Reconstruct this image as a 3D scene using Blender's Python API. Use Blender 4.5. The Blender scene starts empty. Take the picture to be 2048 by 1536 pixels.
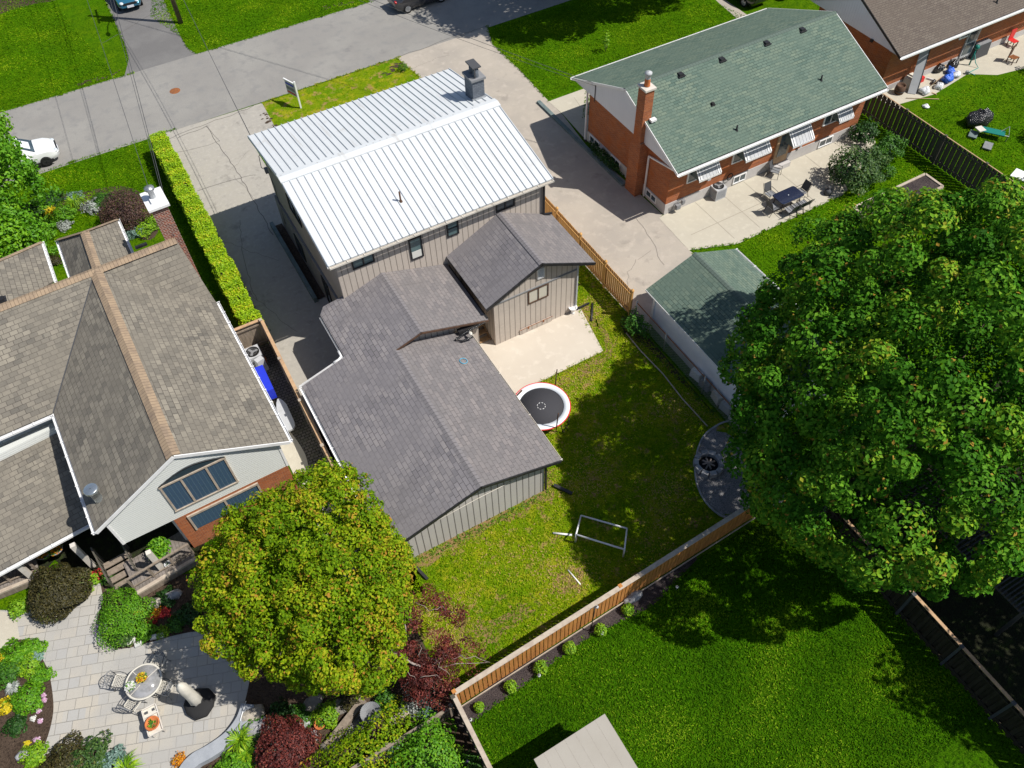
import bpy, math, random
import numpy as np
from mathutils import Vector, Matrix
random.seed(7); rng = np.random.default_rng(11)
C = bpy.context.scene.collection
S = bpy.context.scene
PI = math.pi
# ------------------------------------------------------------------ camera, sky, sun, exposure
YAW, PITCH, ROLL, FPX, CAMH = 0.486242180, 0.921596556, -0.0389747185, 1634.18, 32.0
cy, sy, cp, sp = math.cos(YAW), math.sin(YAW), math.cos(PITCH), math.sin(PITCH)
FW = Vector((cp*sy, cp*cy, -sp)); _r = Vector((cy, -sy, 0)); _u = _r.cross(FW)
RT = math.cos(ROLL)*_r + math.sin(ROLL)*_u; UP = -math.sin(ROLL)*_r + math.cos(ROLL)*_u
cd = bpy.data.cameras.new('Camera'); cam = bpy.data.objects.new('Camera', cd); C.objects.link(cam)
cam.matrix_world = Matrix(((RT.x, UP.x, -FW.x, 0), (RT.y, UP.y, -FW.y, 0), (RT.z, UP.z, -FW.z, CAMH), (0, 0, 0, 1)))
cd.sensor_width = 36; cd.lens = 36*FPX/2048; cd.clip_end = 1000; cd.clip_start = .5
S.camera = cam
w = bpy.data.worlds.new('World'); S.world = w; w.use_nodes = True
nt = w.node_tree; bg = nt.nodes['Background']; sky = nt.nodes.new('ShaderNodeTexSky')
sky.sky_type = 'NISHITA'; sky.sun_disc = False
SUNEL, SUNAZ = math.radians(54.5), math.radians(-40)      # azimuth measured from +X towards +Y
sky.sun_elevation = SUNEL; sky.sun_rotation = math.radians(130)
nt.links.new(sky.outputs[0], bg.inputs[0]); bg.inputs[1].default_value = 0.08
sl = bpy.data.lights.new('Sun', 'SUN'); sl.energy = 4.6; sl.angle = math.radians(.5); sl.color = (1, .955, .88)
so = bpy.data.objects.new('Sun', sl); C.objects.link(so)
sdir = Vector((math.cos(SUNAZ)*math.cos(SUNEL), math.sin(SUNAZ)*math.cos(SUNEL), math.sin(SUNEL)))
so.rotation_euler = sdir.to_track_quat('Z', 'Y').to_euler(); so.location = (40, -20, 60)
S.view_settings.view_transform = 'Standard'; S.view_settings.look = 'None'
S.view_settings.exposure = 0.25; S.view_settings.gamma = 1
# ------------------------------------------------------------------ measuring helpers (photo is 2048 x 1536)
def ray(px, py): return FW + RT*((px-1024)/FPX) - UP*((py-768)/FPX)
def G(px, py, z=0.0):
    d = ray(px, py); t = (z-CAMH)/d.z; return Vector((d.x*t, d.y*t, z))
def WY(px, py, y0):
    d = ray(px, py); t = y0/d.y; return Vector((d.x*t, y0, CAMH+d.z*t))
# ------------------------------------------------------------------ materials
def _noise(n, l, vec, scale, detail=3, rough=.6):
    t = n.new('ShaderNodeTexNoise'); t.inputs['Scale'].default_value = scale
    t.inputs['Detail'].default_value = detail; t.inputs['Roughness'].default_value = rough
    l.new(vec, t.inputs['Vector']); return t.outputs['Fac']
def _ramp(n, l, fac, a, b):
    r = n.new('ShaderNodeMapRange'); r.inputs[1].default_value = a; r.inputs[2].default_value = b
    l.new(fac, r.inputs[0]); return r.outputs[0]
def _mix(n, l, fac, a, b, mode='MIX'):
    m = n.new('ShaderNodeMix'); m.data_type = 'RGBA'; m.blend_type = mode
    for s, v in ((m.inputs[0], fac), (m.inputs[6], a), (m.inputs[7], b)):
        if hasattr(v, 'links') or hasattr(v, 'is_linked'): l.new(v, s)
        elif isinstance(v, (int, float)): s.default_value = v
        else: s.default_value = (*v, 1) if len(v) == 3 else v
    return m.outputs[2]
MATS = {}
def mat(name, col, rough=.8, metal=0, var=(), bump=(), spec=.3, brick=None, stripe=None, vec='Object', stretch=None, rot=0, trans=0, attr=None, wallcoord=False, alpha=1, coat=0, dots=None, streak=None):
    """var: (scale, colour, lo, hi[, detail]) layers; bump: (scale, strength, dist); brick: dict; stripe: (period, width, colour)"""
    m = bpy.data.materials.new(name); m.use_nodes = True; MATS[name] = m
    t = m.node_tree; n = t.nodes; l = t.links; b = n['Principled BSDF']
    b.inputs['Roughness'].default_value = rough; b.inputs['Metallic'].default_value = metal
    b.inputs['Specular IOR Level'].default_value = spec; b.inputs['Coat Weight'].default_value = coat
    b.inputs['Alpha'].default_value = alpha
    tc = n.new('ShaderNodeTexCoord'); V = tc.outputs['Object']
    if wallcoord:
        sx = n.new('ShaderNodeSeparateXYZ'); l.new(V, sx.inputs[0]); ad = n.new('ShaderNodeMath'); l.new(sx.outputs[0], ad.inputs[0]); l.new(sx.outputs[1], ad.inputs[1])
        cb = n.new('ShaderNodeCombineXYZ'); l.new(ad.outputs[0], cb.inputs[0]); l.new(sx.outputs[2], cb.inputs[1]); V2 = cb.outputs[0]
    else: V2 = V
    if rot or stretch:
        mp = n.new('ShaderNodeMapping'); mp.inputs['Rotation'].default_value[2] = rot
        if stretch: mp.inputs['Scale'].default_value = stretch
        l.new(V2, mp.inputs[0]); V2 = mp.outputs[0]
        if stretch: V = V2
    out = None; bf = None
    if brick:
        bt = n.new('ShaderNodeTexBrick'); l.new(V2, bt.inputs[0]); bt.inputs['Scale'].default_value = 1
        bt.inputs['Brick Width'].default_value = brick['w']; bt.inputs['Row Height'].default_value = brick['h']
        bt.inputs['Mortar Size'].default_value = brick.get('m', .01); bt.inputs['Mortar Smooth'].default_value = .2
        bt.inputs['Bias'].default_value = brick.get('bias', 0); bt.offset = brick.get('off', .5)
        bt.inputs['Color1'].default_value = (*col, 1); bt.inputs['Color2'].default_value = (*brick['c2'], 1); bt.inputs['Mortar'].default_value = (*brick['mc'], 1)
        if 'sq' in brick: bt.squash = brick['sq']; bt.squash_frequency = brick.get('sf', 2)
        out = bt.outputs['Color']; bf = bt.outputs['Fac']
        if 'c3' in brick:
            b2 = n.new('ShaderNodeTexBrick'); l.new(V2, b2.inputs[0]); b2.inputs['Scale'].default_value = 1
            b2.inputs['Brick Width'].default_value = brick['w']*1.37; b2.inputs['Row Height'].default_value = brick['h']
            b2.inputs['Mortar Size'].default_value = 0; b2.inputs['Bias'].default_value = -.35
            b2.inputs['Color1'].default_value = (0, 0, 0, 1); b2.inputs['Color2'].default_value = (1, 1, 1, 1)
            out = _mix(n, l, b2.outputs['Color'], out, brick['c3'])
            mm = _mix(n, l, bf, out, brick['mc']); out = mm
    for v in var:
        f = _ramp(n, l, _noise(n, l, V, v[0], v[4] if len(v) > 4 else 3), v[2], v[3])
        out = _mix(n, l, f, out if out is not None else col, v[1])
    if stripe:
        sx = n.new('ShaderNodeSeparateXYZ'); l.new(V2, sx.inputs[0])
        mo = n.new('ShaderNodeMath'); mo.operation = 'PINGPONG'; mo.inputs[1].default_value = stripe[0]/2
        l.new(sx.outputs[stripe[3] if len(stripe) > 3 else 0], mo.inputs[0])
        lt = n.new('ShaderNodeMath'); lt.operation = 'LESS_THAN'; lt.inputs[1].default_value = stripe[1]/2; l.new(mo.outputs[0], lt.inputs[0])
        out = _mix(n, l, lt.outputs[0], out if out is not None else col, stripe[2]); bf = lt.outputs[0]
    if streak:
        mp = n.new('ShaderNodeMapping'); mp.inputs['Scale'].default_value = streak[0]; l.new(tc.outputs['Object'], mp.inputs[0])
        out = _mix(n, l, _ramp(n, l, _noise(n, l, mp.outputs[0], 1, 4), streak[2], streak[3]), out if out is not None else col, streak[1])
    if dots:
        sx = n.new('ShaderNodeSeparateXYZ'); l.new(V2, sx.inputs[0]); dd = []
        for k_ in (0, 1):
            ad = n.new('ShaderNodeMath'); ad.inputs[1].default_value = dots[2+k_]; l.new(sx.outputs[k_], ad.inputs[0])
            mo = n.new('ShaderNodeMath'); mo.operation = 'PINGPONG'; mo.inputs[1].default_value = dots[k_]/2; l.new(ad.outputs[0], mo.inputs[0]); dd.append(mo.outputs[0])
        cb = n.new('ShaderNodeCombineXYZ'); l.new(dd[0], cb.inputs[0]); l.new(dd[1], cb.inputs[1])
        ln = n.new('ShaderNodeVectorMath'); ln.operation = 'LENGTH'; l.new(cb.outputs[0], ln.inputs[0])
        lt = n.new('ShaderNodeMath'); lt.operation = 'LESS_THAN'; lt.inputs[1].default_value = dots[4]; l.new(ln.outputs['Value'], lt.inputs[0])
        ns = _ramp(n, l, _noise(n, l, V, 1.7, 2), .47, .50); mu = n.new('ShaderNodeMath'); mu.operation = 'MULTIPLY'; l.new(lt.outputs[0], mu.inputs[0]); l.new(ns, mu.inputs[1])
        out = _mix(n, l, mu.outputs[0], out if out is not None else col, dots[5])
    if attr:
        a = n.new('ShaderNodeAttribute'); a.attribute_name = 'tone'
        cr = n.new('ShaderNodeValToRGB'); e = cr.color_ramp.elements
        e[0].position = attr[0][0]; e[0].color = (*attr[0][1], 1); e[1].position = attr[-1][0]; e[1].color = (*attr[-1][1], 1)
        for p_, c_ in attr[1:-1]:
            q = e.new(p_); q.color = (*c_, 1)
        l.new(a.outputs['Fac'], cr.inputs[0]); out = cr.outputs[0]
    if out is not None: l.new(out, b.inputs['Base Color'])
    else: b.inputs['Base Color'].default_value = (*col, 1)
    nrm = None
    for bs in bump:
        bn = n.new('ShaderNodeBump'); bn.inputs['Strength'].default_value = bs[1]; bn.inputs['Distance'].default_value = bs[2]
        l.new(_noise(n, l, V, bs[0], 4), bn.inputs['Height'])
        if nrm is not None: l.new(nrm, bn.inputs['Normal'])
        nrm = bn.outputs[0]
    if bf is not None:
        bn = n.new('ShaderNodeBump'); bn.invert = True; bn.inputs['Strength'].default_value = .8; bn.inputs['Distance'].default_value = .012
        l.new(bf, bn.inputs['Height'])
        if nrm is not None: l.new(nrm, bn.inputs['Normal'])
        nrm = bn.outputs[0]
    if nrm is not None: l.new(nrm, b.inputs['Normal'])
    if trans:
        tr = n.new('ShaderNodeBsdfTranslucent'); mx = n.new('ShaderNodeMixShader'); mx.inputs[0].default_value = trans
        if out is not None: l.new(out, tr.inputs[0])
        else: tr.inputs[0].default_value = (*col, 1)
        l.new(b.outputs[0], mx.inputs[1]); l.new(tr.outputs[0], mx.inputs[2]); l.new(mx.outputs[0], n['Material Output'].inputs[0])
    return m
# ground
mat('lawn_bright', (.062, .165, .0015), .97, var=((.16, (.075, .155, .002), .42, .6), (.7, (.095, .18, .002), .5, .66, 4), (2.2, (.034, .10, .0012), .46, .68, 4), (9, (.02, .07, .001), .48, .64, 5), (26, (.12, .22, .004), .57, .72, 2)), bump=((12, 1, .06), (40, .9, .03)), spec=.02)
mat('lawn_deep', (.044, .130, .0015), .97, var=((.14, (.046, .118, .002), .42, .6), (.55, (.062, .14, .002), .5, .66, 4), (1.8, (.022, .07, .001), .46, .66, 4), (7, (.012, .045, .001), .45, .60, 5), (22, (.10, .19, .008), .56, .69, 2)), bump=((12, 1, .07), (36, 1, .03)), spec=.02)
mat('lawn_patchy', (.15, .225, .003), .97, var=((.6, (.085, .19, .002), .47, .62, 4), (1.1, (.27, .275, .012), .50, .62, 5), (1.7, (.33, .21, .085), .55, .64, 6), (5, (.07, .14, .002), .50, .66, 5), (22, (.30, .35, .03), .56, .70, 2)), bump=((12, 1, .06), (36, .9, .03)), spec=.02)
mat('lawn_worn', (.27, .17, .08), .97, var=((2.5, (.17, .21, .01), .46, .58, 5), (9, (.10, .14, .005), .52, .66, 5), (24, (.38, .27, .14), .58, .7, 2)), bump=((14, 1, .06), (40, .9, .03)), spec=.02)
mat('street', (.25, .24, .225), .92, var=((.25, (.285, .275, .255), .4, .65), (1.2, (.225, .22, .212), .5, .7, 5), (.7, (.20, .195, .19), .60, .72, 6), (25, (.19, .185, .18), .52, .75)), bump=((60, .4, .01),), spec=.15)
mat('asphalt_dark', (.155, .15, .148), .92, var=((.4, (.19, .185, .18), .4, .65), (25, (.11, .11, .11), .5, .75)), bump=((60, .4, .01),), spec=.15)
mat('drive_tan', (.375, .35, .305), .92, var=((.3, (.355, .335, .30), .4, .62), (1.4, (.32, .30, .27), .55, .7), (.8, (.25, .235, .21), .58, .70, 6), (4, (.41, .385, .34), .5, .7), (30, (.31, .29, .27), .52, .75)), bump=((50, .4, .01),), spec=.15)
mat('drive_right', (.41, .365, .31), .92, var=((.35, (.35, .315, .275), .4, .62, 4), (1.6, (.44, .39, .335), .52, .7), (.9, (.30, .27, .235), .59, .70, 6), (30, (.33, .30, .26), .52, .75)), bump=((50, .4, .01),), spec=.15)
mat('concrete', (.47, .435, .355), .88, var=((.5, (.435, .40, .33), .4, .65), (3, (.50, .465, .385), .52, .7), (30, (.42, .385, .32), .55, .75)), bump=((60, .2, .005),), spec=.2)
mat('concrete_pale', (.56, .50, .42), .88, var=((.4, (.52, .46, .385), .4, .65), (2.2, (.60, .54, .46), .55, .7)), bump=((60, .2, .005),), spec=.2)
mat('joint', (.30, .27, .22), .95)
mat('crack', (.13, .12, .11), .95)
mat('soil', (.07, .048, .034), .97, var=((1.2, (.10, .07, .05), .4, .65), (12, (.035, .024, .018), .48, .68, 5), (40, (.16, .12, .09), .62, .75, 2)), bump=((15, 1, .06), (45, .8, .03)), spec=.1)
mat('mulch', (.065, .052, .052), .97, var=((2, (.10, .08, .075), .42, .65), (18, (.03, .025, .028), .48, .66, 5), (40, (.22, .19, .17), .64, .74, 2)), bump=((20, 1, .06), (50, .9, .03)), spec=.1)
mat('gravel', (.30, .29, .29), .9, var=((2, (.22, .215, .22), .42, .62), (16, (.12, .12, .13), .5, .64, 5), (35, (.5, .48, .45), .6, .7, 2)), bump=((22, 1, .06), (50, .9, .03)), spec=.2)
mat('paver', (.42, .40, .36), .88, var=((.5, (.36, .35, .33), .4, .65), (30, (.33, .31, .28), .55, .75)), bump=((60, .3, .006),), brick=dict(w=.62, h=.42, m=.012, c2=(.37, .365, .355), mc=(.25, .235, .21), c3=(.46, .41, .33), off=.37, sq=.66, sf=3), rot=math.radians(20))
mat('cobble', (.17, .15, .13), .92, var=((3, (.10, .10, .07), .5, .7),), brick=dict(w=.22, h=.16, m=.02, c2=(.12, .11, .10), mc=(.03, .03, .02)), rot=math.radians(2), bump=((30, .5, .02),))
# shingles (object space: X along the eave, Y up the slope)
def shingle(name, a, b2, c3, mc, w=.33, h=.145):
    mat(name, a, .93, brick=dict(w=w, h=h, m=.011, c2=b2, mc=mc, c3=c3, off=.41), var=((.35, tuple(v*.86 for v in a), .42, .7), (70, tuple(v*1.5 for v in a), .6, .78, 1)), bump=((70, .5, .008),), spec=.12, streak=((1.6, .22, 1), tuple(v*.72 for v in a), .55, .8))
def fixvar(name):
    pass
shingle('shingle_charcoal', (.225, .212, .222), (.155, .147, .158), (.31, .285, .28), (.065, .06, .066), .40, .20)
shingle('shingle_charcoal_light', (.20, .186, .186), (.155, .145, .15), (.27, .24, .232), (.13, .12, .12), .38, .19)
shingle('shingle_green', (.13, .18, .145), (.085, .13, .108), (.185, .225, .165), (.035, .055, .05), .36, .18)
shingle('shingle_brown', (.21, .19, .158), (.12, .112, .098), (.31, .28, .225), (.085, .075, .066), .33, .22)
shingle('shingle_taupe', (.145, .12, .10), (.115, .095, .082), (.175, .15, .125), (.06, .05, .045), .3, .15)
mat('ridge_cap_tan', (.33, .245, .165), .92, var=((2, (.24, .18, .13), .45, .65),), bump=((60, .4, .008),), stripe=(.16, .014, (.12, .085, .06)))
mat('ridge_cap_grey', (.19, .178, .185), .92, bump=((60, .4, .008),), stripe=(.2, .014, (.05, .05, .05)))
mat('ridge_cap_green', (.10, .135, .115), .92, bump=((60, .4, .008),), stripe=(.2, .014, (.05, .07, .06)))
mat('wood_shade', (.05, .042, .03), .9, var=((3, (.035, .03, .02), .42, .62),), stretch=(3, 3, .4), spec=.05)  # corner fence wood: shade on its unlit face put into the colour
mat('ground_painted_shade', (.022, .024, .014), .97, var=((3, (.035, .05, .015), .5, .68, 5),), bump=((15, 1, .06),), spec=.05)  # near-black ground tone, shade put into the colour
# walls
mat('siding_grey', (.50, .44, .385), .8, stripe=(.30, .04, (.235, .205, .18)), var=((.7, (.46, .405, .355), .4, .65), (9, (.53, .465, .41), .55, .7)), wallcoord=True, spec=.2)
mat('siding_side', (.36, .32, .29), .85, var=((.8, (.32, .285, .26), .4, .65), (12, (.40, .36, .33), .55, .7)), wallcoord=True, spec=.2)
mat('siding_garage', (.47, .445, .42), .8, stripe=(.30, .045, (.16, .15, .14)), var=((.7, (.44, .415, .395), .4, .65),), wallcoord=True, spec=.2)
mat('siding_white', (.78, .80, .77), .7, stripe=(.115, .018, (.58, .60, .58), 1), wallcoord=True, spec=.25)
mat('siding_soffit', (.74, .76, .80), .7, var=((.6, (.70, .72, .76), .4, .65),), stripe=(.2, .01, (.62, .64, .68), 0), wallcoord=True)
mat('brick_red', (.44, .145, .055), .9, brick=dict(w=.21, h=.075, m=.007, c2=(.36, .10, .035), mc=(.40, .26, .17), c3=(.22, .07, .04)), var=((1, (.42, .125, .04), .5, .75),), wallcoord=True, bump=((40, .3, .006),), spec=.15)
mat('brick_chimney', (.36, .10, .055), .9, brick=dict(w=.24, h=.085, m=.014, c2=(.16, .05, .04), mc=(.45, .36, .30), c3=(.05, .035, .04)), wallcoord=True, bump=((40, .3, .006),), spec=.15)
mat('brick_painted', (.17, .19, .22), .85, brick=dict(w=.22, h=.085, m=.012, c2=(.12, .14, .17), mc=(.10, .11, .13)), wallcoord=True, spec=.2)
mat('foundation', (.50, .48, .47), .9, var=((1, (.45, .43, .42), .4, .65), (20, (.40, .38, .37), .55, .75)), spec=.15)
mat('stucco_lilac', (.84, .85, .90), .9, var=((1, (.80, .81, .86), .4, .65),), spec=.15)
mat('stucco_grey', (.22, .21, .205), .9, var=((1, (.18, .17, .17), .4, .65), (20, (.26, .25, .24), .55, .75)), spec=.15)
# metals, paints, plastics
mat('metal_roof', (.61, .635, .655), .5, 0, var=((.3, (.58, .605, .625), .4, .65), (1.1, (.52, .52, .51), .60, .76, 5)), spec=.3, streak=((3.2, .25, 1), (.49, .49, .485), .56, .74), dots=(.3694, .52, -.02, .1, .026, (.22, .15, .12)))
mat('seam', (.46, .49, .52), .45, spec=.4)  # ribs greyer than the panels: their shadow side put into the colour
mat('screw', (.24, .16, .13), .6)
mat('white', (.80, .80, .80), .5, spec=.4, var=((2, (.72, .72, .72), .5, .7),))
mat('offwhite', (.62, .58, .52), .6, var=((2, (.5, .46, .4), .5, .7),))
mat('cream', (.60, .57, .50), .8, var=((3, (.52, .5, .44), .5, .7),))
mat('black', (.018, .018, .02), .5, spec=.4, var=((6, (.035, .035, .04), .5, .7),))
mat('black_matte', (.022, .022, .023), .9)
mat('bag_black', (.02, .02, .022), .22, spec=.7, bump=((9, 1, .08), (25, .8, .03)))
mat('bag_white', (.75, .77, .80), .35, spec=.5, bump=((9, 1, .08), (25, .8, .03)))
mat('dark_grey', (.07, .072, .078), .7)
mat('mid_grey', (.22, .225, .235), .7, var=((4, (.17, .175, .185), .5, .7),))
mat('light_grey', (.45, .46, .48), .6, var=((3, (.4, .41, .42), .5, .7),))
mat('galvanised', (.45, .47, .49), .35, .7, var=((6, (.36, .38, .40), .45, .65),), spec=.5)
mat('stainless', (.55, .60, .62), .25, .85)
mat('glass', (.035, .055, .07), .08, spec=.8, var=((.9, (.08, .11, .13), .45, .65),))
mat('glass_teal', (.08, .14, .15), .12, spec=.8, var=((1.2, (.12, .18, .18), .45, .65),))
mat('glass_blue', (.055, .10, .16), .1, spec=.8, stripe=(.16, .02, (.09, .16, .22)), wallcoord=True)
mat('blind', (.55, .52, .44), .6)
mat('interior_white', (.66, .66, .62), .5)
mat('terracotta', (.55, .17, .05), .8, var=((6, (.45, .14, .05), .45, .65),))
mat('red', (.62, .03, .03), .5, spec=.4); mat('orange', (.75, .14, .02), .6); mat('blue', (.02, .04, .55), .5)
mat('blue_bag', (.02, .12, .62), .3, spec=.6, bump=((12, 1, .06),)); mat('cyan', (.10, .38, .55), .5); mat('green_plastic', (.01, .17, .14), .45)
mat('turquoise', (.03, .30, .27), .5); mat('tan_box', (.50, .34, .2), .8); mat('tape', (.55, .55, .56), .6)
mat('rust', (.28, .10, .03), .9, var=((14, (.16, .07, .04), .45, .62), (5, (.38, .14, .04), .55, .7)))
mat('tramp_pad', (.72, .76, .80), .45, spec=.4, var=((2, (.66, .70, .75), .5, .7),)); mat('tramp_mat', (.045, .045, .052), .85)
# woods
mat('cedar', (.50, .215, .055), .8, var=((3, (.38, .15, .04), .42, .62), (20, (.58, .27, .08), .55, .7)), stretch=(3, 3, .4), bump=((30, .3, .01),))
mat('cedar_new', (.60, .335, .115), .8, var=((3, (.50, .27, .09), .42, .62), (20, (.66, .39, .15), .55, .7)), stretch=(3, 3, .4), bump=((30, .3, .01),))
mat('wood_cap', (.47, .40, .32), .85, var=((4, (.38, .31, .25), .42, .62),), bump=((30, .3, .01),))
mat('wood_cap_warm', (.50, .33, .19), .85, var=((4, (.40, .26, .16), .42, .62),), bump=((30, .3, .01),))
mat('wood_weathered', (.26, .21, .165), .88, var=((3, (.19, .155, .12), .42, .62),), stretch=(3, 3, .5), bump=((30, .3, .01),))
mat('wood_dark', (.095, .083, .068), .9, var=((3, (.075, .07, .055), .42, .62), (1.2, (.08, .095, .05), .58, .7)), stretch=(3, 3, .4), bump=((30, .4, .01),))
mat('wood_brown', (.11, .062, .04), .88, var=((3, (.08, .045, .03), .42, .62),), bump=((30, .3, .01),))
mat('deck_grey', (.17, .145, .125), .85, var=((3, (.24, .21, .19), .42, .62),), stripe=(.14, .012, (.08, .07, .06)))
mat('steps_wood', (.36, .23, .12), .85, var=((5, (.27, .17, .09), .42, .62),))
mat('pole_wood', (.20, .135, .09), .9, var=((4, (.14, .10, .07), .42, .62),), bump=((20, .4, .02),))
mat('bark', (.13, .10, .08), .95, var=((6, (.08, .06, .05), .42, .62),), bump=((12, .8, .03),))
mat('bark_pale', (.30, .25, .22), .9, var=((8, (.3, .24, .21), .42, .62),))
mat('rock', (.38, .34, .28), .9, var=((2, (.28, .26, .23), .42, .62), (10, (.48, .43, .35), .55, .7)), bump=((6, .8, .05), (25, .5, .02)))
mat('rock_grey', (.36, .36, .37), .9, var=((2, (.25, .25, .26), .42, .62),), bump=((6, .8, .05), (25, .5, .02)))
mat('stone_pale', (.62, .61, .58), .85, var=((2, (.5, .5, .48), .42, .62),), bump=((10, .5, .02),))
mat('curb_grey', (.33, .35, .38), .88, var=((2, (.28, .30, .33), .42, .62),), bump=((30, .3, .01),))
mat('curb_dark', (.15, .19, .19), .88, var=((2, (.11, .15, .15), .42, .62),), bump=((30, .3, .01),))
mat('flagstone', (.24, .22, .19), .88, var=((2, (.17, .155, .135), .42, .62),), bump=((10, .5, .02),))
# foliage
def leafmat(name, ramp, trans=.22, rough=.55, spec=.35):
    mat(name, ramp[0][1], rough, attr=ramp, trans=trans, spec=spec)
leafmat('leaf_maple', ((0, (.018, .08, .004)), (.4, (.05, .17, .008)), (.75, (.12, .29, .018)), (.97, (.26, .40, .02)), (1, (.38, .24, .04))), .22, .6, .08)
leafmat('leaf_linden', ((0, (.06, .13, .003)), (.35, (.13, .25, .005)), (.7, (.26, .36, .008)), (.93, (.42, .38, .02)), (1, (.38, .20, .03))), .25, .6, .1)
leafmat('leaf_hedge', ((0, (.16, .32, .004)), (.5, (.30, .50, .006)), (.9, (.46, .58, .012)), (1, (.58, .50, .03))), .3)
leafmat('leaf_lime', ((0, (.08, .20, .004)), (.5, (.16, .34, .008)), (1, (.33, .48, .015))))
leafmat('leaf_green', ((0, (.02, .08, .006)), (.5, (.045, .15, .010)), (1, (.10, .25, .02))))
leafmat('leaf_fresh', ((0, (.05, .17, .004)), (.5, (.10, .29, .006)), (1, (.22, .44, .015))), .28)
leafmat('leaf_dark', ((0, (.010, .04, .006)), (.5, (.02, .075, .010)), (1, (.05, .13, .02))))
leafmat('leaf_bush', ((0, (.02, .06, .012)), (.5, (.045, .11, .02)), (.9, (.11, .19, .035)), (1, (.2, .15, .05))))
leafmat('leaf_burgundy', ((0, (.04, .010, .010)), (.5, (.12, .024, .020)), (.9, (.25, .05, .035)), (1, (.22, .11, .04))))
leafmat('leaf_purple', ((0, (.03, .016, .016)), (.5, (.09, .045, .038)), (.9, (.17, .10, .065)), (1, (.18, .18, .07))))
leafmat('leaf_brown', ((0, (.02, .02, .008)), (.5, (.055, .05, .014)), (.85, (.09, .075, .02)), (1, (.09, .14, .02))))
leafmat('leaf_blue', ((0, (.08, .16, .12)), (.5, (.16, .27, .22)), (1, (.30, .42, .38))))
leafmat('leaf_grey', ((0, (.22, .25, .22)), (.5, (.36, .39, .36)), (1, (.52, .55, .52))))
leafmat('leaf_yellow', ((0, (.30, .28, .01)), (.5, (.60, .48, .01)), (1, (.80, .62, .02))))
leafmat('petal_white', ((0, (.65, .66, .6)), (.5, (.78, .78, .74)), (1, (.85, .85, .85))), .3)
leafmat('petal_orange', ((0, (.55, .16, .01)), (.5, (.70, .28, .01)), (1, (.80, .50, .02))), .3)
leafmat('petal_red', ((0, (.45, .02, .03)), (.5, (.62, .05, .05)), (1, (.7, .12, .10))), .3)
leafmat('petal_pink', ((0, (.50, .20, .40)), (.5, (.65, .42, .58)), (1, (.80, .72, .78))), .3)
leafmat('petal_violet', ((0, (.14, .08, .22)), (.5, (.24, .14, .34)), (1, (.38, .26, .48))), .3)
leafmat('grass_deep', ((0, (.028, .10, .001)), (.5, (.055, .17, .001)), (.85, (.10, .23, .003)), (1, (.20, .32, .012))), .2, .8, .05)
leafmat('grass_bright', ((0, (.045, .14, .001)), (.5, (.09, .22, .001)), (.85, (.15, .29, .003)), (1, (.26, .38, .01))), .2, .8, .05)
leafmat('grass_dry', ((0, (.09, .20, .002)), (.4, (.19, .31, .003)), (.7, (.32, .38, .008)), (.92, (.46, .38, .07)), (1, (.50, .34, .15))), .2, .8, .05)
leafmat('leaf_grass', ((0, (.05, .15, .004)), (.5, (.10, .24, .006)), (1, (.20, .34, .015))))
# car paints
mat('paint_blue', (.03, .17, .28), .25, .4, coat=1, spec=.6); mat('paint_dark', (.045, .045, .05), .25, .4, coat=1, spec=.6)
mat('paint_white', (.78, .79, .80), .25, coat=1, spec=.5); mat('paint_black', (.012, .013, .015), .25, coat=1, spec=.6)
mat('paint_teal', (.05, .16, .22), .25, .4, coat=1, spec=.6)
mat('rubber', (.015, .015, .016), .8); mat('rim_silver', (.55, .56, .57), .3, .8); mat('rim_dark', (.05, .05, .055), .4, .5)
mat('lamp_clear', (.55, .60, .64), .1, spec=.9); mat('lamp_red', (.40, .01, .01), .2, spec=.7); mat('plate', (.7, .72, .78), .5)
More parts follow.
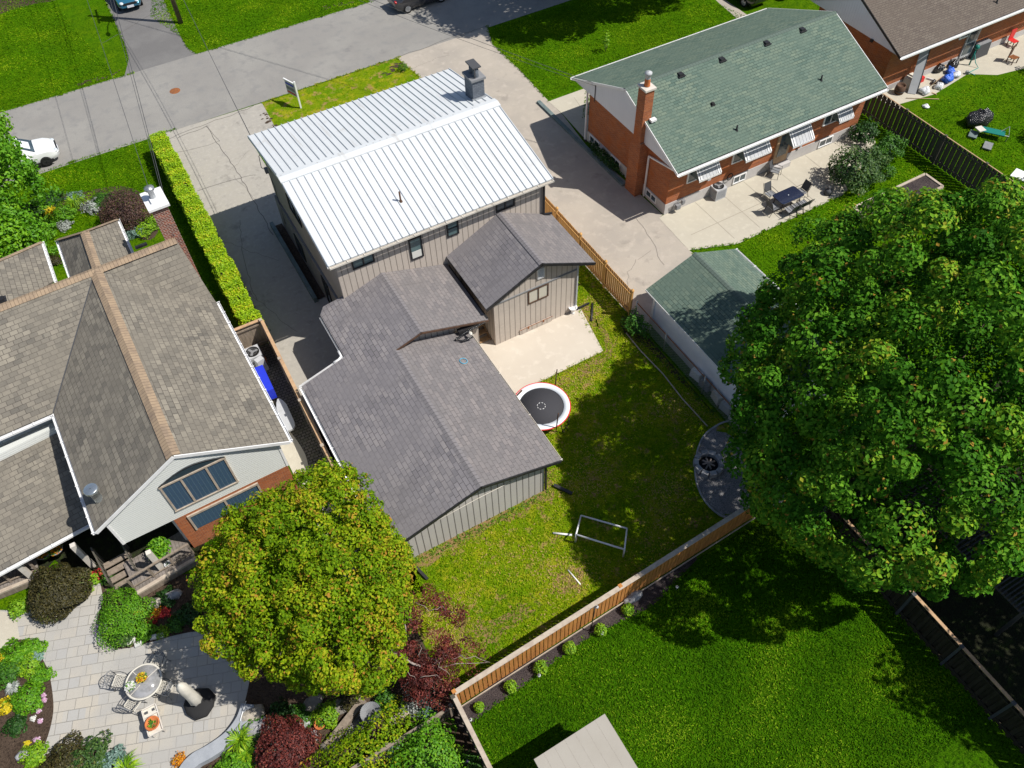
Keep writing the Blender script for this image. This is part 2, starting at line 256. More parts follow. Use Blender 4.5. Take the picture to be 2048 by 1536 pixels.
# ------------------------------------------------------------------ object helpers
def tag(o, label=None, cat=None, group=None, kind=None):
    if label: o['label'] = label
    if cat: o['category'] = cat
    if group: o['group'] = group
    if kind: o['kind'] = kind
    return o
def thing(name, loc, label, cat, group=None, rot=0):
    o = bpy.data.objects.new(name, None); C.objects.link(o); o.location = loc; o.rotation_euler = (0, 0, rot); o.empty_display_size = .2
    return tag(o, label, cat, group)
def pm(parent):
    return Matrix.Translation(parent.location) @ Matrix.Rotation(parent.rotation_euler.z, 4, 'Z') if parent else Matrix.Identity(4)
class MB:
    """collects faces in world coordinates (or in the parent's coordinates with local=True)"""
    def __init__(s): s.v = []; s.f = []; s.sm = []
    def add(s, vs, fs, smooth=False):
        k = len(s.v); s.v += [tuple(v) for v in vs]; s.f += [tuple(i+k for i in f) for f in fs]; s.sm += [smooth]*len(fs); return s
    def box(s, c, d, rz=0, top=1.0):
        a, b, h = d[0]/2, d[1]/2, d[2]/2; ca, sa = math.cos(rz), math.sin(rz); vs = []
        for z, k in ((-h, 1), (h, top)):
            for x, y in ((-a, -b), (a, -b), (a, b), (-a, b)): x *= k; y *= k; vs.append((c[0]+x*ca-y*sa, c[1]+x*sa+y*ca, c[2]+z))
        return s.add(vs, [(3, 2, 1, 0), (4, 5, 6, 7), (0, 1, 5, 4), (1, 2, 6, 5), (2, 3, 7, 6), (3, 0, 4, 7)])
    def bb(s, x0, x1, y0, y1, z0, z1): return s.box(((x0+x1)/2, (y0+y1)/2, (z0+z1)/2), (x1-x0, y1-y0, z1-z0))
    def bar(s, a, b, w, h, up=(0, 0, 1)):
        a = Vector(a); b = Vector(b); d = (b-a).normalized(); u = Vector(up)
        if abs(d.dot(u)) > .98: u = Vector((0, 1, 0))
        r = d.cross(u).normalized(); u = r.cross(d); r *= w/2; u *= h/2
        vs = [p+q for p in (a, b) for q in (-r-u, r-u, r+u, -r+u)]
        return s.add(vs, [(0, 1, 2, 3), (7, 6, 5, 4), (4, 5, 1, 0), (5, 6, 2, 1), (6, 7, 3, 2), (7, 4, 0, 3)])
    def tube(s, pts, r, n=8, cap=True, radii=None):
        pts = [Vector(p) for p in pts]; vs = []; fs = []; u = None
        for i, p in enumerate(pts):
            d = (pts[min(i+1, len(pts)-1)]-pts[max(i-1, 0)]).normalized()
            if u is None or abs(d.dot(u)) > .95: u = Vector((0, 0, 1)) if abs(d.z) < .9 else Vector((1, 0, 0))
            a = d.cross(u).normalized(); b = a.cross(d); rr = radii[i] if radii else r; u = b
            for k in range(n): t = 2*PI*k/n; vs.append(p+a*(rr*math.cos(t))+b*(rr*math.sin(t)))
        for i in range(len(pts)-1):
            for k in range(n): q = (k+1) % n; fs.append((i*n+k, i*n+q, (i+1)*n+q, (i+1)*n+k))
        s.add(vs, fs, True)
        if cap:
            m = len(pts)-1; k0 = len(s.v)-len(vs)
            s.f += [tuple(k0+k for k in range(n))[::-1], tuple(k0+m*n+k for k in range(n))]; s.sm += [False, False]
        return s
    def lathe(s, c, prof, n=20, smooth=True, sx=1, sy_=1, wob=0):
        vs = []; fs = []; c = Vector(c)
        for r, z in prof:
            for k in range(n): t = 2*PI*k/n; q = r*(1+wob*math.sin(t*3+z*5)); vs.append((c.x+q*math.cos(t)*sx, c.y+q*math.sin(t)*sy_, c.z+z))
        for i in range(len(prof)-1):
            for k in range(n): q = (k+1) % n; fs.append((i*n+k, i*n+q, (i+1)*n+q, (i+1)*n+k))
        return s.add(vs, fs, smooth)
    def prism(s, pts, z0, z1):
        n = len(pts); vs = [(p[0], p[1], z0) for p in pts]+[(p[0], p[1], z1) for p in pts]
        return s.add(vs, [tuple(range(n))[::-1], tuple(range(n, 2*n))]+[(i, (i+1) % n, n+(i+1) % n, n+i) for i in range(n)])
    def extr(s, pts, off):
        n = len(pts); off = Vector(off); vs = [Vector(p) for p in pts]+[Vector(p)+off for p in pts]
        return s.add(vs, [tuple(range(n))[::-1], tuple(range(n, 2*n))]+[(i, (i+1) % n, n+(i+1) % n, n+i) for i in range(n)])
    def blob(s, c, r, seed=0, amp=.2, nu=12, nv=8, low=-1.0):
        rr = random.Random(seed); ph = [(rr.uniform(0, 6), rr.uniform(0, 6), rr.randint(1, 4), rr.randint(1, 3)) for _ in range(5)]
        vs = []; fs = []; c = Vector(c); r = Vector(r if hasattr(r, '__len__') else (r, r, r))
        for j in range(nv+1):
            v = -PI/2+PI*j/nv
            for i in range(nu):
                u = 2*PI*i/nu; k = 1+amp*sum(math.sin(a+m*u)*math.cos(b_+q*v) for a, b_, m, q in ph)/2.5
                vs.append((c.x+r.x*k*math.cos(v)*math.cos(u), c.y+r.y*k*math.cos(v)*math.sin(u), c.z+max(r.z*k*math.sin(v), low*r.z)))
        for j in range(nv):
            for i in range(nu): q = (i+1) % nu; fs.append((j*nu+i, j*nu+q, (j+1)*nu+q, (j+1)*nu+i))
        return s.add(vs, fs, True)
    def build(s, name, m, parent=None, local=False, frame=None):
        me = bpy.data.meshes.new(name)
        M = Matrix.Identity(4)
        if frame is not None: M = frame
        elif parent and not local: M = pm(parent)
        Mi = M.inverted()
        vs = s.v if local or (frame is None and not parent) else [tuple(Mi @ Vector(v)) for v in s.v]
        me.from_pydata(vs, [], s.f); me.update(); me.polygons.foreach_set('use_smooth', s.sm)
        me.materials.append(MATS[m]); o = bpy.data.objects.new(name, me); C.objects.link(o)
        if parent: o.parent = parent
        if frame is not None: o.matrix_local = (pm(parent).inverted() @ frame) if parent else frame
        return o
def struct(name, mb, m):
    return tag(mb.build(name, m), kind='structure')
def sheet(name, pts, z, m, thick=0):
    mb = MB()
    P_ = [(p.x, p.y) if isinstance(p, Vector) else p for p in pts]
    area = sum(P_[i][0]*P_[(i+1) % len(P_)][1]-P_[(i+1) % len(P_)][0]*P_[i][1] for i in range(len(P_)))
    if area < 0: P_ = P_[::-1]
    if thick: mb.prism(P_, z-thick, z)
    else: mb.add([(x, y, z) for x, y in P_], [tuple(range(len(P_)))])
    return struct(name, mb, m)
def smooth_poly(pts, k=4, closed=True):
    pts = [Vector((p[0], p[1], p[2] if len(p) > 2 else 0)) for p in pts]; out = []; n = len(pts)
    for i in range(n if closed else n-1):
        p0, p1, p2, p3 = (Vector(pts[(i+j-1) % n]) if closed else Vector(pts[min(max(i+j-1, 0), n-1)]) for j in range(4))
        for s_ in range(k):
            t = s_/k; out.append(.5*((2*p1)+(-p0+p2)*t+(2*p0-5*p1+4*p2-p3)*t*t+(-p0+3*p1-3*p2+p3)*t**3))
    if not closed: out.append(Vector(pts[-1]))
    return out
def GP(*pts, z=0): return [G(x, y, z) for x, y in pts]
def slab(name, pts, thick, m, parent, eave=(0, 1)):
    """a roof plane: world points, thickness downward, object frame X along the eave, Y up the slope"""
    pts = [Vector(p) for p in pts]; a, b = pts[eave[0]], pts[eave[1]]
    X = (b-a).normalized(); N = Vector((0, 0, 0))
    for i in range(len(pts)): N += pts[i].cross(pts[(i+1) % len(pts)])
    N.normalize()
    if N.z < 0: N = -N; pts = pts[::-1]
    Y = N.cross(X).normalized(); fr = Matrix(((X.x, Y.x, N.x, a.x), (X.y, Y.y, N.y, a.y), (X.z, Y.z, N.z, a.z), (0, 0, 0, 1)))
    mb = MB(); n = len(pts); low = [p-N*thick for p in pts]
    mb.add(low+pts, [tuple(range(n))[::-1], tuple(range(n, 2*n))]+[(i, (i+1) % n, n+(i+1) % n, n+i) for i in range(n)])
    return mb.build(name, m, parent, frame=fr)
def gable_body(x0, x1, y0, y1, he, hr, axis, r=None, z0=0, mb=None):
    """closed solid with a gable; axis 'x': ridge runs along x at y=r; axis 'y': ridge runs along y at x=r"""
    mb = mb or MB(); hl, hh = he if isinstance(he, tuple) else (he, he)
    if axis == 'x':
        r = r or (y0+y1)/2; prof = [(y0, z0), (y1, z0), (y1, hh), (r, hr), (y0, hl)]
        mb.extr([(x0, a, b) for a, b in prof], (x1-x0, 0, 0))
    else:
        r = r or (x0+x1)/2; prof = [(x0, z0), (x1, z0), (x1, hh), (r, hr), (x0, hl)]
        mb.extr([(a, y0, b) for a, b in prof], (0, y1-y0, 0))
    return mb
def gutter(parent, a, b, m='white', w=.12, h=.1, side=1, straps=0, name='gutter'):
    a = Vector(a); b = Vector(b); d = (b-a).normalized(); o = Vector((-d.y, d.x, 0))*side; mb = MB()
    mb.bar(a+Vector((0, 0, -h/2)), b+Vector((0, 0, -h/2)), .012, h)
    mb.bar(a+o*w+Vector((0, 0, -h/2)), b+o*w+Vector((0, 0, -h/2)), .014, h)
    mb.bar(a+o*w/2+Vector((0, 0, -h+.01)), b+o*w/2+Vector((0, 0, -h+.01)), w, .012)
    if straps:
        L = (b-a).length; k = max(2, int(L/straps))
        for i in range(k+1): p = a+d*(.04+(L-.08)*i/k); mb.bar(p-o*.05+Vector((0, 0, .012)), p+o*(w+.03)+Vector((0, 0, .008)), .035, .012)
    return mb.build(name, m, parent)
def window(parent, plane, c, u0, u1, z0, z1, frame='black', glass='glass', n=1, fw=.07, out=-1, name='window', blind=None, horiz=0):
    """window on a wall plane: plane 'y' (u is x) or 'x' (u is y); out = sign of the outward normal"""
    f = MB(); g = MB()
    def b3(mb, ua, ub, za, zb, d0, d1):
        q = sorted((c+out*d0, c+out*d1))
        if plane == 'y': mb.bb(ua, ub, q[0], q[1], za, zb)
        else: mb.bb(q[0], q[1], ua, ub, za, zb)
    b3(f, u0, u1, z1-fw, z1, -.03, .05); b3(f, u0, u1, z0, z0+fw, -.03, .055)
    b3(f, u0, u0+fw, z0+fw, z1-fw, -.03, .05); b3(f, u1-fw, u1, z0+fw, z1-fw, -.03, .05)
    for i in range(1, n): x = u0+(u1-u0)*i/n; b3(f, x-fw/2, x+fw/2, z0+fw, z1-fw, -.03, .047)
    for i in range(1, horiz+1): z = z0+(z1-z0)*i/(horiz+1); b3(f, u0+fw, u1-fw, z-.02, z+.02, -.03, .044)
    b3(g, u0+fw, u1-fw, z0+fw, z1-fw, -.02, .015)
    fo = f.build(name, frame, parent); go = g.build('pane', glass, None)
    go.parent = fo; go.data.transform(pm(parent).inverted())
    return fo
# ------------------------------------------------------------------ foliage helpers
def leaf_mesh(name, P_, N_, size, m, parent=None, aspect=.62, jitter=.55, sizevar=.35, tone=None, droop=0.0, fold=.25):
    n = len(P_); P_ = np.asarray(P_, float); N_ = np.asarray(N_, float)+rng.normal(0, jitter, (n, 3)); N_[:, 2] += .25
    N_ /= np.linalg.norm(N_, axis=1, keepdims=True)+1e-9
    R = rng.normal(0, 1, (n, 3)); R[:, 2] -= droop; U = R-(R*N_).sum(1, keepdims=True)*N_; U /= np.linalg.norm(U, axis=1, keepdims=True)+1e-9
    W = np.cross(N_, U); s = size*(1+rng.uniform(-sizevar, sizevar, (n, 1)))
    a = P_-U*s*.5; b = P_+W*s*aspect*.5+N_*s*fold*.5; c_ = P_+U*s*.5; d = P_-W*s*aspect*.5+N_*s*fold*.5
    V = np.stack([a, b, c_, d], 1).reshape(-1, 3)
    if parent is not None:
        V = V-np.array(parent.location)
    idx = np.arange(n)*4; T = np.stack([idx, idx+1, idx+2, idx, idx+2, idx+3], 1).reshape(-1)
    me = bpy.data.meshes.new(name); me.vertices.add(4*n); me.vertices.foreach_set('co', V.ravel().astype(np.float32))
    me.loops.add(6*n); me.loops.foreach_set('vertex_index', T.astype(np.int32)); me.polygons.add(2*n)
    me.polygons.foreach_set('loop_start', (np.arange(2*n)*3).astype(np.int32)); me.polygons.foreach_set('loop_total', np.full(2*n, 3, np.int32))
    me.update(calc_edges=True)
    at = me.attributes.new('tone', 'FLOAT', 'FACE'); t = rng.random(n) if tone is None else np.clip(tone, 0, 1)
    at.data.foreach_set('value', np.repeat(t, 2).astype(np.float32)); me.materials.append(MATS[m]); me.validate()
    o = bpy.data.objects.new(name, me); C.objects.link(o)
    if parent is not None: o.parent = parent
    return o
def sph(n):
    v = rng.normal(0, 1, (n, 3)); return v/np.linalg.norm(v, axis=1, keepdims=True)
def clumps(c, R, nc, rc, per, low=-.35, surf=.25, flat=.75, wob=.12, updir=.5, sep=0):
    """points and normals of leaves on nc tufts spread over an uneven ellipsoid; returns P, N, tone"""
    c = np.array(c, float); R = np.array(R, float); d = sph(nc*3); d = d[d[:, 2] > low][:nc]; k = len(d)
    if sep:
        q_ = sph(nc*40); q_ = q_[q_[:, 2] > low]; keep = []
        for v in q_:
            if len(keep) >= nc: break
            if not keep or ((np.array(keep)-v)**2).sum(1).min() > sep*sep: keep.append(v)
        d = np.array(keep); k = len(d)
    ph = rng.uniform(0, 6, 6)
    wv = 1+wob*(np.sin(3*np.arctan2(d[:, 1], d[:, 0])+ph[0])+.7*np.sin(5*np.arctan2(d[:, 1], d[:, 0])+ph[1]+3*d[:, 2])+.6*np.sin(7*d[:, 2]+ph[2]))
    rad = wv*(1-surf*rng.random(k)**2); cc = c+d*R*rad[:, None]
    rcs = rc*(.65+.7*rng.random(k)); ct = rng.random(k)
    q = sph(k*per).reshape(k, per, 3); up = d+np.array([0, 0, updir]); up /= np.linalg.norm(up, axis=1, keepdims=True)
    dt = (q*up[:, None, :]).sum(2, keepdims=True); q = np.where(dt < -.15, q-2*dt*up[:, None, :], q)
    rr = rcs[:, None, None]*(.72+.35*rng.random((k, per, 1)))
    P_ = cc[:, None, :]+q*rr*np.array([1, 1, flat]); tone = np.clip(.55*rng.random((k, per))+.6*(ct[:, None]-.5)+.25, 0, .985)
    return P_.reshape(-1, 3), q.reshape(-1, 3), tone.ravel()
def limb(mb, pts, r0, r1, n=7):
    pts = [Vector(p) for p in pts]; k = len(pts); mb.tube(pts, 0, n, True, [r0+(r1-r0)*i/(k-1) for i in range(k)])
def tree(name, base, c, R, label, m, nc, rc, per, size, group=None, low=-.35, trunk_r=.2, bark='bark', flat=.75, wob=.12, inner=6000, jitter=.55, cat='tree', surf=.25, limbs=9, droop=.2, gaps=None, tip=0, sep=0, fill=0, inr=(.55, .86)):
    t = thing(name, base, label, cat, group); b = Vector(base); cc = Vector(c); mb = MB()
    top = Vector((cc.x, cc.y, cc.z+R[2]*.55)); limb(mb, [b, b.lerp(cc, .5)+Vector((.1, .05, 0)), cc.copy(), top], trunk_r, trunk_r*.25, 9)
    for i in range(limbs):
        a = 2*PI*i/limbs+random.uniform(-.3, .3); s_ = b.lerp(top, random.uniform(.35, .75)); e = cc+Vector((math.cos(a)*R[0]*.8, math.sin(a)*R[1]*.8, random.uniform(-.2, .5)*R[2]))
        limb(mb, [s_, s_.lerp(e, .5)+Vector((0, 0, .25)), e], trunk_r*.45, trunk_r*.1, 6)
    mb.build('trunk', bark, t)
    P_, N_, T_ = clumps(c, R, nc, rc, per, low, surf, flat, wob, .5, sep)
    if fill: p2, n2, t2 = clumps(c, [v*.86 for v in R], fill, rc*.8, per//2, low, .2, flat, wob); P_ = np.vstack([P_, p2]); N_ = np.vstack([N_, n2]); T_ = np.concatenate([T_, t2*.8])
    if tip:  # reddish young leaves at the outermost, sunny tips
        k = rng.random(len(T_)) < tip; T_[k] = 1
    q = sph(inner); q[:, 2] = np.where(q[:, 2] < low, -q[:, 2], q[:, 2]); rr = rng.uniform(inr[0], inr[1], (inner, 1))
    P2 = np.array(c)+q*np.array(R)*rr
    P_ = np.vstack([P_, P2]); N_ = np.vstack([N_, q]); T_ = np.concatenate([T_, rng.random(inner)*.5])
    if gaps is not None: k = gaps(P_); P_, N_, T_ = P_[k], N_[k], T_[k]
    k = P_[:, 2] > .12; leaf_mesh('crown', P_[k], N_[k], size, m, t, jitter=jitter, tone=T_[k], droop=droop)
    return t
def bush(name, c, R, label, m, n, size, group=None, cat='shrub', wob=.1, aspect=.6, jitter=.5, flowers=None, low=-.1, holes=.0):
    """low plant: one leafy mound from the ground up"""
    c = Vector(c); t = thing(name, (c.x, c.y, 0), label, cat, group)
    mb = MB(); random.seed(int(c.x*97+c.y*31) & 0xffff)
    for i in range(6): a = i*1.05; limb(mb, [(c.x, c.y, 0), (c.x+.3*R[0]*math.cos(a), c.y+.3*R[1]*math.sin(a), R[2]*.45), (c.x+.6*R[0]*math.cos(a), c.y+.6*R[1]*math.sin(a), R[2]*.75)], max(.012, R[0]*.04), .006, 5)
    mb.build('stem', 'bark', t)
    d = sph(int(n*1.6)); d = d[d[:, 2] > low][:n]; k = len(d); ph = rng.uniform(0, 6, 4); az = np.arctan2(d[:, 1], d[:, 0])
    wv = 1+wob*(np.sin(3*az+ph[0])+.8*np.sin(6*az+ph[1]+4*d[:, 2])+.8*np.sin(9*d[:, 2]+ph[2]+5*az))
    rad = wv*(1-.45*rng.random(k)**2.2); P_ = np.array([c.x, c.y, c.z])+d*np.array(R)*rad[:, None]
    T_ = np.clip(.8*rng.random(k)+.25*(wv-1)/max(wob, .01)*.3+.05, 0, 1); q = P_[:, 2] > .02
    leaf_mesh('foliage', P_[q], d[q]+np.array([0, 0, .3]), size, m, t, aspect=aspect, jitter=jitter, tone=T_[q])
    if flowers:
        fm, fn, fs = flowers; d = sph(fn*3); d = d[d[:, 2] > .25][:fn]; f = np.repeat(d, 5, 0)+rng.normal(0, .35*fs/R[0], (len(d)*5, 3))
        leaf_mesh('blossom', np.array([c.x, c.y, c.z])+f*np.array(R)*1.04, f+np.array([0, 0, .7]), fs, fm, t, aspect=.9, jitter=.35)
    return t
def tuft(name, c, r, h, label, m, n=90, w=.03, group=None, cat='plant', spread=1.0, flowers=None):
    """a clump of arching strap leaves"""
    c = Vector(c); t = thing(name, c, label, cat, group); vs = []; fs = []; tn = []
    rr = random.Random(int(c.x*131+c.y*57))
    for i in range(n):
        a = rr.uniform(0, 2*PI); L = r*rr.uniform(.55, 1.1)*spread; hh = h*rr.uniform(.6, 1.1); ww = w*rr.uniform(.7, 1.3); ca, sa = math.cos(a), math.sin(a); px, py = -sa*ww/2, ca*ww/2
        k = len(vs); ox, oy = rr.uniform(-.1, .1)*r, rr.uniform(-.1, .1)*r
        for u, z, q in ((0, 0, .7), (.3, .75, 1), (.65, 1, .9), (1, .6, .12)):
            x, y = ox+ca*L*u, oy+sa*L*u; vs += [(x-px*q, y-py*q, z*hh), (x+px*q, y+py*q, z*hh)]
        for j in range(3): fs.append((k+2*j, k+2*j+1, k+2*j+3, k+2*j+2)); tn.append(rr.random())
    me = bpy.data.meshes.new('foliage'); me.from_pydata(vs, [], fs); me.materials.append(MATS[m])
    at = me.attributes.new('tone', 'FLOAT', 'FACE'); at.data.foreach_set('value', tn)
    o = bpy.data.objects.new('foliage', me); C.objects.link(o); o.parent = t
    if flowers:
        fm, fn, fs_ = flowers; P_ = np.array([[c.x+rr.uniform(-.7, .7)*r, c.y+rr.uniform(-.7, .7)*r, h*rr.uniform(.95, 1.25)] for _ in range(fn)]); P_ = np.repeat(P_, 5, 0)+rng.normal(0, fs_*.3, (fn*5, 3))
        leaf_mesh('blossom', P_, np.tile([0, 0, 1.], (len(P_), 1)), fs_, fm, t, aspect=.9, jitter=.5)
    return t
# ================================================================== THE SETTING
sheet('ground', [(-150, -60), (220, -60), (220, 260), (-150, 260)], 0, 'lawn_bright')
L1, L2, L3, L4, L5 = .004, .008, .012, .016, .020
sheet('street', [(-150, 50.85), (9, 50.8), (18.7, 50.9), (220, 53.0), (220, 59.0), (-150, 59.0)], L2, 'street')
# driveway across the street
sheet('driveway_across_street', smooth_poly(GP((200, -20), (231, 48), (250, 92), (257, 122)), 3, False)+[G(249, 152)]+[G(394, 108)]+smooth_poly(GP((377, 98), (362, 75), (345, 38), (318, -20)), 3, False)+GP((250, -200), (150, -200)), L1, 'asphalt_dark')
# second drive far right across the street, mostly out of the picture
sheet('driveway_far_right', [(20.2, 59), (20.5, 75), (26, 75), (26.5, 59)], L1, 'asphalt_dark')
# left driveway, from the street down between hedge and house to the garage
sheet('driveway_left', [(1.95, 50.85), (2.0, 30.6), (1.97, 14), (2.9, 14), (2.9, 24.6), (5.75, 24.6), (5.75, 38.3), (6.6, 40.5), (6.6, 46), G(549, 250), G(524, 206)], L1, 'drive_tan')
sheet('driveway_right', [G(794, 115), G(842, 158), (17.2, 44.5), (16.9, 38.3), (16.9, 28), (18.85, 28), (18.85, 20.8), (25.2, 22.1), G(1380, 502), G(1318, 436), (24.95, 27.7), G(1172, 290), G(1125, 229), G(1097, 202), G(1040, 140), G(985, 88), G(974, 51)], L1, 'drive_right')
lawns = MB()
sheet('yard_lawn', [(1.95, 9.5), (18.9, 9.8), (18.85, 27.7), (16.6, 27.7), (9.6, 23.7), (1.95, 23.7)], L1, 'lawn_patchy')
sheet('front_strip_lawn', [G(524, 206), G(549, 252), (6.8, 44.5), (16.9, 44.5), G(842, 156), G(794, 116)], L2-.002, 'lawn_patchy')
sheet('neighbour_lawn', [(1.9, -30), (18.95, -30), (18.95, 9.6), (1.9, 9.2)], L1, 'lawn_deep')
sheet('corner_yard_shade', [(19.0, -30), (60, -30), (60, 9.8), (19.0, 9.8)], L1, 'ground_painted_shade')  # shaded corner painted as a near-black ground sheet
sheet('concrete_pad', [(9.4, 26.0), (11.9, 26.0), (11.9, 24.02), (16.6, 24.02), (16.9, 23.9), G(1206, 703), G(1030, 789), (9.4, 19.6)], .06, 'concrete_pale', .06)
sheet('patio_slab', [G(1318, 436), (25.0, 27.66), (39.7, 27.66), G(1744, 262), G(1752, 288), G(1690, 388), G(1475, 488), G(1378, 501)], L3, 'concrete')
sheet('front_walk', [G(1097, 203), G(1172, 176), (26.8, 35.95), (24.97, 35.95), G(1126, 229)], L3, 'concrete')
sheet('planting_strip', GP((1130, 228), (1176, 212), (1186, 262), (1172, 286)), L2, 'soil')
sheet('neighbour_walk', [(43.9, 27.8), (43.6, 30.0), (70, 30.2), (70, 28.0), G(2048, 137), G(1995, 150), G(1935, 148), G(1870, 188), G(1800, 208)], L1, 'concrete')
# joints in concrete and cracks in the drives: shallow dark lines
jm = MB()
def line(mb, pts, w, z):
    for a, b in zip(pts[:-1], pts[1:]):
        a = Vector((a[0], a[1], 0)); b = Vector((b[0], b[1], 0)); d = (b-a); n_ = Vector((-d.y, d.x, 0)).normalized()*w/2
        mb.add([(q.x, q.y, z) for q in (a-n_, b-n_, b+n_, a+n_)], [(0, 1, 2, 3)])
for x in (27.2, 29.0, 30.8, 33.2, 35.6, 38.0): line(jm, [(x, 27.6), (x, 24.0 if x < 34 else 24.6)], .035, .016)
line(jm, [(25.3, 25.5), (38.6, 25.7)], .035, .0165)
line(jm, GP((1148, 195), (1160, 212)), .03, .0165)
struct('concrete_joints', jm, 'joint')
ck = MB()
def crack(a, b, wig=.25, w=.02, z=.0125, seed=1):
    rr = random.Random(seed); a = Vector(a); b = Vector(b); n_ = max(4, int((b-a).length/.35)); d = (b-a).normalized(); q = Vector((-d.y, d.x, 0)); o = 0; pts = []
    for i in range(n_+1):
        pts.append(a.lerp(b, i/n_)+q*o); o = max(-wig, min(wig, o+rr.uniform(-.12, .12)))
    line(ck, pts, w*.62*rr.uniform(.7, 1.2), z)
for i, (a, b, wg, ww) in enumerate([((412, 252), (482, 356), .04, .05), ((482, 356), (546, 470), .04, .05), ((355, 276), (415, 252), .05, .06), ((415, 252), (440, 283), .05, .04), ((350, 305), (440, 283), .1, .035), ((395, 382), (482, 356), .05, .05), ((482, 356), (512, 350), .05, .04),
        ((480, 440), (520, 600), .3, .03), ((440, 480), (560, 520), .3, .03), ((470, 560), (600, 660), .3, .03), ((512, 402), (470, 350), .3, .02), ((325, 283), (524, 206), .1, .07), ((794, 115), (974, 51), .08, .07),
        ((500, 300), (460, 340), .2, .02), ((1254, 544), (1275, 520), .2, .03), ((1254, 544), (1255, 580), .1, .03), ((1275, 520), (1300, 500), .25, .025), ((1272, 436), (1330, 530), .1, .03), 
        ((205, 86), (330, 10), .1, .04), ((820, 140), (900, 110), .2, .02)]):
    crack(G(*a), G(*b), wg, ww, seed=i)
struct('driveway_cracks', ck, 'crack')
# tar-dark edge of the street, worn patches at the verge
vg = MB()
for i, (a, b) in enumerate([((150, 172), (236, 145)), ((640, 18), (700, 5)), ((768, 150), (800, 128)), ((528, 228), (552, 262))]):
    rr = random.Random(i); A, B = G(*a), G(*b)
    for k in range(26):
        p = A.lerp(B, rr.random())+Vector((rr.uniform(-.3, .3), rr.uniform(-.25, .25), 0)); s_ = rr.uniform(.05, .22); n_ = 6; ph = rr.uniform(0, 6)
        vg.add([(p.x+s_*math.cos(ph+2*PI*j/n_)*rr.uniform(.6, 1), p.y+s_*.6*math.sin(ph+2*PI*j/n_)*rr.uniform(.6, 1), .014+.0003*k) for j in range(n_)], [tuple(range(n_))])
struct('bare_verge_patches', vg, 'soil')
# beds
sheet('fence_bed', smooth_poly([(2.0, 9.1), (2.0, 7.9), G(945, 1446), G(1040, 1378), G(1115, 1320), G(1180, 1275), G(1240, 1245), G(1305, 1212), G(1345, 1170), (13.5, 9.6), (8, 9.4)], 3), L2, 'mulch')
sheet('gravel_bed', smooth_poly(GP((1440, 848), (1408, 872), (1392, 915), (1392, 960), (1408, 1000), (1438, 1030), (1462, 1040))+[Vector((17.2, 9.9, 0)), Vector((18.7, 9.9, 0)), Vector((18.7, 13.4, 0)), Vector((18.2, 14.2, 0))], 3), L2, 'gravel')
sheet('side_bed', smooth_poly([(18.7, 14.5), (18.8, 22.0), (17.9, 21.5), G(1300, 700), G(1350, 755), G(1405, 800), G(1440, 845)], 3), L2-.002, 'soil')
rr_ = random.Random(4); ew = [(3.0+6.7*k/22, 15.25-rr_.uniform(.0, .35)-(.25 if k < 7 else 0)) for k in range(23)]
sheet('garage_edge_soil', [(3.0, 15.6), (9.7, 15.6)]+ew[::-1], L1-.001+.003, 'lawn_worn')
def worn(name, pts, z, m='lawn_worn', seed=1):
    rr = random.Random(seed); q = smooth_poly(pts, 6); n_ = len(q); cx = sum((v.x for v in q))/n_; cy_ = sum((v.y for v in q))/n_
    q = [Vector((cx+(v.x-cx)*k, cy_+(v.y-cy_)*k, 0)) for v in q for k in (rr.uniform(.82, 1.14),)]; sheet(name, q, z, m)
worn('worn_grass_corner', GP((855, 1255), (862, 1290), (900, 1312), (950, 1312), (1010, 1268), (1060, 1228), (1040, 1212), (985, 1240), (935, 1235), (900, 1262)), L2, seed=3)
worn('worn_grass_fence', GP((1105, 1165), (1135, 1190), (1172, 1168), (1168, 1140), (1135, 1135)), L2, seed=5)
worn('worn_grass_path', GP((1095, 940), (1110, 975), (1102, 1010), (1092, 980), (1088, 950)), L2, seed=6)
worn('worn_grass_pad', GP((1150, 740), (1180, 760), (1230, 700), (1215, 660), (1190, 640), (1210, 700)), L2, seed=8)
worn('worn_grass_side', GP((1165, 605), (1150, 625), (1190, 655), (1205, 640), (1180, 618)), L2, seed=9)
sheet('back_garden_soil', [(-40, -30), (1.9, -30), (1.9, 9.2), (1.97, 20), (1.9, 30), (.3, 30), (.4, 13.5), (-12, 21), (-40, 21)], L1, 'soil')
pp = smooth_poly(GP((-80, 1250), (40, 1222), (110, 1195), (160, 1172), (203, 1152), (212, 1178), (206, 1210), (198, 1250), (215, 1285), (240, 1298), (300, 1285), (345, 1272), (400, 1262), (470, 1262), (500, 1330), (492, 1395), (478, 1432), (440, 1475), (400, 1505), (362, 1545), (350, 1640), (60, 1640)), 3)
sheet('paver_patio', pp, L3, 'paver')
sheet('stone_walk', GP((-300, 1320), (-300, 1230), (0, 1222), (32, 1230), (40, 1279), (0, 1300)), L4, 'concrete')
sheet('garden_bed_left', smooth_poly(GP((40, 1279), (66, 1288), (82, 1312), (98, 1345), (106, 1390), (107, 1425), (100, 1460), (90, 1490), (80, 1518), (64, 1545), (30, 1640), (-200, 1640), (-200, 1330), (0, 1298)), 3), L5, 'soil')
sheet('garden_bed_below', smooth_poly(GP((72, 1530), (110, 1508), (160, 1500), (215, 1507), (245, 1530), (260, 1580), (200, 1660), (80, 1640)), 3), L5, 'soil')
sheet('garden_bed_centre', smooth_poly(GP((205, 1158), (260, 1140), (330, 1150), (420, 1150), (520, 1190), (500, 1270), (400, 1262), (345, 1272), (300, 1285), (240, 1298), (208, 1280), (194, 1245), (206, 1200)), 3), L4, 'soil')
sheet('side_cobbles', [(.3, 30.2), (1.85, 30.2), (1.93, 13.0), (.55, 13.5)], L3, 'cobble')
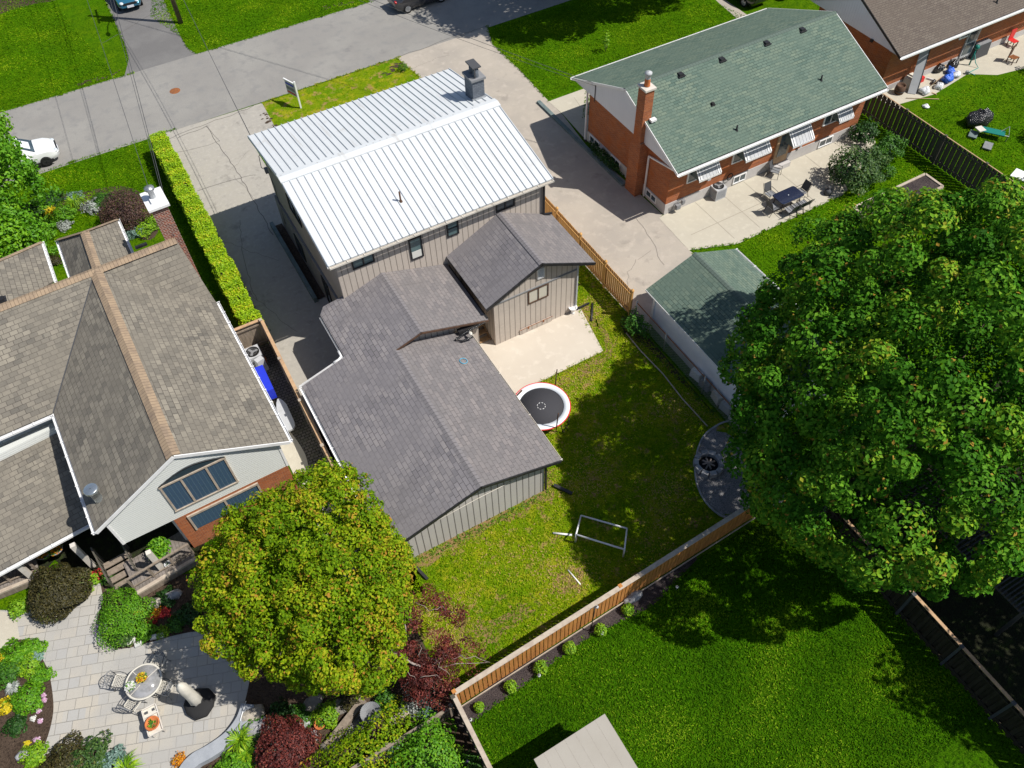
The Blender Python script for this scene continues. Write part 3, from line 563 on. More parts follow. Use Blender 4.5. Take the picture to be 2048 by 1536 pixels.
sheet('side_walk', smooth_poly([(.2, 29.5), (.75, 29.4), (.8, 27), (.7, 25.5), (.95, 24), (1.05, 22.8), (.9, 21.6), (1.2, 20.2), (1.45, 18.5), (1.2, 16.5), (.3, 16), (.2, 22)], 3), L4+.02, 'concrete', .02)
sheet('front_garden_soil', smooth_poly(GP((30, 500), (60, 470), (95, 440), (150, 422), (196, 432), (215, 445), (262, 470), (300, 480), (318, 452), (300, 400), (245, 372), (160, 385), (100, 392), (50, 412), (-60, 470), (-60, 560)), 3), L1, 'soil')
sheet('planter_soil', smooth_poly(GP((-80, 60), (0, 28), (60, 10), (120, -2), (180, -30), (100, -120), (-100, -60)), 3), L1, 'soil')
# ================================================================== BUILDINGS
def vent_box(parent, p, s=.3, m='black', name='roof_vent', h=.16):
    mb = MB(); mb.box((p[0], p[1], p[2]+h*.5-.04), (s, s, h), 0, .8); mb.box((p[0], p[1], p[2]+.005), (s*1.35, s*1.35, .025)); return mb.build(name, m, parent)
def vent_pipe(parent, p, h=.35, r=.05, m='black', name='vent_pipe'):
    mb = MB(); mb.lathe(p, [(r*2.4, -.06), (r*1.6, .02), (r, .08), (r, h), (r*.7, h), (r*.7, h-.1)], 12); return mb.build(name, m, parent)
# ---- main house: white ribbed metal roof block with charcoal shingled wings
H = thing('split_level_house', (11, 27.5, 0), 'grey sided house with white ribbed metal roof, charcoal shingled rear wings and attached garage', 'house')
gable_body(5.75, 16.9, 27.75, 38.3, 6.02, 7.02, 'x', 33.0).build('wall', 'siding_grey', H)
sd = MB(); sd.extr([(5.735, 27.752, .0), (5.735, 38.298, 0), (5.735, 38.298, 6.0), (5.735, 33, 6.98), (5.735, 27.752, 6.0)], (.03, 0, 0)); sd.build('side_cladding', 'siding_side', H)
st = MB(); st.bb(5.62, 5.734, 27.76, 38.2, 0, 2.3); st.build('lower_cladding', 'stucco_grey', H)
def on_left(x): return 2.3+.325*(x-2.25)
gable_body(4.95, 10.85, 23.78, 27.74, (on_left(4.95)-.14, on_left(4.95)-.14), on_left(7.8)-.13, 'y', 7.8).build('wall', 'siding_grey', H)
gable_body(11.85, 16.62, 24.0, 27.745, 3.62, 4.83, 'y', 14.27).build('wall', 'siding_grey', H)
gable_body(2.95, 9.62, 15.55, 24.4, (on_left(2.95)-.14, 2.62), on_left(6.45)-.12, 'y', 6.45).build('wall', 'siding_garage', H)
# metal roof
def merge_into(o, mb, m, root):
    me = o.data; Mi = (pm(root) @ o.matrix_local).inverted(); vs = [v.co[:] for v in me.vertices]; k = len(vs); fs = [list(p_.vertices) for p_ in me.polygons]; n0 = len(fs)
    vs += [tuple(Mi @ Vector(v)) for v in mb.v]; fs += [[i+k for i in f] for f in mb.f]
    m2 = bpy.data.meshes.new(me.name); m2.from_pydata(vs, [], fs); m2.materials.append(me.materials[0]); m2.materials.append(MATS[m])
    m2.polygons.foreach_set('material_index', [0]*n0+[1]*(len(fs)-n0)); m2.update(); o.data = m2
mr0 = [(5.32, 27.38, 6.08), (17.22, 27.38, 6.08), (17.22, 33.0, 7.16), (5.32, 33.0, 7.16)]
mr1 = [(17.22, 38.62, 6.08), (5.32, 38.62, 6.08), (5.32, 33.0, 7.16), (17.22, 33.0, 7.16)]
RF = slab('metal_roof', mr0, .09, 'metal_roof', H); RF2 = slab('metal_roof', mr1, .09, 'metal_roof', H)
for side in (0, 1):
    sm = MB(); scr = MB(); n_ = 32
    for i in range(n_+1):
        x = 5.36+(11.82)*i/n_
        y0 = 27.36 if side == 0 else 38.64; a = Vector((x, y0, 6.085)); b = Vector((x, 32.72 if side == 0 else 33.28, 7.16-.28*.192+.005)); sm.bar(a, b, .045, .07)
        if i < n_:
            for k, fr in enumerate((.03, .16, .30, .44, .58, .72, .88)):
                if (i*7+k*3+side) % 5 in (0, 1) or k == 0:
                    q = a.lerp(b, fr)+Vector((.19+random.uniform(-.04, .04), 0, .008)); scr.box((q.x, q.y, q.z+.006), (.035, .035, .02))
    o = sm.build('seam', 'seam', H); pass
rc = MB()
for s_ in (-1, 1): rc.extr([(5.3, 33.0, 7.235), (5.3, 33.0+s_*.34, 7.165), (5.3, 33.0+s_*.34, 7.10), (5.3, 33.0, 7.17)], (11.94, 0, 0))
rc.build('ridge_cap', 'metal_roof', H)
gutter(H, (5.36, 27.36, 6.03), (17.2, 27.36, 6.03), 'offwhite', .1, .09, -1, .8)
fa = MB(); fa.bb(5.30, 5.335, 27.36, 27.5, 5.95, 6.06); fa.bar((5.33, 27.4, 6.0), (5.33, 33, 7.08), .03, .12); fa.bar((5.33, 38.6, 6.0), (5.33, 33, 7.08), .03, .12); fa.bar((17.21, 27.4, 6.0), (17.21, 33, 7.08), .03, .12); fa.build('rake_trim', 'white', H)
ch = MB(); ch.bb(16.32, 17.0, 33.95, 34.85, 6.5, 8.05); cho = ch.build('chimney', 'brick_painted', H)
def kid(mb, name, m, par, root):   # a sub-part: parent is a mesh part whose own transform is identity under the root
    o = mb.build(name, m, None); o.data.transform(pm(root).inverted()); o.parent = par; return o
kid(MB().bb(16.24, 17.08, 33.87, 34.93, 8.05, 8.17), 'chimney_cap', 'mid_grey', cho, H)
pots = MB()
for y in (34.18, 34.6): pots.lathe((16.66, y, 8.17), [(.17, 0), (.15, .12), (.15, .5), (.11, .5), (.11, .2)], 12)
kid(pots, 'flue_pot', 'brick_painted', cho, H)
kid(MB().bb(16.42, 16.9, 33.98, 34.82, 8.70, 8.76).bb(16.5, 16.56, 34.0, 34.06, 8.17, 8.7).bb(16.8, 16.86, 34.74, 34.8, 8.17, 8.7), 'chimney_hood', 'dark_grey', cho, H)
kid(MB().box((16.66, 33.95, 6.99), (.8, .12, .2)), 'flashing', 'galvanised', cho, H)
p = G(841, 402, 6.4); vent_pipe(H, (9.9, 29.3, 6.47), .55, .045, 'wood_brown')
for (a, b, z0, z1, gl, n_) in ((6.50, 7.62, 4.98, 5.66, 'glass_teal', 2), (11.42, 12.06, 4.66, 5.62, 'glass_teal', 1), (14.14, 15.2, 5.0, 5.62, 'glass', 2)):
    window(H, 'y', 27.75, a, b, z0, z1, 'black', gl, n_, .07, horiz=1 if a == 11.42 else 0)
wf = window(H, 'y', 27.75, 9.40, 10.08, 4.12, 5.46, 'black', 'glass_teal', 1, .07)
kid(MB().bb(9.49, 9.99, 27.725, 27.732, 4.2, 4.62), 'blind', 'interior_white', wf, H)
window(H, 'x', 5.735, 33.0, 34.75, 3.9, 4.9, 'black_matte', 'glass', 2, .06, name='window')
window(H, 'x', 5.62, 34.2, 35.4, .5, 1.7, 'black_matte', 'glass', 1, .06); window(H, 'x', 5.62, 30.2, 31.1, .3, 2.2, 'black_matte', 'glass', 1, .08)
ds = MB(); ds.bar((16.85, 27.66, 5.95), (16.85, 27.66, 3.75), .09, .09); ds.bar((16.85, 27.64, 3.75), (17.3, 27.6, 3.66), .09, .09); ds.build('downspout', 'black', H)
cb = MB(); cb.tube([(5.68, 38.0, 5.4), (5.5, 38.2, 5.0), (5.4, 37.9, 4.5), (5.62, 37.6, 4.4), (5.68, 37.4, 3.5), (5.6, 37.2, 1.0)], .018, 6); cb.build('service_cable', 'dark_grey', H)
mt = MB(); mt.box((5.55, 37.55, 4.5), (.16, .2, .3)); mt.build('meter_box', 'mid_grey', H)
# shingled roofs
lp = lambda x, y: (x, y, on_left(x))
slab('shingle_roof', [lp(2.18, 15.2), lp(2.18, 24.75), lp(4.42, 24.75), lp(4.42, 27.75), lp(4.72, 28.1), lp(5.72, 27.95), lp(5.74, 27.74), lp(7.8, 27.74), lp(7.8, 23.38), lp(6.45, 23.38), lp(6.45, 15.2)], .11, 'shingle_charcoal', H)
slab('shingle_roof', [(11.22, 23.38, 2.985), (11.22, 27.74, 2.985), (7.8, 27.74, on_left(7.8)), (7.8, 23.38, on_left(7.8))], .11, 'shingle_charcoal_light', H)
slab('shingle_roof', [(10.22, 15.2, 2.58), (10.22, 23.6, 2.58), (6.45, 23.6, on_left(6.45)-.003), (6.45, 15.2, on_left(6.45)-.003)], .10, 'shingle_charcoal_light', H)
slab('shingle_roof', [(11.24, 23.6, 3.47), (11.24, 27.74, 3.47), (14.3, 27.74, 4.95), (14.3, 23.6, 4.95)], .11, 'shingle_charcoal', H)
slab('shingle_roof', [(17.36, 23.6, 3.47), (17.36, 27.74, 3.47), (14.3, 27.74, 4.95), (14.3, 23.6, 4.95)], .11, 'shingle_charcoal_light', H)
for (x, y0, y1, z) in ((7.8, 23.36, 27.74, on_left(7.8)), (6.45, 15.18, 23.36, on_left(6.45)), (14.3, 23.58, 27.74, 4.95)):
    for s_ in (-1, 1):
        dz = .055; slab('ridge_cap', [(x+s_*.15, y0, z+.012-dz), (x+s_*.15, y1, z+.012-dz), (x, y1, z+.024), (x, y0, z+.024)], .012, 'ridge_cap_grey', H)
gutter(H, (2.16, 24.75, 2.22), (2.16, 15.2, 2.22), 'white', .12, .1, -1, 1.8)
gutter(H, (4.42, 24.80, 2.95), (2.05, 24.80, 2.24), 'white', .07, .1, -1)
gutter(H, (4.38, 27.7, 2.93), (4.38, 24.95, 2.93), 'light_grey', .05, .08, -1)
eb = MB(); eb.tube([(4.33, 25.3, 2.9), (4.33, 24.95, 2.88), (4.15, 24.86, 2.84), (3.9, 24.86, 2.8)], .06, 8); eb.build('downspout_elbow', 'white', H)
gutter(H, (10.24, 15.2, 2.52), (10.24, 23.3, 2.52), 'offwhite', .06, .07, -1, 2.2)
gutter(H, (11.2, 27.6, 2.98), (11.2, 23.6, 2.96), 'black', .07, .1, 1, 1.1)
fb = MB()
for a, b in (((2.2, 15.17, on_left(2.2)), (6.45, 15.17, on_left(6.45))), ((6.45, 15.17, on_left(6.45)), (10.22, 15.17, 2.58)), ((11.24, 23.57, 3.47), (14.3, 23.57, 4.95)), ((14.3, 23.57, 4.95), (17.36, 23.57, 3.47))):
    fb.bar(Vector(a)+Vector((0, 0, -.085)), Vector(b)+Vector((0, 0, -.085)), .05, .15)
fb.build('fascia', 'black', H)
fb = MB()
for a, b in (((6.45, 23.35, on_left(6.45)), (7.8, 23.35, on_left(7.8))), ((7.8, 23.35, on_left(7.8)), (11.22, 23.35, 2.985))): fb.bar(Vector(a)+Vector((0, 0, -.07)), Vector(b)+Vector((0, 0, -.07)), .04, .09)
fb.build('fascia', 'wood_brown', H)
# right wing details
window(H, 'y', 24.0, 13.76, 14.92, 2.08, 2.97, 'wood_brown', 'blind', 2, .055)
bd = MB(); bd.bb(11.86, 16.64, 23.955, 23.998, 3.02, 3.09); bd.build('belly_band', 'mid_grey', H)
lv = MB(); lv.bb(14.28, 14.66, 23.93, 23.998, 3.55, 4.2); lvo = lv.build('gable_vent', 'white', H)
ll = MB()
for i in range(7): ll.bb(14.31, 14.63, 23.915, 23.929, 3.6+i*.085, 3.635+i*.085)
kid(ll, 'louvre', 'light_grey', lvo, H)
cdn = MB(); cdn.bb(13.25, 15.15, 23.95, 23.998, .08, .42); cdo = cdn.build('crawl_space_door', 'siding_grey', H)
kid(MB().bb(13.7, 13.78, 23.935, 23.949, .28, .46).bb(14.6, 14.68, 23.935, 23.949, .28, .46).bb(13.22, 15.18, 23.93, 23.949, .42, .44), 'hinge', 'rust', cdo, H)
ds = MB(); ds.bar((16.6, 23.95, 3.4), (16.6, 23.95, .15), .07, .07); ds.build('downspout', 'light_grey', H)
dx = MB(); a = G(1150, 612, .12); b = G(1178, 606, .1); dx.bar((16.66, 23.95, .12), b, .1, .07); dx.build('drain_hose', 'black', H)
# wall of the middle wing: window, steps to the side door
wd = WY(912, 671, 23.78); wn = window(H, 'y', 23.78, 9.15, 10.0, 2.0, 2.5, 'white', 'interior_white', 1, .06)
stp = MB()
for i in range(5): stp.bb(10.87, 11.83, 24.45+.34*i, 24.45+.34*i+.27, .19+.19*i-.05, .19+.19*i)
for x in (10.9, 11.8): stp.bar((x, 24.45, .05), (x, 26.2, 1.0), .05, .2)
stp.bb(10.86, 11.84, 26.1, 27.6, .95, 1.0); stp.build('rear_steps', 'steps_wood', H)
vb = MB(); vb.bar((10.1, 15.5, .15), (10.6, 14.75, .06), .14, .09); vb.bar((9.66, 15.5, 2.4), (9.68, 15.5, .15), .08, .08); vb.build('downspout', 'black', H)
vb = MB(); vb.bar((2.95, 15.45, .2), (3.25, 14.35, .08), .12, .09); vb.build('downspout', 'black', H)
tb = MB(); tb.tube([(3.0, 15.5, 2.05), (6.3, 15.5, 2.28), (9.6, 15.5, 2.28)], .014, 6); tb.build('wall_cable', 'offwhite', H)
pc = MB(); pc.bb(4.95, 5.15, 31.6, 38.6, 0, .32); tag(pc.build('planter_curb', 'curb_dark'), 'low grey concrete planter curb running along the shaded side wall of the metal roofed house', 'curb')
sheet('side_planting_soil', [(5.16, 31.7), (5.61, 31.7), (5.61, 38.5), (5.16, 38.5)], .05, 'soil')
# ---- brick bungalow
B = thing('brick_bungalow', (32.3, 31, 0), 'orange brick bungalow with green shingled gable roof and four striped window awnings', 'house')
gable_body(25.0, 39.7, 27.67, 35.9, .72, .72, 'x').build('foundation', 'foundation', B)
bw = MB(); prof = [(27.7, .73), (35.87, .73), (35.87, 3.55), (27.7, 3.55)]; bw.extr([(25.03, a, b) for a, b in prof], (14.64, 0, 0)); bw.build('wall', 'brick_red', B)
BR = 32.1; BZ = 5.86
gs = MB()
for x in (24.80, 39.72): gs.extr([(x, 26.95, 3.56), (x, 37.2, 3.56), (x, BR, BZ-.1)], (.18, 0, 0))
gs.build('gable_siding', 'siding_soffit', B)
sf = MB(); sf.bb(24.8, 39.9, 26.9, 27.69, 3.54, 3.57); sf.bb(24.8, 39.9, 35.88, 37.3, 3.54, 3.57); sf.bb(24.8, 25.02, 27.7, 35.87, 3.535, 3.558); sf.build('soffit', 'siding_soffit', B)
slab('shingle_roof', [(24.72, 26.82, 3.66), (39.98, 26.82, 3.66), (39.98, BR, BZ), (24.72, BR, BZ)], .12, 'shingle_green', B)
slab('shingle_roof', [(39.98, 37.42, 3.66), (24.72, 37.42, 3.66), (24.72, BR, BZ), (39.98, BR, BZ)], .12, 'shingle_green', B)
for s_ in (-1, 1): slab('ridge_cap', [(24.7, BR+s_*.16, BZ-.045), (40.0, BR+s_*.16, BZ-.045), (40.0, BR, BZ+.025), (24.7, BR, BZ+.025)], .012, 'ridge_cap_green', B)
gutter(B, (24.7, 26.80, 3.60), (40.0, 26.80, 3.60), 'white', .13, .12, -1); gutter(B, (40.0, 37.44, 3.60), (24.7, 37.44, 3.60), 'white', .13, .12, -1)
rk = MB()
for x in (24.70, 40.0): rk.bar((x, 26.8, 3.58), (x, BR, BZ-.08), .03, .15); rk.bar((x, 37.44, 3.58), (x, BR, BZ-.08), .03, .15)
rk.build('rake_trim', 'white', B)
bc = MB(); bc.bb(24.45, 25.1, 29.85, 30.85, 0, 3.1); bc.box((24.775, 30.35, 3.35), (.65, 1.0, .5), 0, .8); bc.bb(24.52, 25.08, 30.02, 30.68, 3.6, 6.85); bco = bc.build('chimney', 'brick_red', B)
kid(MB().bb(24.45, 25.15, 29.95, 30.75, 6.85, 6.96), 'chimney_cap', 'offwhite', bco, B)
kid(MB().lathe((24.8, 30.35, 6.98), [(.17, 0), (.15, .4), (.15, .42)], 14), 'flue_pot', 'terracotta', bco, B)
kid(MB().lathe((24.8, 30.35, 7.4), [(.15, 0), (.15, .22), (.2, .24), (.2, .34), (.02, .4)], 14), 'flue_hood', 'light_grey', bco, B)
kid(MB().box((25.1, 29.86, 5.05), (.35, .25, .12)), 'flashing', 'white', bco, B)
for (u0, u1, z0, z1) in ((34.5, 35.55, .25, .70), (32.2, 33.2, .25, .70), (28.5, 29.5, .22, .68)): window(B, 'x', 25.0, u0, u1, z0, z1, 'white', 'glass', 2, .06)
for (u0, u1) in ((29.95, 30.9), (36.6, 37.7)): window(B, 'y', 27.67, u0, u1, .12, .66, 'white', 'glass', 2, .06)
for (u0, u1, z0, z1) in ((26.3, 27.6, 1.7, 2.9), (29.5, 30.9, 1.75, 2.9), (33.55, 34.2, 1.9, 2.9), (36.4, 37.6, 1.75, 2.9)): window(B, 'y', 27.69, u0, u1, z0, z1, 'white', 'glass', 2, .07)
dr = MB(); dr.bb(32.85, 33.95, 27.6, 27.70, .35, 2.7); dro = dr.build('door', 'wood_cap_warm', B)
kid(MB().bb(33.05, 33.75, 27.575, 27.599, .9, 2.4), 'door_glass', 'glass', dro, B); kid(MB().bb(32.7, 34.1, 27.3, 27.665, .0, .34), 'door_step', 'foundation', dro, B)
for (x0, x1, zt, zb, yo) in ((26.62, 28.2, 2.95, 2.18, 27.02), (29.92, 31.82, 2.95, 2.2, 27.02), (33.35, 35.0, 2.85, 1.95, 26.85), (37.0, 38.15, 2.95, 2.2, 27.02)):
    aw = MB(); yw = 27.68; th = .025; n_ = 14
    for i in range(n_):
        a, b = x0+(x1-x0)*i/n_, x0+(x1-x0)*(i+1)/n_; dz = .02 if i % 2 else 0
        aw.extr([(a, yw, zt+dz), (a, yo, zb+dz), (a, yo, zb+dz-th), (a, yw, zt+dz-th)], (b-a, 0, 0))
    awo = aw.build('awning', 'light_grey', B)
    tr = MB()
    for f0, f1 in ((0, .04), (.09, .13), (.87, .91), (.96, 1.0)):
        a, b = x0+(x1-x0)*f0, x0+(x1-x0)*f1; tr.extr([(a, yw, zt+.05), (a, yo-.01, zb+.05), (a, yo-.01, zb+.022), (a, yw, zt+.022)], (b-a, 0, 0))
    for i in range(n_): a, b = x0+(x1-x0)*(i+.08)/n_, x0+(x1-x0)*(i+.92)/n_; tr.bb(a, b, yo-.012, yo+.004, zb-.10, zb+.02)
    kid(tr, 'awning_trim', 'white', awo, B)
    ars = MB()
    for x in (x0+.02, x1-.02): ars.extr([(x-.01, yw-.005, zt-.03), (x-.01, yo+.02, zb-.03), (x-.01, yw-.005, zb-.05)], (.02, 0, 0))
    kid(ars, 'awning_side', 'curb_dark', awo, B)
dsp = MB(); dsp.bar((24.9, 35.95, 3.5), (24.9, 35.95, .1), .09, .09); dsp.build('downspout', 'white', B)
dsp = MB(); dsp.bar((24.93, 26.95, 3.5), (24.93, 29.6, 2.9), .08, .08); dsp.bar((24.93, 29.6, 2.9), (24.93, 29.6, .05), .08, .08); dsp.build('downspout', 'white', B)
gmtr = MB(); gmtr.tube([(25.5, 27.6, .1), (25.5, 27.5, .7), (25.8, 27.5, .75), (25.85, 27.5, .4), (26.2, 27.5, .4)], .03, 6); gmtr.box((25.75, 27.45, .45), (.28, .22, .3)); gmtr.box((26.15, 27.5, .6), (.2, .14, .24)); gmtr.build('gas_meter', 'mid_grey', B)
dv = MB(); dv.box((24.9, 32.0+2.1, .62), (.2, .24, .2)); dv.box((24.9, 31.3, .4), (.16, .18, .16)); dv.build('dryer_vent', 'light_grey', B)
el = MB(); el.box((27.9, 27.6, 1.5), (.22, .14, .3)); el.box((34.9, 27.6, 1.05), (.14, .12, .3)); el.build('outlet_box', 'light_grey', B)
for px, py in ((1365, 152), (1447, 121), (1538, 89), (1609, 62)):
    q = G(px, py, BZ-.12); vent_box(B, (q.x, BR-.35, BZ-.16), .34)
def on_plane(px, py, y0, z0, y1, z1):
    d = ray(px, py); sl_ = (z1-z0)/(y1-y0); t = (z0-sl_*y0-CAMH)/(d.z-sl_*d.y); return Vector((d.x*t, d.y*t, CAMH+d.z*t))
q = on_plane(1425, 209, 26.82, 3.66, BR, BZ); vent_box(B, q, .2, 'black_matte')
for px, py in ((1642, 160), (1473, 260)): q = on_plane(px, py, 26.82, 3.66, BR, BZ); vent_pipe(B, q, .3, .05)
ms = MB(); ms.tube([(24.78, 35.0, 3.4), (24.78, 35.0, 4.6)], .03, 6); ms.build('service_mast', 'dark_grey', B)
tag(sheet('front_curb', [(24.35, 31.0), (24.6, 31.0), (24.6, 41.0), (24.35, 41.0)], .14, 'curb_dark', .14), kind='structure')
# ---- detached garage with green roof
K = thing('detached_garage', (21.8, 18, 0), 'pale stucco detached garage with green shingled roof beside the big maple', 'garage')
KE = 2.42; KR = 3.45
gable_body(19.55, 24.35, 13.2, 21.35, KE-.1, KR-.12, 'y', 21.95, z0=0).build('wall', 'stucco_lilac', K)
fd = MB(); fd.bb(19.42, 19.54, 13.2, 21.3, 0, .42); fd.build('foundation', 'foundation', K)
slab('shingle_roof', [(19.15, 12.8, KE-.06), (19.15, 21.62, KE-.06), (21.95, 21.62, KR), (21.95, 12.8, KR)], .1, 'shingle_green', K)
slab('shingle_roof', [(24.75, 12.8, KE-.06), (24.75, 21.62, KE-.06), (21.95, 21.62, KR), (21.95, 12.8, KR)], .1, 'shingle_green', K)
for s_ in (-1, 1): slab('ridge_cap', [(21.95+s_*.15, 12.78, KR-.04), (21.95+s_*.15, 21.64, KR-.04), (21.95, 21.64, KR+.025), (21.95, 12.78, KR+.025)], .012, 'ridge_cap_green', K)
gutter(K, (24.77, 12.8, KE-.1), (24.77, 21.64, KE-.1), 'white', .1, .09, -1, 1.3)
fw_ = MB(); fw_.bar((19.14, 12.8, KE-.11), (19.14, 21.62, KE-.11), .03, .08); fw_.build('fascia', 'white', K)
mbx = MB(); mbx.bb(19.5, 19.548, 21.2, 21.36, 0, 2.3); mbx.build('corner_trim', 'white', K)
for i, (y, s_) in enumerate(((17.2, 'white'), (16.5, 'mid_grey'), (15.6, 'offwhite'), (14.9, 'light_grey'), (14.2, 'offwhite'))):
    bx = MB(); bx.box((19.3, y, .28), (.3, .62, .5), random.uniform(-.2, .2), .92)
    tag(bx.build('storage_bin', s_), ['white box standing nearest the street behind the chain link fence', 'grey box second from the street along the stucco garage', 'cream box in the middle of the row along the stucco garage', 'pale grey box fourth from the street along the stucco garage', 'cream box nearest the maple along the stucco garage'][i], 'box', 'boxes along the garage wall')
# ---- far right neighbour house
N = thing('brick_house', (49, 33, 0), 'red brick house with taupe shingled roof and pale sided gable in the upper right corner', 'house')
nb = MB(); nb.extr([(43.9, a, b) for a, b in ((30.0, .45), (36.6, .45), (36.6, 3.3), (30.0, 3.3))], (22, 0, 0)); nb.build('wall', 'brick_red', N)
nb = MB(); nb.bb(43.87, 65.95, 29.97, 36.63, 0, .449); nb.build('foundation', 'foundation', N)
gz = MB(); gz.extr([(43.45, 29.1, 3.34), (43.45, 37.4, 3.34), (43.45, 33.2, 5.2)], (.3, 0, 0)); gz.build('gable_siding', 'siding_soffit', N)
slab('shingle_roof', [(43.4, 29.0, 3.4), (66, 29.0, 3.4), (66, 33.2, 5.35), (43.4, 33.2, 5.35)], .12, 'shingle_taupe', N)
slab('shingle_roof', [(66, 37.5, 3.4), (43.4, 37.5, 3.4), (43.4, 33.2, 5.35), (66, 33.2, 5.35)], .12, 'shingle_taupe', N)
gutter(N, (43.38, 28.98, 3.36), (66, 28.98, 3.36), 'white', .13, .12, -1)
rk = MB(); rk.bar((43.39, 28.98, 3.3), (43.39, 33.2, 5.25), .03, .16); rk.bar((43.39, 37.5, 3.3), (43.39, 33.2, 5.25), .03, .16); rk.build('rake_trim', 'black', N)
sf = MB(); sf.bb(43.45, 66, 29.05, 29.99, 3.30, 3.325); sf.build('soffit', 'light_grey', N)
q = WY(1935, 62, 30); window(N, 'y', 30.0, q.x-.6, q.x+.6, 1.9, 2.9, 'white', 'glass', 1, .1); window(N, 'x', 43.9, 33.5, 34.7, 1.6, 2.6, 'white', 'glass', 1, .1)
q = WY(2000, 70, 29.95); bs = MB(); bs.bb(51.2, 52.3, 29.9, 29.995, .3, 2.5); bso = bs.build('storm_door', 'light_grey', N); kid(MB().bb(51.3, 52.2, 29.88, 29.899, .5, 1.3).bb(51.3, 52.2, 29.88, 29.899, 1.4, 2.4), 'door_glass', 'glass', bso, N)
fl = MB(); fl.box((43.38, 31.4, 3.3), (.14, .2, .16)); fl.box((43.38, 35.0, 3.3), (.14, .2, .16)); fl.build('flood_light', 'black', N)
vent_pipe(N, on_plane(1993, 5, 29, 3.4, 33.2, 5.35), .35, .05); vent_box(N, G(1722, 8, 4.3), .4, 'mid_grey', 'gable_vent', .1)
# ---- left neighbour house: vertices straight from the photo, each at its height
Lh = thing('shingled_house', (-5, 27, 0), 'wide house with brown dappled shingle roofs, tan ridge caps and white sided gable', 'house')
ZE, ZR = 4.3, 6.4
R1a, R1b = G(190, 540, ZR), G(345, 911, ZR); EaR, EaRb = G(432, 603, ZE), G(579, 882, ZE); EaL, EaLb = G(107, 826, ZE), G(190, 1064, ZE)
ePk = G(351, 478, ZR); Vr = G(425, 604, ZE)
R2w = G(-260, 705, ZR)
d2 = (R1a-ePk).normalized(); R2w = R1a+d2*16; d2e = Vector((d2.x, d2.y, 0)); El_w = EaL+d2e*14
def plane_z(a, b, c):
    n_ = (b-a).cross(c-a); return lambda x, y: a.z-(n_.x*(x-a.x)+n_.y*(y-a.y))/n_.z
slab('shingle_roof', [EaRb, EaR, R1a, R1b], .1, 'shingle_brown', Lh)                 # right slope
Rp = [R1a, ePk, EaR]
slab('shingle_roof', [EaR+Vector((-.02, 0, .004)), R1a, ePk], .1, 'shingle_brown', Lh, eave=(1, 2))   # right gable piece
slab('shingle_roof', [EaL, EaLb, R1b, R1a], .1, 'shingle_brown', Lh)                 # left slope
slab('shingle_roof', [El_w, EaL, R1a, R2w], .1, 'shingle_brown', Lh)                 # long rear slope
nrm = Vector((-d2.y, d2.x, 0)); nrm = nrm if nrm.y > 0 else -nrm
slab('shingle_roof', [ePk+nrm*3.7+Vector((0, 0, -3.4)), R2w+nrm*3.7+Vector((0, 0, -3.4)), R2w, ePk], .1, 'shingle_brown', Lh)   # street slope
# front projections
def proj(name, pk, pkb, l, lb, r, rb):
    slab('shingle_roof', [l, lb, pkb, pk], .1, 'shingle_brown', Lh); slab('shingle_roof', [rb, r, pk, pkb], .1, 'shingle_brown', Lh)
FZ = 6.05
f0, f1 = G(168, 462, FZ+.15), G(196, 545, FZ+.15); fl0, fl1 = G(115, 478, 5.0), G(142, 556, 5.0); fr0, fr1 = G(233, 438, 5.0), G(262, 506, 5.0)
proj('a', f0, f1, fl0, fl1, fr0, fr1)
g0, g1 = G(-62, 545, FZ+.1), G(-30, 650, FZ+.1); gr0, gr1 = G(81, 483, 5.0), G(107, 562, 5.0); gl0, gl1 = G(-180, 600, 5.0), G(-150, 700, 5.0)
proj('b', g0, g1, gl0, gl1, gr0, gr1)
def cap(a, b, w_=.22, m='ridge_cap_tan', dz=.1, t=.03):
    a = Vector(a); b = Vector(b); d = (b-a).normalized(); n_ = Vector((-d.y, d.x, 0)).normalized()
    for s_ in (-1, 1): slab('ridge_cap', [a+n_*s_*w_+Vector((0, 0, .02-dz)), b+n_*s_*w_+Vector((0, 0, .02-dz)), b+Vector((0, 0, t)), a+Vector((0, 0, t))], .018, m, Lh)
cap(R1a, R1b, .27, dz=.11); cap(ePk, R2w, .25, dz=.085); cap(f0, f1, .2, dz=.08); cap(g0, g1, .2, dz=.08)
for a, b, s_ in ((f0, fr0, 1), (fl0, f0, 1), (g0, gr0, 1)):
    d = (b-a).normalized(); slab('ridge_cap', [a+Vector((0, 0, .012)), b+Vector((0, 0, .012)), b+Vector((-d.y, d.x, 0))*-.2+Vector((0, 0, .012)), a+Vector((-d.y, d.x, 0))*-.2+Vector((0, 0, .012))], .012, 'ridge_cap_tan', Lh)
vl = MB(); vl.bar(R1a+Vector((0, 0, -.0)), Vr+Vector((0, 0, .03)), .05, .012); vl.bar(R1a, EaL+Vector((0, 0, .03)), .05, .012); vl.build('valley_flashing', 'dark_grey', Lh)
def gut(a, b, side, st=.75, m='white'):
    a = Vector(a); b = Vector(b); return gutter(Lh, a+Vector((0, 0, -.05)), b+Vector((0, 0, -.05)), m, .12, .1, side, st)
gut(EaR, EaRb, 1); gut(EaL, EaLb, -1); gut(EaL, El_w, 1, .8); gut(fr0, fr1, 1, .8); gut(fl0, fl1, -1, .8); gut(gr0, gr1, 1, .6)
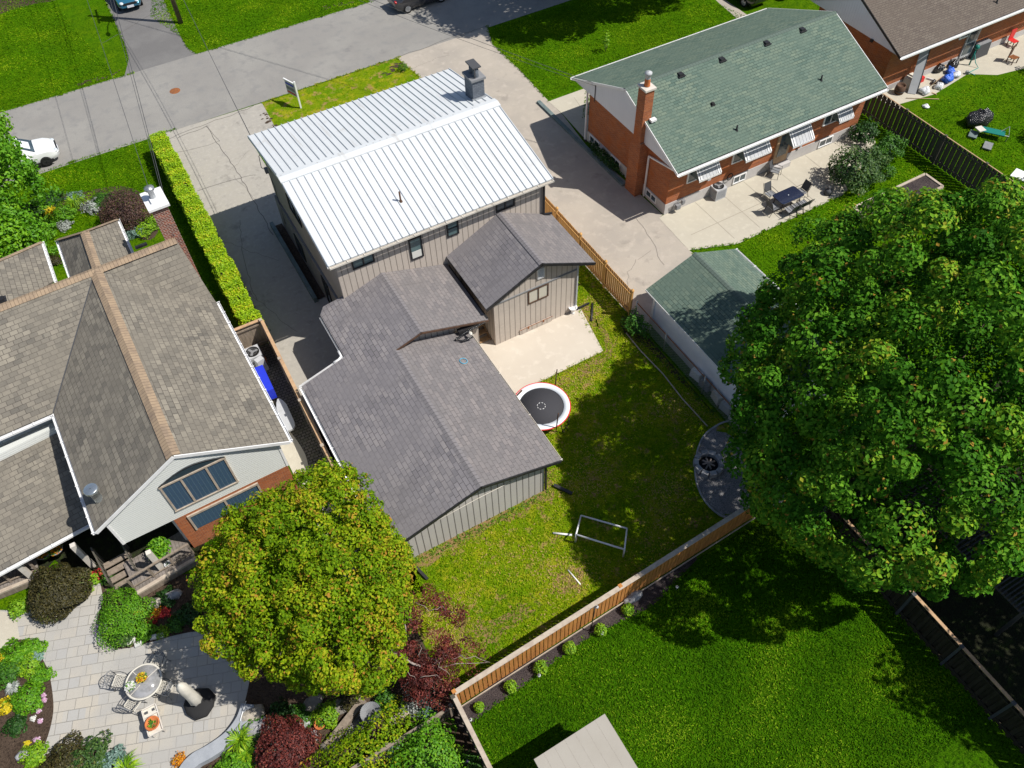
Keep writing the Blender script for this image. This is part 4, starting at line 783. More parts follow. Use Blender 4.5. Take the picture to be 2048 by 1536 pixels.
# gable wall
ga, gb = G(214, 1050, ZE-.12), G(556, 889, ZE-.12); pkw = G(347, 921, ZR-.2); dn = Vector((0, 0, -1.62))
gd = (gb-ga).normalized(); gin = Vector((-gd.y, gd.x, 0)); gin = gin if gin.y > 0 else -gin
pkw = ga.lerp(gb, (R1b-ga).dot(gd)/(gb-ga).length); pkw.z = ZR-.17
gw = MB(); gw.extr([ga+dn, gb+dn, gb, pkw, ga], gin*.2); gw.build('gable_wall', 'siding_white', Lh)
fc = MB(); fo = -gin*.28
for a, b in ((EaLb, R1b), (R1b, EaRb)): fc.bar(a-gin*.02+Vector((0, 0, -.09)), b-gin*.02+Vector((0, 0, -.09)), .035, .16)
for q in (ga, gb): fc.bar(q-gin*.01, q-gin*.01+dn, .1, .03, up=gin)
fc.build('fascia', 'white', Lh)
# body of the house
Lg0 = (gb-ga).length; bdm = MB(); bd_pts = [ga+gin*2.4+gd*.15, ga+gin*2.4+gd*Lg0*.27, ga+gin*.25+gd*Lg0*.27, gb+gin*.25-gd*.15, EaR+gin*.2-gd*.45, ePk-gd*.5-nrm*.3, R2w-nrm*.3, El_w+nrm*.6, EaL+nrm*.6+gd*.6]
bdm.prism([(q.x, q.y) for q in bd_pts], 0, ZE-.16); bdm.build('wall', 'siding_white', Lh)
bwl = MB(); wa = WY(352, 1055, 21.6); q0 = ga.lerp(gb, .29); bwl.extr([Vector((q0.x, q0.y, 0))-gin*.0, Vector((gb.x, gb.y, 0)), Vector((gb.x, gb.y, 2.55)), Vector((q0.x, q0.y, 2.55))], gin*.2); bwl.build('brick_wall', 'brick_red', Lh)
# the arched picture window in the gable
def gp(u, z): q = ga+gd*u; return Vector((q.x, q.y, z))
Lg = (gb-ga).length
u0 = ((WY(350, 1021, ga.y+.0)-ga).dot(gd)); u1 = ((WY(476, 961, ga.y+.1)-ga).dot(gd)); zb, zt = WY(350, 1021, ga.y+.08).z, WY(313, 980, ga.y+.02).z
fr = MB()
for a, b in ((u0, u0+.07), (u1-.07, u1), (u0+(u1-u0)*.30, u0+(u1-u0)*.30+.08), (u0+(u1-u0)*.68, u0+(u1-u0)*.68+.08)): fr.extr([gp(a, zb), gp(b, zb), gp(b, zt), gp(a, zt)], -gin*.06)
for a, b in ((zb, zb+.06), (zt, zt+.09)): fr.extr([gp(u0-.02, a), gp(u1+.02, a), gp(u1+.02, b), gp(u0-.02, b)], -gin*.075)
wfo = fr.build('window', 'wood_cap', Lh)
kid(MB().extr([gp(u0+.05, zb+.04), gp(u1-.05, zb+.04), gp(u1-.05, zt), gp(u0+.05, zt)], -gin*.03), 'pane', 'glass_blue', wfo, Lh)
arc = [gp(u0+(u1-u0)*i/12, zt+.09+.42*math.sin(PI*i/12)) for i in range(13)]
kid(MB().extr(arc, -gin*.04), 'arched_light', 'glass', wfo, Lh); kid(MB().tube([p-gin*.05 for p in arc], .025, 6), 'arch_trim', 'black', wfo, Lh)
wb = MB()
q = lambda u, z: gp(u, z)
fr2 = MB(); a0, a1 = Lg*.36, Lg*.80
for a, b in ((a0, a0+.08), ((a0+a1)/2, (a0+a1)/2+.08), (a1-.08, a1)): fr2.extr([gp(a, 1.25), gp(b, 1.25), gp(b, 2.3), gp(a, 2.3)], -gin*.06)
fr2.extr([gp(a0, 2.3), gp(a1, 2.3), gp(a1, 2.42), gp(a0, 2.42)], -gin*.07); w2 = fr2.build('window', 'wood_cap', Lh)
kid(MB().extr([gp(a0, 1.28), gp(a1, 1.28), gp(a1, 2.32), gp(a0, 2.32)], -gin*.02), 'pane', 'glass_blue', w2, Lh)
# rear lean-to roof on the left
k0, k1, k2, k3 = G(0, 921, 3.1), G(103, 870, 3.1), G(190, 1040, 2.0), G(0, 1120, 2.0)
dd = (k0-k1).normalized(); k0 = k1+dd*12; k2b = k2+(k2-k3).normalized()*.0; k3 = k2+dd*12.5
slab('shingle_roof', [k3, k2, k1+Vector((.6, 0, 0)), k0], .1, 'shingle_brown', Lh); gut(k3, k2, -1, .85)
lw = MB(); z_ = Vector((0, 0, .6)); lw.extr([k1+Vector((.5, .05, -.2)), k0+Vector((0, .05, -.2)), k0+Vector((0, .05, .35)), k1+Vector((.5, .05, .35))], (0, .3, 0)); lw.build('wall', 'siding_white', Lh)
# porch posts, deck and railings
dkp = [G(0, 1195), G(72, 1155)]
def post(px, py, z1, w_=.2, m='offwhite'):
    q = G(px, py); mb = MB(); mb.bb(q.x-w_/2, q.x+w_/2, q.y-w_/2, q.y+w_/2, .0, z1); return mb.build('porch_post', m, Lh)
for a in ((74, 1162), (187, 1132), (332, 1146)): post(*a, 2.0)
sheet('porch_ground', [G(-260, 1290), G(74, 1160), G(110, 1120), G(150, 1150), G(232, 1178), G(274, 1186), G(400, 1116), G(420, 1060), (-4, 24), (-16, 24)], .022, 'ground_painted_shade')  # dark sheet painting the porch's shade onto the ground
dk = MB(); q1, q2 = G(-200, 1265, .45), G(78, 1152, .45); q3, q4 = G(274, 1186, .45), G(392, 1116, .45)
def deck(a, b, back=2.6):
    n_ = Vector((-(b-a).y, (b-a).x, 0)).normalized(); mb = MB(); mb.prism([(v.x, v.y) for v in (a, b, b+n_*back, a+n_*back)], .38, .45); mb.build('deck', 'deck_grey', Lh)
    e = MB(); e.bar(a-n_*.0+Vector((0, 0, -.02)), b+Vector((0, 0, -.02)), .16, .1); e.build('deck_edge', 'wood_cap', Lh)
    fs_ = MB(); fs_.bar(a-n_*.05+Vector((0, 0, -.22)), b-n_*.05+Vector((0, 0, -.22)), .05, .36); fs_.build('deck_skirt', 'wood_weathered', Lh)
    r_ = MB(); zz = Vector((0, 0, .85)); r_.bar(a+n_*.25+zz, b+n_*.25+zz, .09, .05); r_.bar(a+n_*.25+Vector((0, 0, .15)), b+n_*.25+Vector((0, 0, .15)), .05, .05)
    L = (b-a).length; k = int(L/1.2)+1
    for i in range(k+1): v = a.lerp(b, i/k)+n_*.25; r_.bar(v, v+zz, .08, .08)
    r_.build('railing', 'wood_weathered', Lh)
deck(q1, q2, 2.4); deck(q3, q4, 1.6)
sp_ = MB(); sa, sb = G(232, 1178), G(282, 1150); n_ = Vector((-(sb-sa).y, (sb-sa).x, 0)).normalized()
for i in range(4): a = sa+n_*.32*i; b = sb+n_*.32*i; sp_.bar(a+Vector((0, 0, .1+.12*i)), b+Vector((0, 0, .1+.12*i)), .28, .05)
sp_.build('porch_steps', 'wood_weathered', Lh)
sr = MB()
for q in (sa, sb):
    sr.bar(q+Vector((0, 0, .75)), q+n_*1.5+Vector((0, 0, 1.35)), .06, .06); sr.bar(q, q+Vector((0, 0, .75)), .07, .07); sr.bar(q+n_*1.5, q+n_*1.5+Vector((0, 0, 1.35)), .07, .07)
    for i in range(5): v = q+n_*(.25+.25*i); sr.bar(v+Vector((0, 0, .15)), v+Vector((0, 0, .85+.1*i)), .035, .035)
sr.build('step_railing', 'wood_dark', Lh)
# front gable walls and brick end
fwm = MB()
for a, b in ((f0, fr0), (g0, gr0)): pass
be = MB(); off = gd*.1
e0 = ePk-gd*.12; e1 = EaR-gd*.08
be.extr([Vector((e0.x, e0.y, 0)), Vector((e1.x, e1.y, 0)), Vector((e1.x, e1.y, ZE-.15)), Vector((e0.x, e0.y, ZR-.2))], -gd*.25)
be.build('brick_end_wall', 'brick_red', Lh)
cq = MB(); c0 = G(343, 492, 4.6); ang = math.atan2(d2.y, d2.x)
cx_, cy_ = G(309, 398, 8.2)[:2]
cq.box((cx_, cy_, 4.05), (.72, 1.15, 8.1), .03); cqo = cq.build('chimney', 'brick_chimney', Lh)
kid(MB().box((cx_, cy_, 8.16), (.95, 1.4, .12), .03).box((cx_, cy_-.1, 8.28), (.42, .5, .12), .03), 'chimney_cap', 'white', cqo, Lh)
kid(MB().lathe((cx_-.02, cy_-.05, 8.32), [(.13, 0), (.13, .45), (.22, .46), (.22, .56), (.02, .62)], 14), 'flue_hood', 'galvanised', cqo, Lh)
cp_ = G(203, 1004, 4.4); sp2 = MB(); sp2.lathe((cp_.x, cp_.y, cp_.z), [(.30, -.15), (.26, .05), (.17, .1), (.17, .75), (.19, .76), (.12, .78), (.12, .9)], 18); sp2.lathe((cp_.x, cp_.y, cp_.z), [(.27, .90), (.27, 1.0), (.24, 1.02), (.02, 1.03)], 20); sp2.build('stove_pipe', 'stainless', Lh)
vent_box(Lh, G(71, 696, 5.0), .26, 'dark_grey'); vent_box(Lh, G(3, 600, 6.3), .3, 'black')
db = MB(); q = G(285, 498, 6.1); db.box((q.x, q.y+.25, q.z), (.55, .12, .12), .03); db.build('roof_bracket', 'black', Lh)
# ---- garden shed
Sh = thing('garden_shed', (4.8, 4.2, 0), 'small shed with flat pale beige ribbed roof in the bottom lawn', 'shed')
mb = MB(); mb.bb(3.45, 6.05, .8, 5.62, 0, 2.1); mb.build('wall', 'cream', Sh)
mat('shed_roof', (.36, .335, .295), .8, stripe=(.42, .015, (.34, .31, .27)), var=((1, (.34, .315, .275), .4, .65), (25, (.33, .305, .265), .55, .75)), spec=.25)
slab('roof', [(3.3, .6, 2.1), (3.3, 5.72, 2.22), (6.2, 5.76, 2.22), (6.2, .6, 2.1)], .08, 'shed_roof', Sh, eave=(3, 0))
# ================================================================== FENCES
def fence(name, A, B_, h, m, label, post_m=None, cap_m=None, gap=.03, bw=.14, step=2.4, both=False, cap_w=.14, post_h=.12, posts=True, base=.05, lattice=0, rails=True, off=0, round_posts=False, rs=-1):
    A = Vector((A[0], A[1], 0)); B_ = Vector((B_[0], B_[1], 0)); t = thing(name, A, label, 'fence'); d = (B_-A).normalized(); L = (B_-A).length; n_ = Vector((-d.y, d.x, 0)); up = Vector((0, 0, 1))
    mb = MB(); x = 0; k = 0
    while x < L-.02:
        w_ = min(bw, L-x)*random.uniform(.97, 1.0); o = n_*(.03*(1 if (k % 2 or not both) else -1)); hh = h-.06+random.uniform(-.012, .012) if not cap_m else h-.06
        c = A+d*(x+w_/2)+o; mb.bar(c+up*base, c+up*(hh-lattice), .02, w_, up=d); x += bw+gap; k += 1
    mb.build('panel', m, t)
    if rails:
        r = MB()
        for z in ((.35, h-.25-lattice) if h > 1 else (.3,)): r.bar(A+up*z+n_*.06*rs, B_+up*z+n_*.06*rs, .045, .09)
        r.build('rail', m, t)
    if cap_m: c = MB(); c.bar(A+up*(h-.0175), B_+up*(h-.0175), cap_w, .035); c.build('cap', cap_m, t)
    if posts:
        k = max(1, round(L/step))
        for i in range(k+1):
            q = A+d*(L*i/k)+n_*.05*rs; p = MB(); p.bar(q, q+up*(h+post_h), .1, .1, up=d)
            if round_posts: p.lathe(q+up*(h+post_h), [(.09, 0), (.10, .04), (.07, .12), (.01, .15)], 10)
            else: p.box(q+up*(h+post_h+.02), (.15, .15, .035), math.atan2(d.y, d.x))
            p.build('post', post_m or m, t)
    return t
fence('cedar_fence', (2.0, 9.15), (16.9, 9.80), 1.85, 'cedar', 'orange cedar fence with pale cap board between the patchy back yard and the mulch strip', cap_m='wood_cap', gap=.035, bw=.16, step=7.4, cap_w=.19, post_h=-.02, rs=1)
MB().bar((2.1, 9.09, .08), (16.9, 9.74, .08), .03, .1).build('base_board', 'wood_cap', C.objects['cedar_fence'])
fence('wooden_fence', (1.93, 9.05), (1.80, -3), 1.85, 'wood_dark', 'wooden fence with pale cap running down to the bottom edge beside the box shrubs', cap_m='wood_cap', gap=.03, step=3, cap_w=.17, post_h=-.02, both=True)
fence('new_cedar_fence', (18.85, 31.9), (18.85, 22.2), 1.82, 'cedar_new', 'golden new cedar picket fence between the rear wing and the right driveway', gap=.03, bw=.135, step=2.42, post_h=.06, round_posts=True)
fence('privacy_fence', (1.95, 30.05), (1.75, 13.0), 1.86, 'wood_weathered', 'weathered tan privacy fence with double cap between the two houses', cap_m='wood_cap_warm', gap=0, step=2.75, cap_w=.16, post_h=.03, post_m='wood_cap')
fence('short_gate_fence', (.35, 30.15), (1.88, 30.15), 1.84, 'wood_weathered', 'short tan fence return closing the passage below the hedge', cap_m='wood_cap_warm', gap=0, cap_w=.16, posts=False)
fence('dark_board_fence', (41.6, 32.0), (41.6, 11.0), 2.0, 'wood_dark', 'tall dark weathered board fence right of the bungalow patio', cap_m='wood_cap_warm', gap=.005, bw=.17, step=2.9, cap_w=.06, post_h=.04, both=True, post_m='wood_dark')
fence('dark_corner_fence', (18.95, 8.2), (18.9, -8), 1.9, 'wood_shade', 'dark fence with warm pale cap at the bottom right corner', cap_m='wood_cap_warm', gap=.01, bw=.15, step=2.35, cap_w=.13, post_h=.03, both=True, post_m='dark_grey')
fence('back_cedar_fence', (1.72, 9.0), (-6, 8.75), 1.05, 'wood_weathered', 'weathered garden fence behind the burgundy maple', gap=.02, step=2.4, cap_m='wood_weathered', cap_w=.12, post_h=.0)
# chain link fence
t = thing('chain_link_fence', (18.9, 21.9, 0), 'grey chain link fence between the back yard and the pale garage', 'fence')
ys = [21.9, 19.4, 16.3, 13.4, 10.3]
for y in ys: MB().tube([(18.95, y, 0), (18.95, y, 1.32)], .035, 8).lathe((18.95, y, 1.32), [(.045, 0), (.04, .05), (.005, .08)], 8).build('post', 'galvanised', t)
MB().tube([(18.95, 21.9, 1.24), (18.95, 10.3, 1.24)], .025, 8).build('top_rail', 'rust', t)
cl = MB(); k = 0; y = 21.9
while y > 10.4:
    for s_ in (0, 1):
        a, b = (.05, 1.22) if s_ else (1.22, .05); y2 = max(y-1.17, 10.3); f = (y-y2)/1.17; cl.bar((18.95, y, a), (18.95, y2, a+(b-a)*f), .007, .007)
    y -= .13
cl.build('wire_mesh', 'galvanised', t)
eg = MB(); eg.tube([(18.0, 21.3, .04), (17.95, 20, .05), (18.05, 18.2, .04), (17.95, 16.5, .05), (18.0, 14.6, .04)], .035, 6); tag(eg.build('edging_strip', 'wood_cap'), 'thin edging strip lying in the grass beside the chain link fence', 'edging')
# fire pit
fp = G(1416, 931); t = thing('fire_pit', fp, 'round grey stone fire pit on the gravel bed under the maple', 'fire pit')
for i in range(10):
    a = 2*PI*i/10; mb = MB(); mb.box((fp.x+.56*math.cos(a), fp.y+.56*math.sin(a), .14), (.24, .33, .27), a, .92); mb.build('stone', 'rock_grey', t)
MB().lathe(fp, [(.45, .0), (.45, .06), (.0, .08)], 14).build('ash', 'black_matte', t)
lg = MB(); 
for i in range(4): a = .5+i*.8; lg.tube([fp+Vector((-.3*math.cos(a), -.3*math.sin(a), .12+.04*i)), fp+Vector((.3*math.cos(a), .3*math.sin(a), .14+.04*i))], .04, 7)
lg.build('log', 'bark_pale', t)
ed = MB(); ep = smooth_poly(GP((1462, 842), (1440, 848), (1408, 872), (1392, 915), (1392, 960), (1408, 1000), (1438, 1030), (1470, 1040)), 5, False)
ed.tube([Vector((v.x, v.y, .03)) for v in ep], .05, 6); tag(ed.build('bed_edging', 'rock_grey'), 'curved grey edging around the gravel bed', 'edging')
# ================================================================== TREES
def maple_gap(P_):
    return ~((P_[:, 2] < 3.0) & (P_[:, 1] > 13))
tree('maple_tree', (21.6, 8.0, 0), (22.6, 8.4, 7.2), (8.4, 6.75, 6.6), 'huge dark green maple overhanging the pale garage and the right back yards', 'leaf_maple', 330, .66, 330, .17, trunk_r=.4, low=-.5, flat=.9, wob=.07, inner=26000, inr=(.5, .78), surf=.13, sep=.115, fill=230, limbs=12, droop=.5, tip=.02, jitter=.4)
tree('linden_tree', (-.9, 14.4, 0), (-.85, 14.35, 4.4), (3.5, 3.95, 3.2), 'round yellow green tree in front of the charcoal garage roof', 'leaf_linden', 640, .36, 110, .12, trunk_r=.2, low=-.55, flat=.85, wob=.085, inner=16000, inr=(.5, .82), surf=.24, fill=200, droop=.3, tip=.04, jitter=.45)
tree('street_tree', (-8.9, 46.2, 0), (-8.9, 45.8, 4.6), (3.4, 3.3, 3.6), 'green tree at the left edge overhanging the white parked car', 'leaf_fresh', 200, .75, 120, .2, trunk_r=.2, low=-.6, wob=.08, inner=5000)
tree('garden_tree', (-9.8, 42.2, 0), (-9.6, 42.2, 2.7), (2.8, 2.3, 2.3), 'lower green tree below the street tree at the left edge', 'leaf_fresh', 130, .7, 120, .2, trunk_r=.14, low=-.6, wob=.1, inner=3500)
tree('shade_tree', (43.0, 52.0, 0), (41.5, 47.2, 9.6), (5.2, 4.8, 4.4), 'tall tree above the picture shading the bungalow front lawn, nearer the parked cars', 'leaf_maple', 200, .95, 130, .3, trunk_r=.35, wob=.1, inner=6000)
tree('shade_tree', (36.5, 52.5, 0), (35.2, 48.8, 9.6), (5.4, 5.6, 4.6), 'tall tree above the picture shading the street corner left of the other shade tree', 'leaf_maple', 230, .95, 130, .3, trunk_r=.35, wob=.1, inner=6000)
tree('shade_tree', (28.5, -3, 0), (27.5, -2.2, 7.2), (4.8, 6.5, 4.5), 'unseen tree added beyond the right edge to shade the pergola corner', 'leaf_maple', 150, .95, 110, .3, trunk_r=.3, inner=5000)  # out-of-view tree added to cast shade on this corner
bush('shrub', (44.4, 17.6, .8), (1.2, 1.2, 1.2), 'green shrub at the right edge beyond the dark board fence', 'leaf_bush', 900, .16)
# burgundy Japanese maple with bare pale limbs
jb = G(862, 1378); t = thing('burgundy_maple', jb, 'weeping burgundy leaved maple with pale twisted limbs at the fence corner', 'tree')
mb = MB(); top = G(850, 1335, 1.9)
limb(mb, [jb, jb+Vector((-.1, .1, .7)), top], .10, .06, 8)
def arc3(a, b, lift, r0=.04, r1=.01):
    j = lambda s: Vector((random.uniform(-s, s), random.uniform(-s, s), 0)); m1 = a.lerp(b, .25)+Vector((0, 0, lift*.8))+j(.1); m2 = a.lerp(b, .5)+Vector((0, 0, lift))+j(.12); m3 = a.lerp(b, .78)+Vector((0, 0, lift*.5))+j(.09); limb(mb, [a, m1, m2, m3, b], r0*.75, r1*.8, 6); return m2
ends = [((779, 1308), 2.5), ((812, 1268), 3.0), ((812, 1215), 3.25), ((822, 1200), 3.2), ((925, 1310), 2.2), ((975, 1325), 1.9), ((910, 1345), 1.6), ((800, 1380), 1.6), ((870, 1395), 1.4), ((890, 1360), 1.5), ((840, 1290), 2.6)]
for (px, z) in ends[:1]: pass
base2 = G(779, 1308, 2.3); arc3(top, base2, .25, .06, .05)
k2 = G(812, 1268, 2.9); arc3(base2, k2, .1, .05, .035); k3 = G(812, 1222, 3.1); arc3(k2, k3, .1, .035, .02); k4 = G(822, 1202, 3.1); arc3(k3, k4, .05, .02, .012)
k5 = G(858, 1222, 3.2); k6 = G(886, 1212, 3.1); arc3(k4, k5, .1, .018, .012); arc3(k5, k6, .08, .015, .01); arc3(k6, G(920, 1238, 2.7), .08, .012, .008)
for (px, py), z in ends[4:]: arc3(top-Vector((0, 0, .3)), G(px, py, z-.25), .25, .03, .008)
for a, b in (((866, 1318), (918, 1308)), ((866, 1318), (900, 1350)), ((840, 1355), (880, 1356)), ((918, 1308), (980, 1325)), ((812, 1335), (832, 1360))): arc3(G(*a, 2.2), G(*b, 2.0), .12, .02, .007)
mb.build('trunk', 'bark_pale', t)
PP = []; NN = []; TT = []
for (px, py, z, r, k) in ((835, 1320, 1.9, .62, 9), (868, 1312, 2.0, .6, 9), (900, 1318, 1.7, .5, 7), (850, 1345, 1.6, .7, 10), (885, 1350, 1.4, .6, 9), (825, 1365, 1.3, .55, 7), (860, 1378, 1.1, .6, 8), (815, 1330, 1.7, .45, 5), (900, 1300, 1.9, .35, 3), (930, 1300, 1.8, .3, 3), (960, 1330, 1.5, .35, 2), (890, 1385, 1.0, .45, 4),
        (822, 1212, 3.05, .3, 4), (832, 1225, 2.95, .3, 4), (850, 1195, 3.1, .22, 2), (872, 1200, 3.05, .28, 3), (868, 1216, 3.0, .25, 3), (905, 1222, 2.8, .28, 3), (915, 1236, 2.6, .2, 2), (812, 1205, 3.0, .2, 2), (820, 1255, 2.85, .18, 1), (792, 1290, 2.4, .3, 2), (875, 1285, 2.1, .35, 3)):
    c = G(px, py, z); a, b, e = clumps(c, (r*1.05, r*1.05, r*.6), int(k*1.4)+1, .28, 80, -.6, .6, .7, .1); PP.append(a); NN.append(b); TT.append(e)
leaf_mesh('crown', np.vstack(PP), np.vstack(NN), .1, 'leaf_burgundy', t, aspect=.4, droop=1.2, tone=np.concatenate(TT))
# hedge
t = thing('hedge', (1.45, 31, 0), 'long clipped yellow green hedge between the left garden and the tan driveway', 'hedge')
mb = MB(); mb.bb(1.12, 1.82, 30.8, 48.6, 0, 1.32); mb.build('core', 'leaf_core', t) if 'leaf_core' in MATS else mb.build('core', 'bark', t)
n = 34000; u = rng.random((n, 3)); f = rng.random(n); X = np.empty((n, 3)); Nn = np.zeros((n, 3))
ly, lx, lz = 18.2, .98, 1.5
a = f < .5; X[a] = np.c_[.98+u[a, 0]*lx, 30.55+u[a, 1]*ly, 1.36+u[a, 2]**.5*.16]; Nn[a, 2] = 1
a = (f >= .5) & (f < .72); X[a] = np.c_[.96+.14*u[a, 0], 30.55+u[a, 1]*ly, u[a, 2]*1.45]; Nn[a, 0] = -1
a = (f >= .72) & (f < .94); X[a] = np.c_[1.84+.13*u[a, 0], 30.55+u[a, 1]*ly, u[a, 2]*1.45]; Nn[a, 0] = 1
a = f >= .94; e = rng.random(a.sum()) < .5; X[a] = np.c_[.98+u[a, 0]*lx, np.where(e, 30.5+.15*u[a, 1], 48.65+.15*u[a, 1]), u[a, 2]*1.45]; Nn[a, 1] = np.where(e, -1, 1)
bul = np.sin(X[:, 1]*1.3)*.05+np.sin(X[:, 1]*2.9+1)*.05+np.sin(X[:, 1]*7.1+2)*.03+rng.normal(0, .025, n); X[:, 2] += np.abs(rng.normal(0, .035, n))*(Nn[:, 2] > 0); X[:, 0] += bul*np.sign(Nn[:, 0]+.01); X[:, 2] += bul*.8*(Nn[:, 2] > 0)
kp = ~((np.sin(X[:, 1]*3.1+2*np.sin(X[:, 1]*.8))*np.sin(X[:, 0]*9+X[:, 1]) > .86) & (rng.random(n) < .75)); X = X[kp]; Nn = Nn[kp]; n = len(X)
leaf_mesh('foliage', X, Nn+np.array([0, 0, .5]), .105, 'leaf_hedge', t, jitter=.6, tone=np.clip(rng.random(n)*.8+.12+.15*np.sin(X[:, 1]*5), 0, 1))
# globe shrubs along the cedar fence
gl = 'round box shrubs along the cedar fence'
for i, (px, py, r) in enumerate(((958, 1414, .19), (1021, 1373, .24), (1081, 1335, .27), (1139, 1296, .26), (1201, 1260, .25), (1256, 1219, .25))):
    c = G(px, py, r*.9)
    bush('box_shrub', (c.x, c.y, r*.85), (r, r, r*1.05), ['smallest round lime shrub, nearest the fence corner, in the dark mulch', 'second round lime shrub from the fence corner', 'third round lime shrub, with a solar light below it in the picture', 'fourth round lime shrub from the fence corner', 'fifth round lime shrub, beside a bird feeder pole', 'farthest round lime shrub, next to the maple shade'][i], 'leaf_lime', 650, .075, gl, wob=.06, low=-.8)
for i, (px, py) in enumerate(((942, 1444), (1078, 1356), (1203, 1272), (1352, 1180))):
    c = G(px, py); t = thing('solar_light', c, ['small solar stake light nearest the fence corner', 'small solar stake light below the third round shrub', 'small solar stake light below the fifth round shrub', 'small solar stake light in the maple shade'][i], 'garden light', 'solar lights in the mulch strip')
    MB().tube([c, c+Vector((0, 0, .28))], .012, 6).build('stake', 'galvanised', t); MB().lathe(c, [(.03, .22), (.065, .3), (.07, .33), (.03, .36)], 12).build('lamp', 'light_grey', t)
c = G(1181, 1262); t = thing('feeder_pole', c, 'thin black shepherd hook pole leaning over the cedar fence', 'hook'); MB().tube([c, c+Vector((.05, 0, 1.9)), c+Vector((.12, .1, 2.05)), c+Vector((.25, .12, 1.98))], .02, 6).build('pole', 'black', t); MB().blob(c+Vector((.25, .12, 1.9)), .07, 3).build('hanger', 'light_grey', t)
# bushes near the bungalow patio
bush('shrub', (36.3, 24.2, .75), (1.75, 1.45, 1.35), 'big rounded shrub at the end of the bungalow patio', 'leaf_bush', 5200, .15, wob=.12)
bush('shrub', (39.5, 24.9, .55), (.95, .8, 1.0), 'smaller shrub against the dark board fence beside the patio end', 'leaf_green', 1700, .14, wob=.15)
bush('shrub', (39.5, 26.9, .5), (.9, .75, .8), 'dark leafy shrub between the bungalow corner and the dark fence', 'leaf_dark', 1400, .14, wob=.2)
bush('shrub', (38.35, 23.6, .25), (.5, .4, .45), 'little blue green plant at the foot of the big rounded shrub', 'leaf_green', 500, .1)
bush('shrub', (24.75, 33.6, .25), (.3, 1.7, .45), 'low dark green planting under the bungalow front corner', 'leaf_dark', 1300, .12)
bush('sapling', (31.6, 43.7, .7), (.25, .25, .8), 'thin yellow green sapling on the bungalow front lawn', 'leaf_lime', 130, .12, wob=.3)
bush('shrub', (18.5, 21.2, .4), (.5, .8, .7), 'dark green shrub at the chain link fence corner post', 'leaf_green', 1300, .12, wob=.2)
c = G(807, 142); bush('shrub', (c.x, c.y, .2), (.35, .3, .4), 'tiny green shrub in the front strip lawn', 'leaf_green', 350, .08)
# ================================================================== FRONT GARDEN OF THE LEFT HOUSE
def at(px, py, z=0): return G(px, py, z)
def plant(kind, px, py, r, h, m, label, n=None, size=None, name=None, fl=None, w_=.04, asp=.6):
    if px < 110 and py > 1285: r *= .72; h *= .7
    elif py > 1100: r *= .86; h *= .9
    c = at(px, py, h*.5)
    if kind == 't': return tuft(name or 'strap_leaf_plant', (c.x, c.y, 0), r, h, label, m, n or 110, w_, flowers=fl)
    return bush(name or 'leafy_plant', (c.x, c.y, h*.35), (r, r, h*.65), label, m, n or int(900*r*r/.25)+120, size or .09, cat='plant', wob=.18, flowers=fl, low=-.3, aspect=asp)
bush('barberry_shrub', tuple(G(248, 424, 0.8)), (1.35, 1.35, 1.15), 'domed dark purple shrub beside the brick chimney', 'leaf_purple', 7000, .085, wob=.04, low=-.4)
for a in [('t', 150, 405, .75, .6, 'leaf_lime', 'golden striped grass clump in the middle of the front garden'), ('b', 125, 425, .65, .7, 'leaf_fresh', 'fresh green mound left of the golden grass clump'), ('t', 103, 425, .5, .5, 'leaf_yellow', 'yellow striped strap leaf plant in the front garden'),
          ('b', 183, 412, .55, .45, 'leaf_grey', 'silvery grey plant right of the golden grass clump'), ('t', 188, 412, .45, .4, 'leaf_green', 'dark green strap plant in front of the silvery plant'), ('b', 148, 395, .5, .5, 'leaf_blue', 'blue green plant behind the golden grass clump'),
          ('b', 82, 455, .85, .8, 'leaf_fresh', 'large feathery green plant at the left front garden curve'), ('b', 57, 445, .5, .5, 'leaf_blue', 'small blue grey plant left of the feathery green plant'), ('b', 48, 480, .9, .7, 'leaf_fresh', 'bright green plant nearest the front projection roof'),
          ('b', 205, 398, .6, .5, 'leaf_green', 'green plant touching the left side of the purple dome'), ('b', 78, 420, .6, .5, 'leaf_fresh', 'lime plant left of the yellow strap leaf plant'), ('b', 128, 450, .4, .35, 'leaf_grey', 'small pale grey clump by the curved soil edge'),
          ('b', 288, 450, .8, .55, 'leaf_lime', 'yellow green plant between purple dome and chimney'), ('b', 270, 462, .55, .4, 'leaf_blue', 'variegated low plant under the purple dome'), ('b', 246, 462, .35, .35, 'leaf_dark', 'dark green plant left of the variegated plant'),
          ('b', 103, 500, .35, .35, 'leaf_fresh', 'small weedy plant between the two front roofs'), ('b', 108, 520, .4, .35, 'leaf_brown', 'reddish brown weedy plant between the two front roofs'), ('b', 100, 398, .7, .5, 'leaf_dark', 'dark green low plant at the back of the front garden'), ('b', 60, 420, .8, .7, 'leaf_dark', 'dark leafy plant under the garden tree'),
          ('b', 20, 455, 1.0, .8, 'leaf_green', 'green shaded plant at the left edge under the garden tree'), ('b', 15, 490, 1.0, .7, 'leaf_dark', 'dark shaded plant at the left edge below the garden tree')]: plant(*a)
bush('shrub', (-9.5, 73.5, .6), (3.0, 1.6, 1.1), 'dark shrub mass at the top left lawn corner', 'leaf_dark', 3800, .2, wob=.2); c = at(60, 0); bush('shrub', (c.x+1.5, c.y+1.2, .5), (1.6, 1.0, .9), 'purple brown shrub at the top left lawn edge', 'leaf_purple', 1500, .16); c = at(150, -15); bush('shrub', (c.x, c.y+.4, .4), (1.6, .9, .8), 'third shrub along the top left lawn edge', 'leaf_green', 1500, .16)
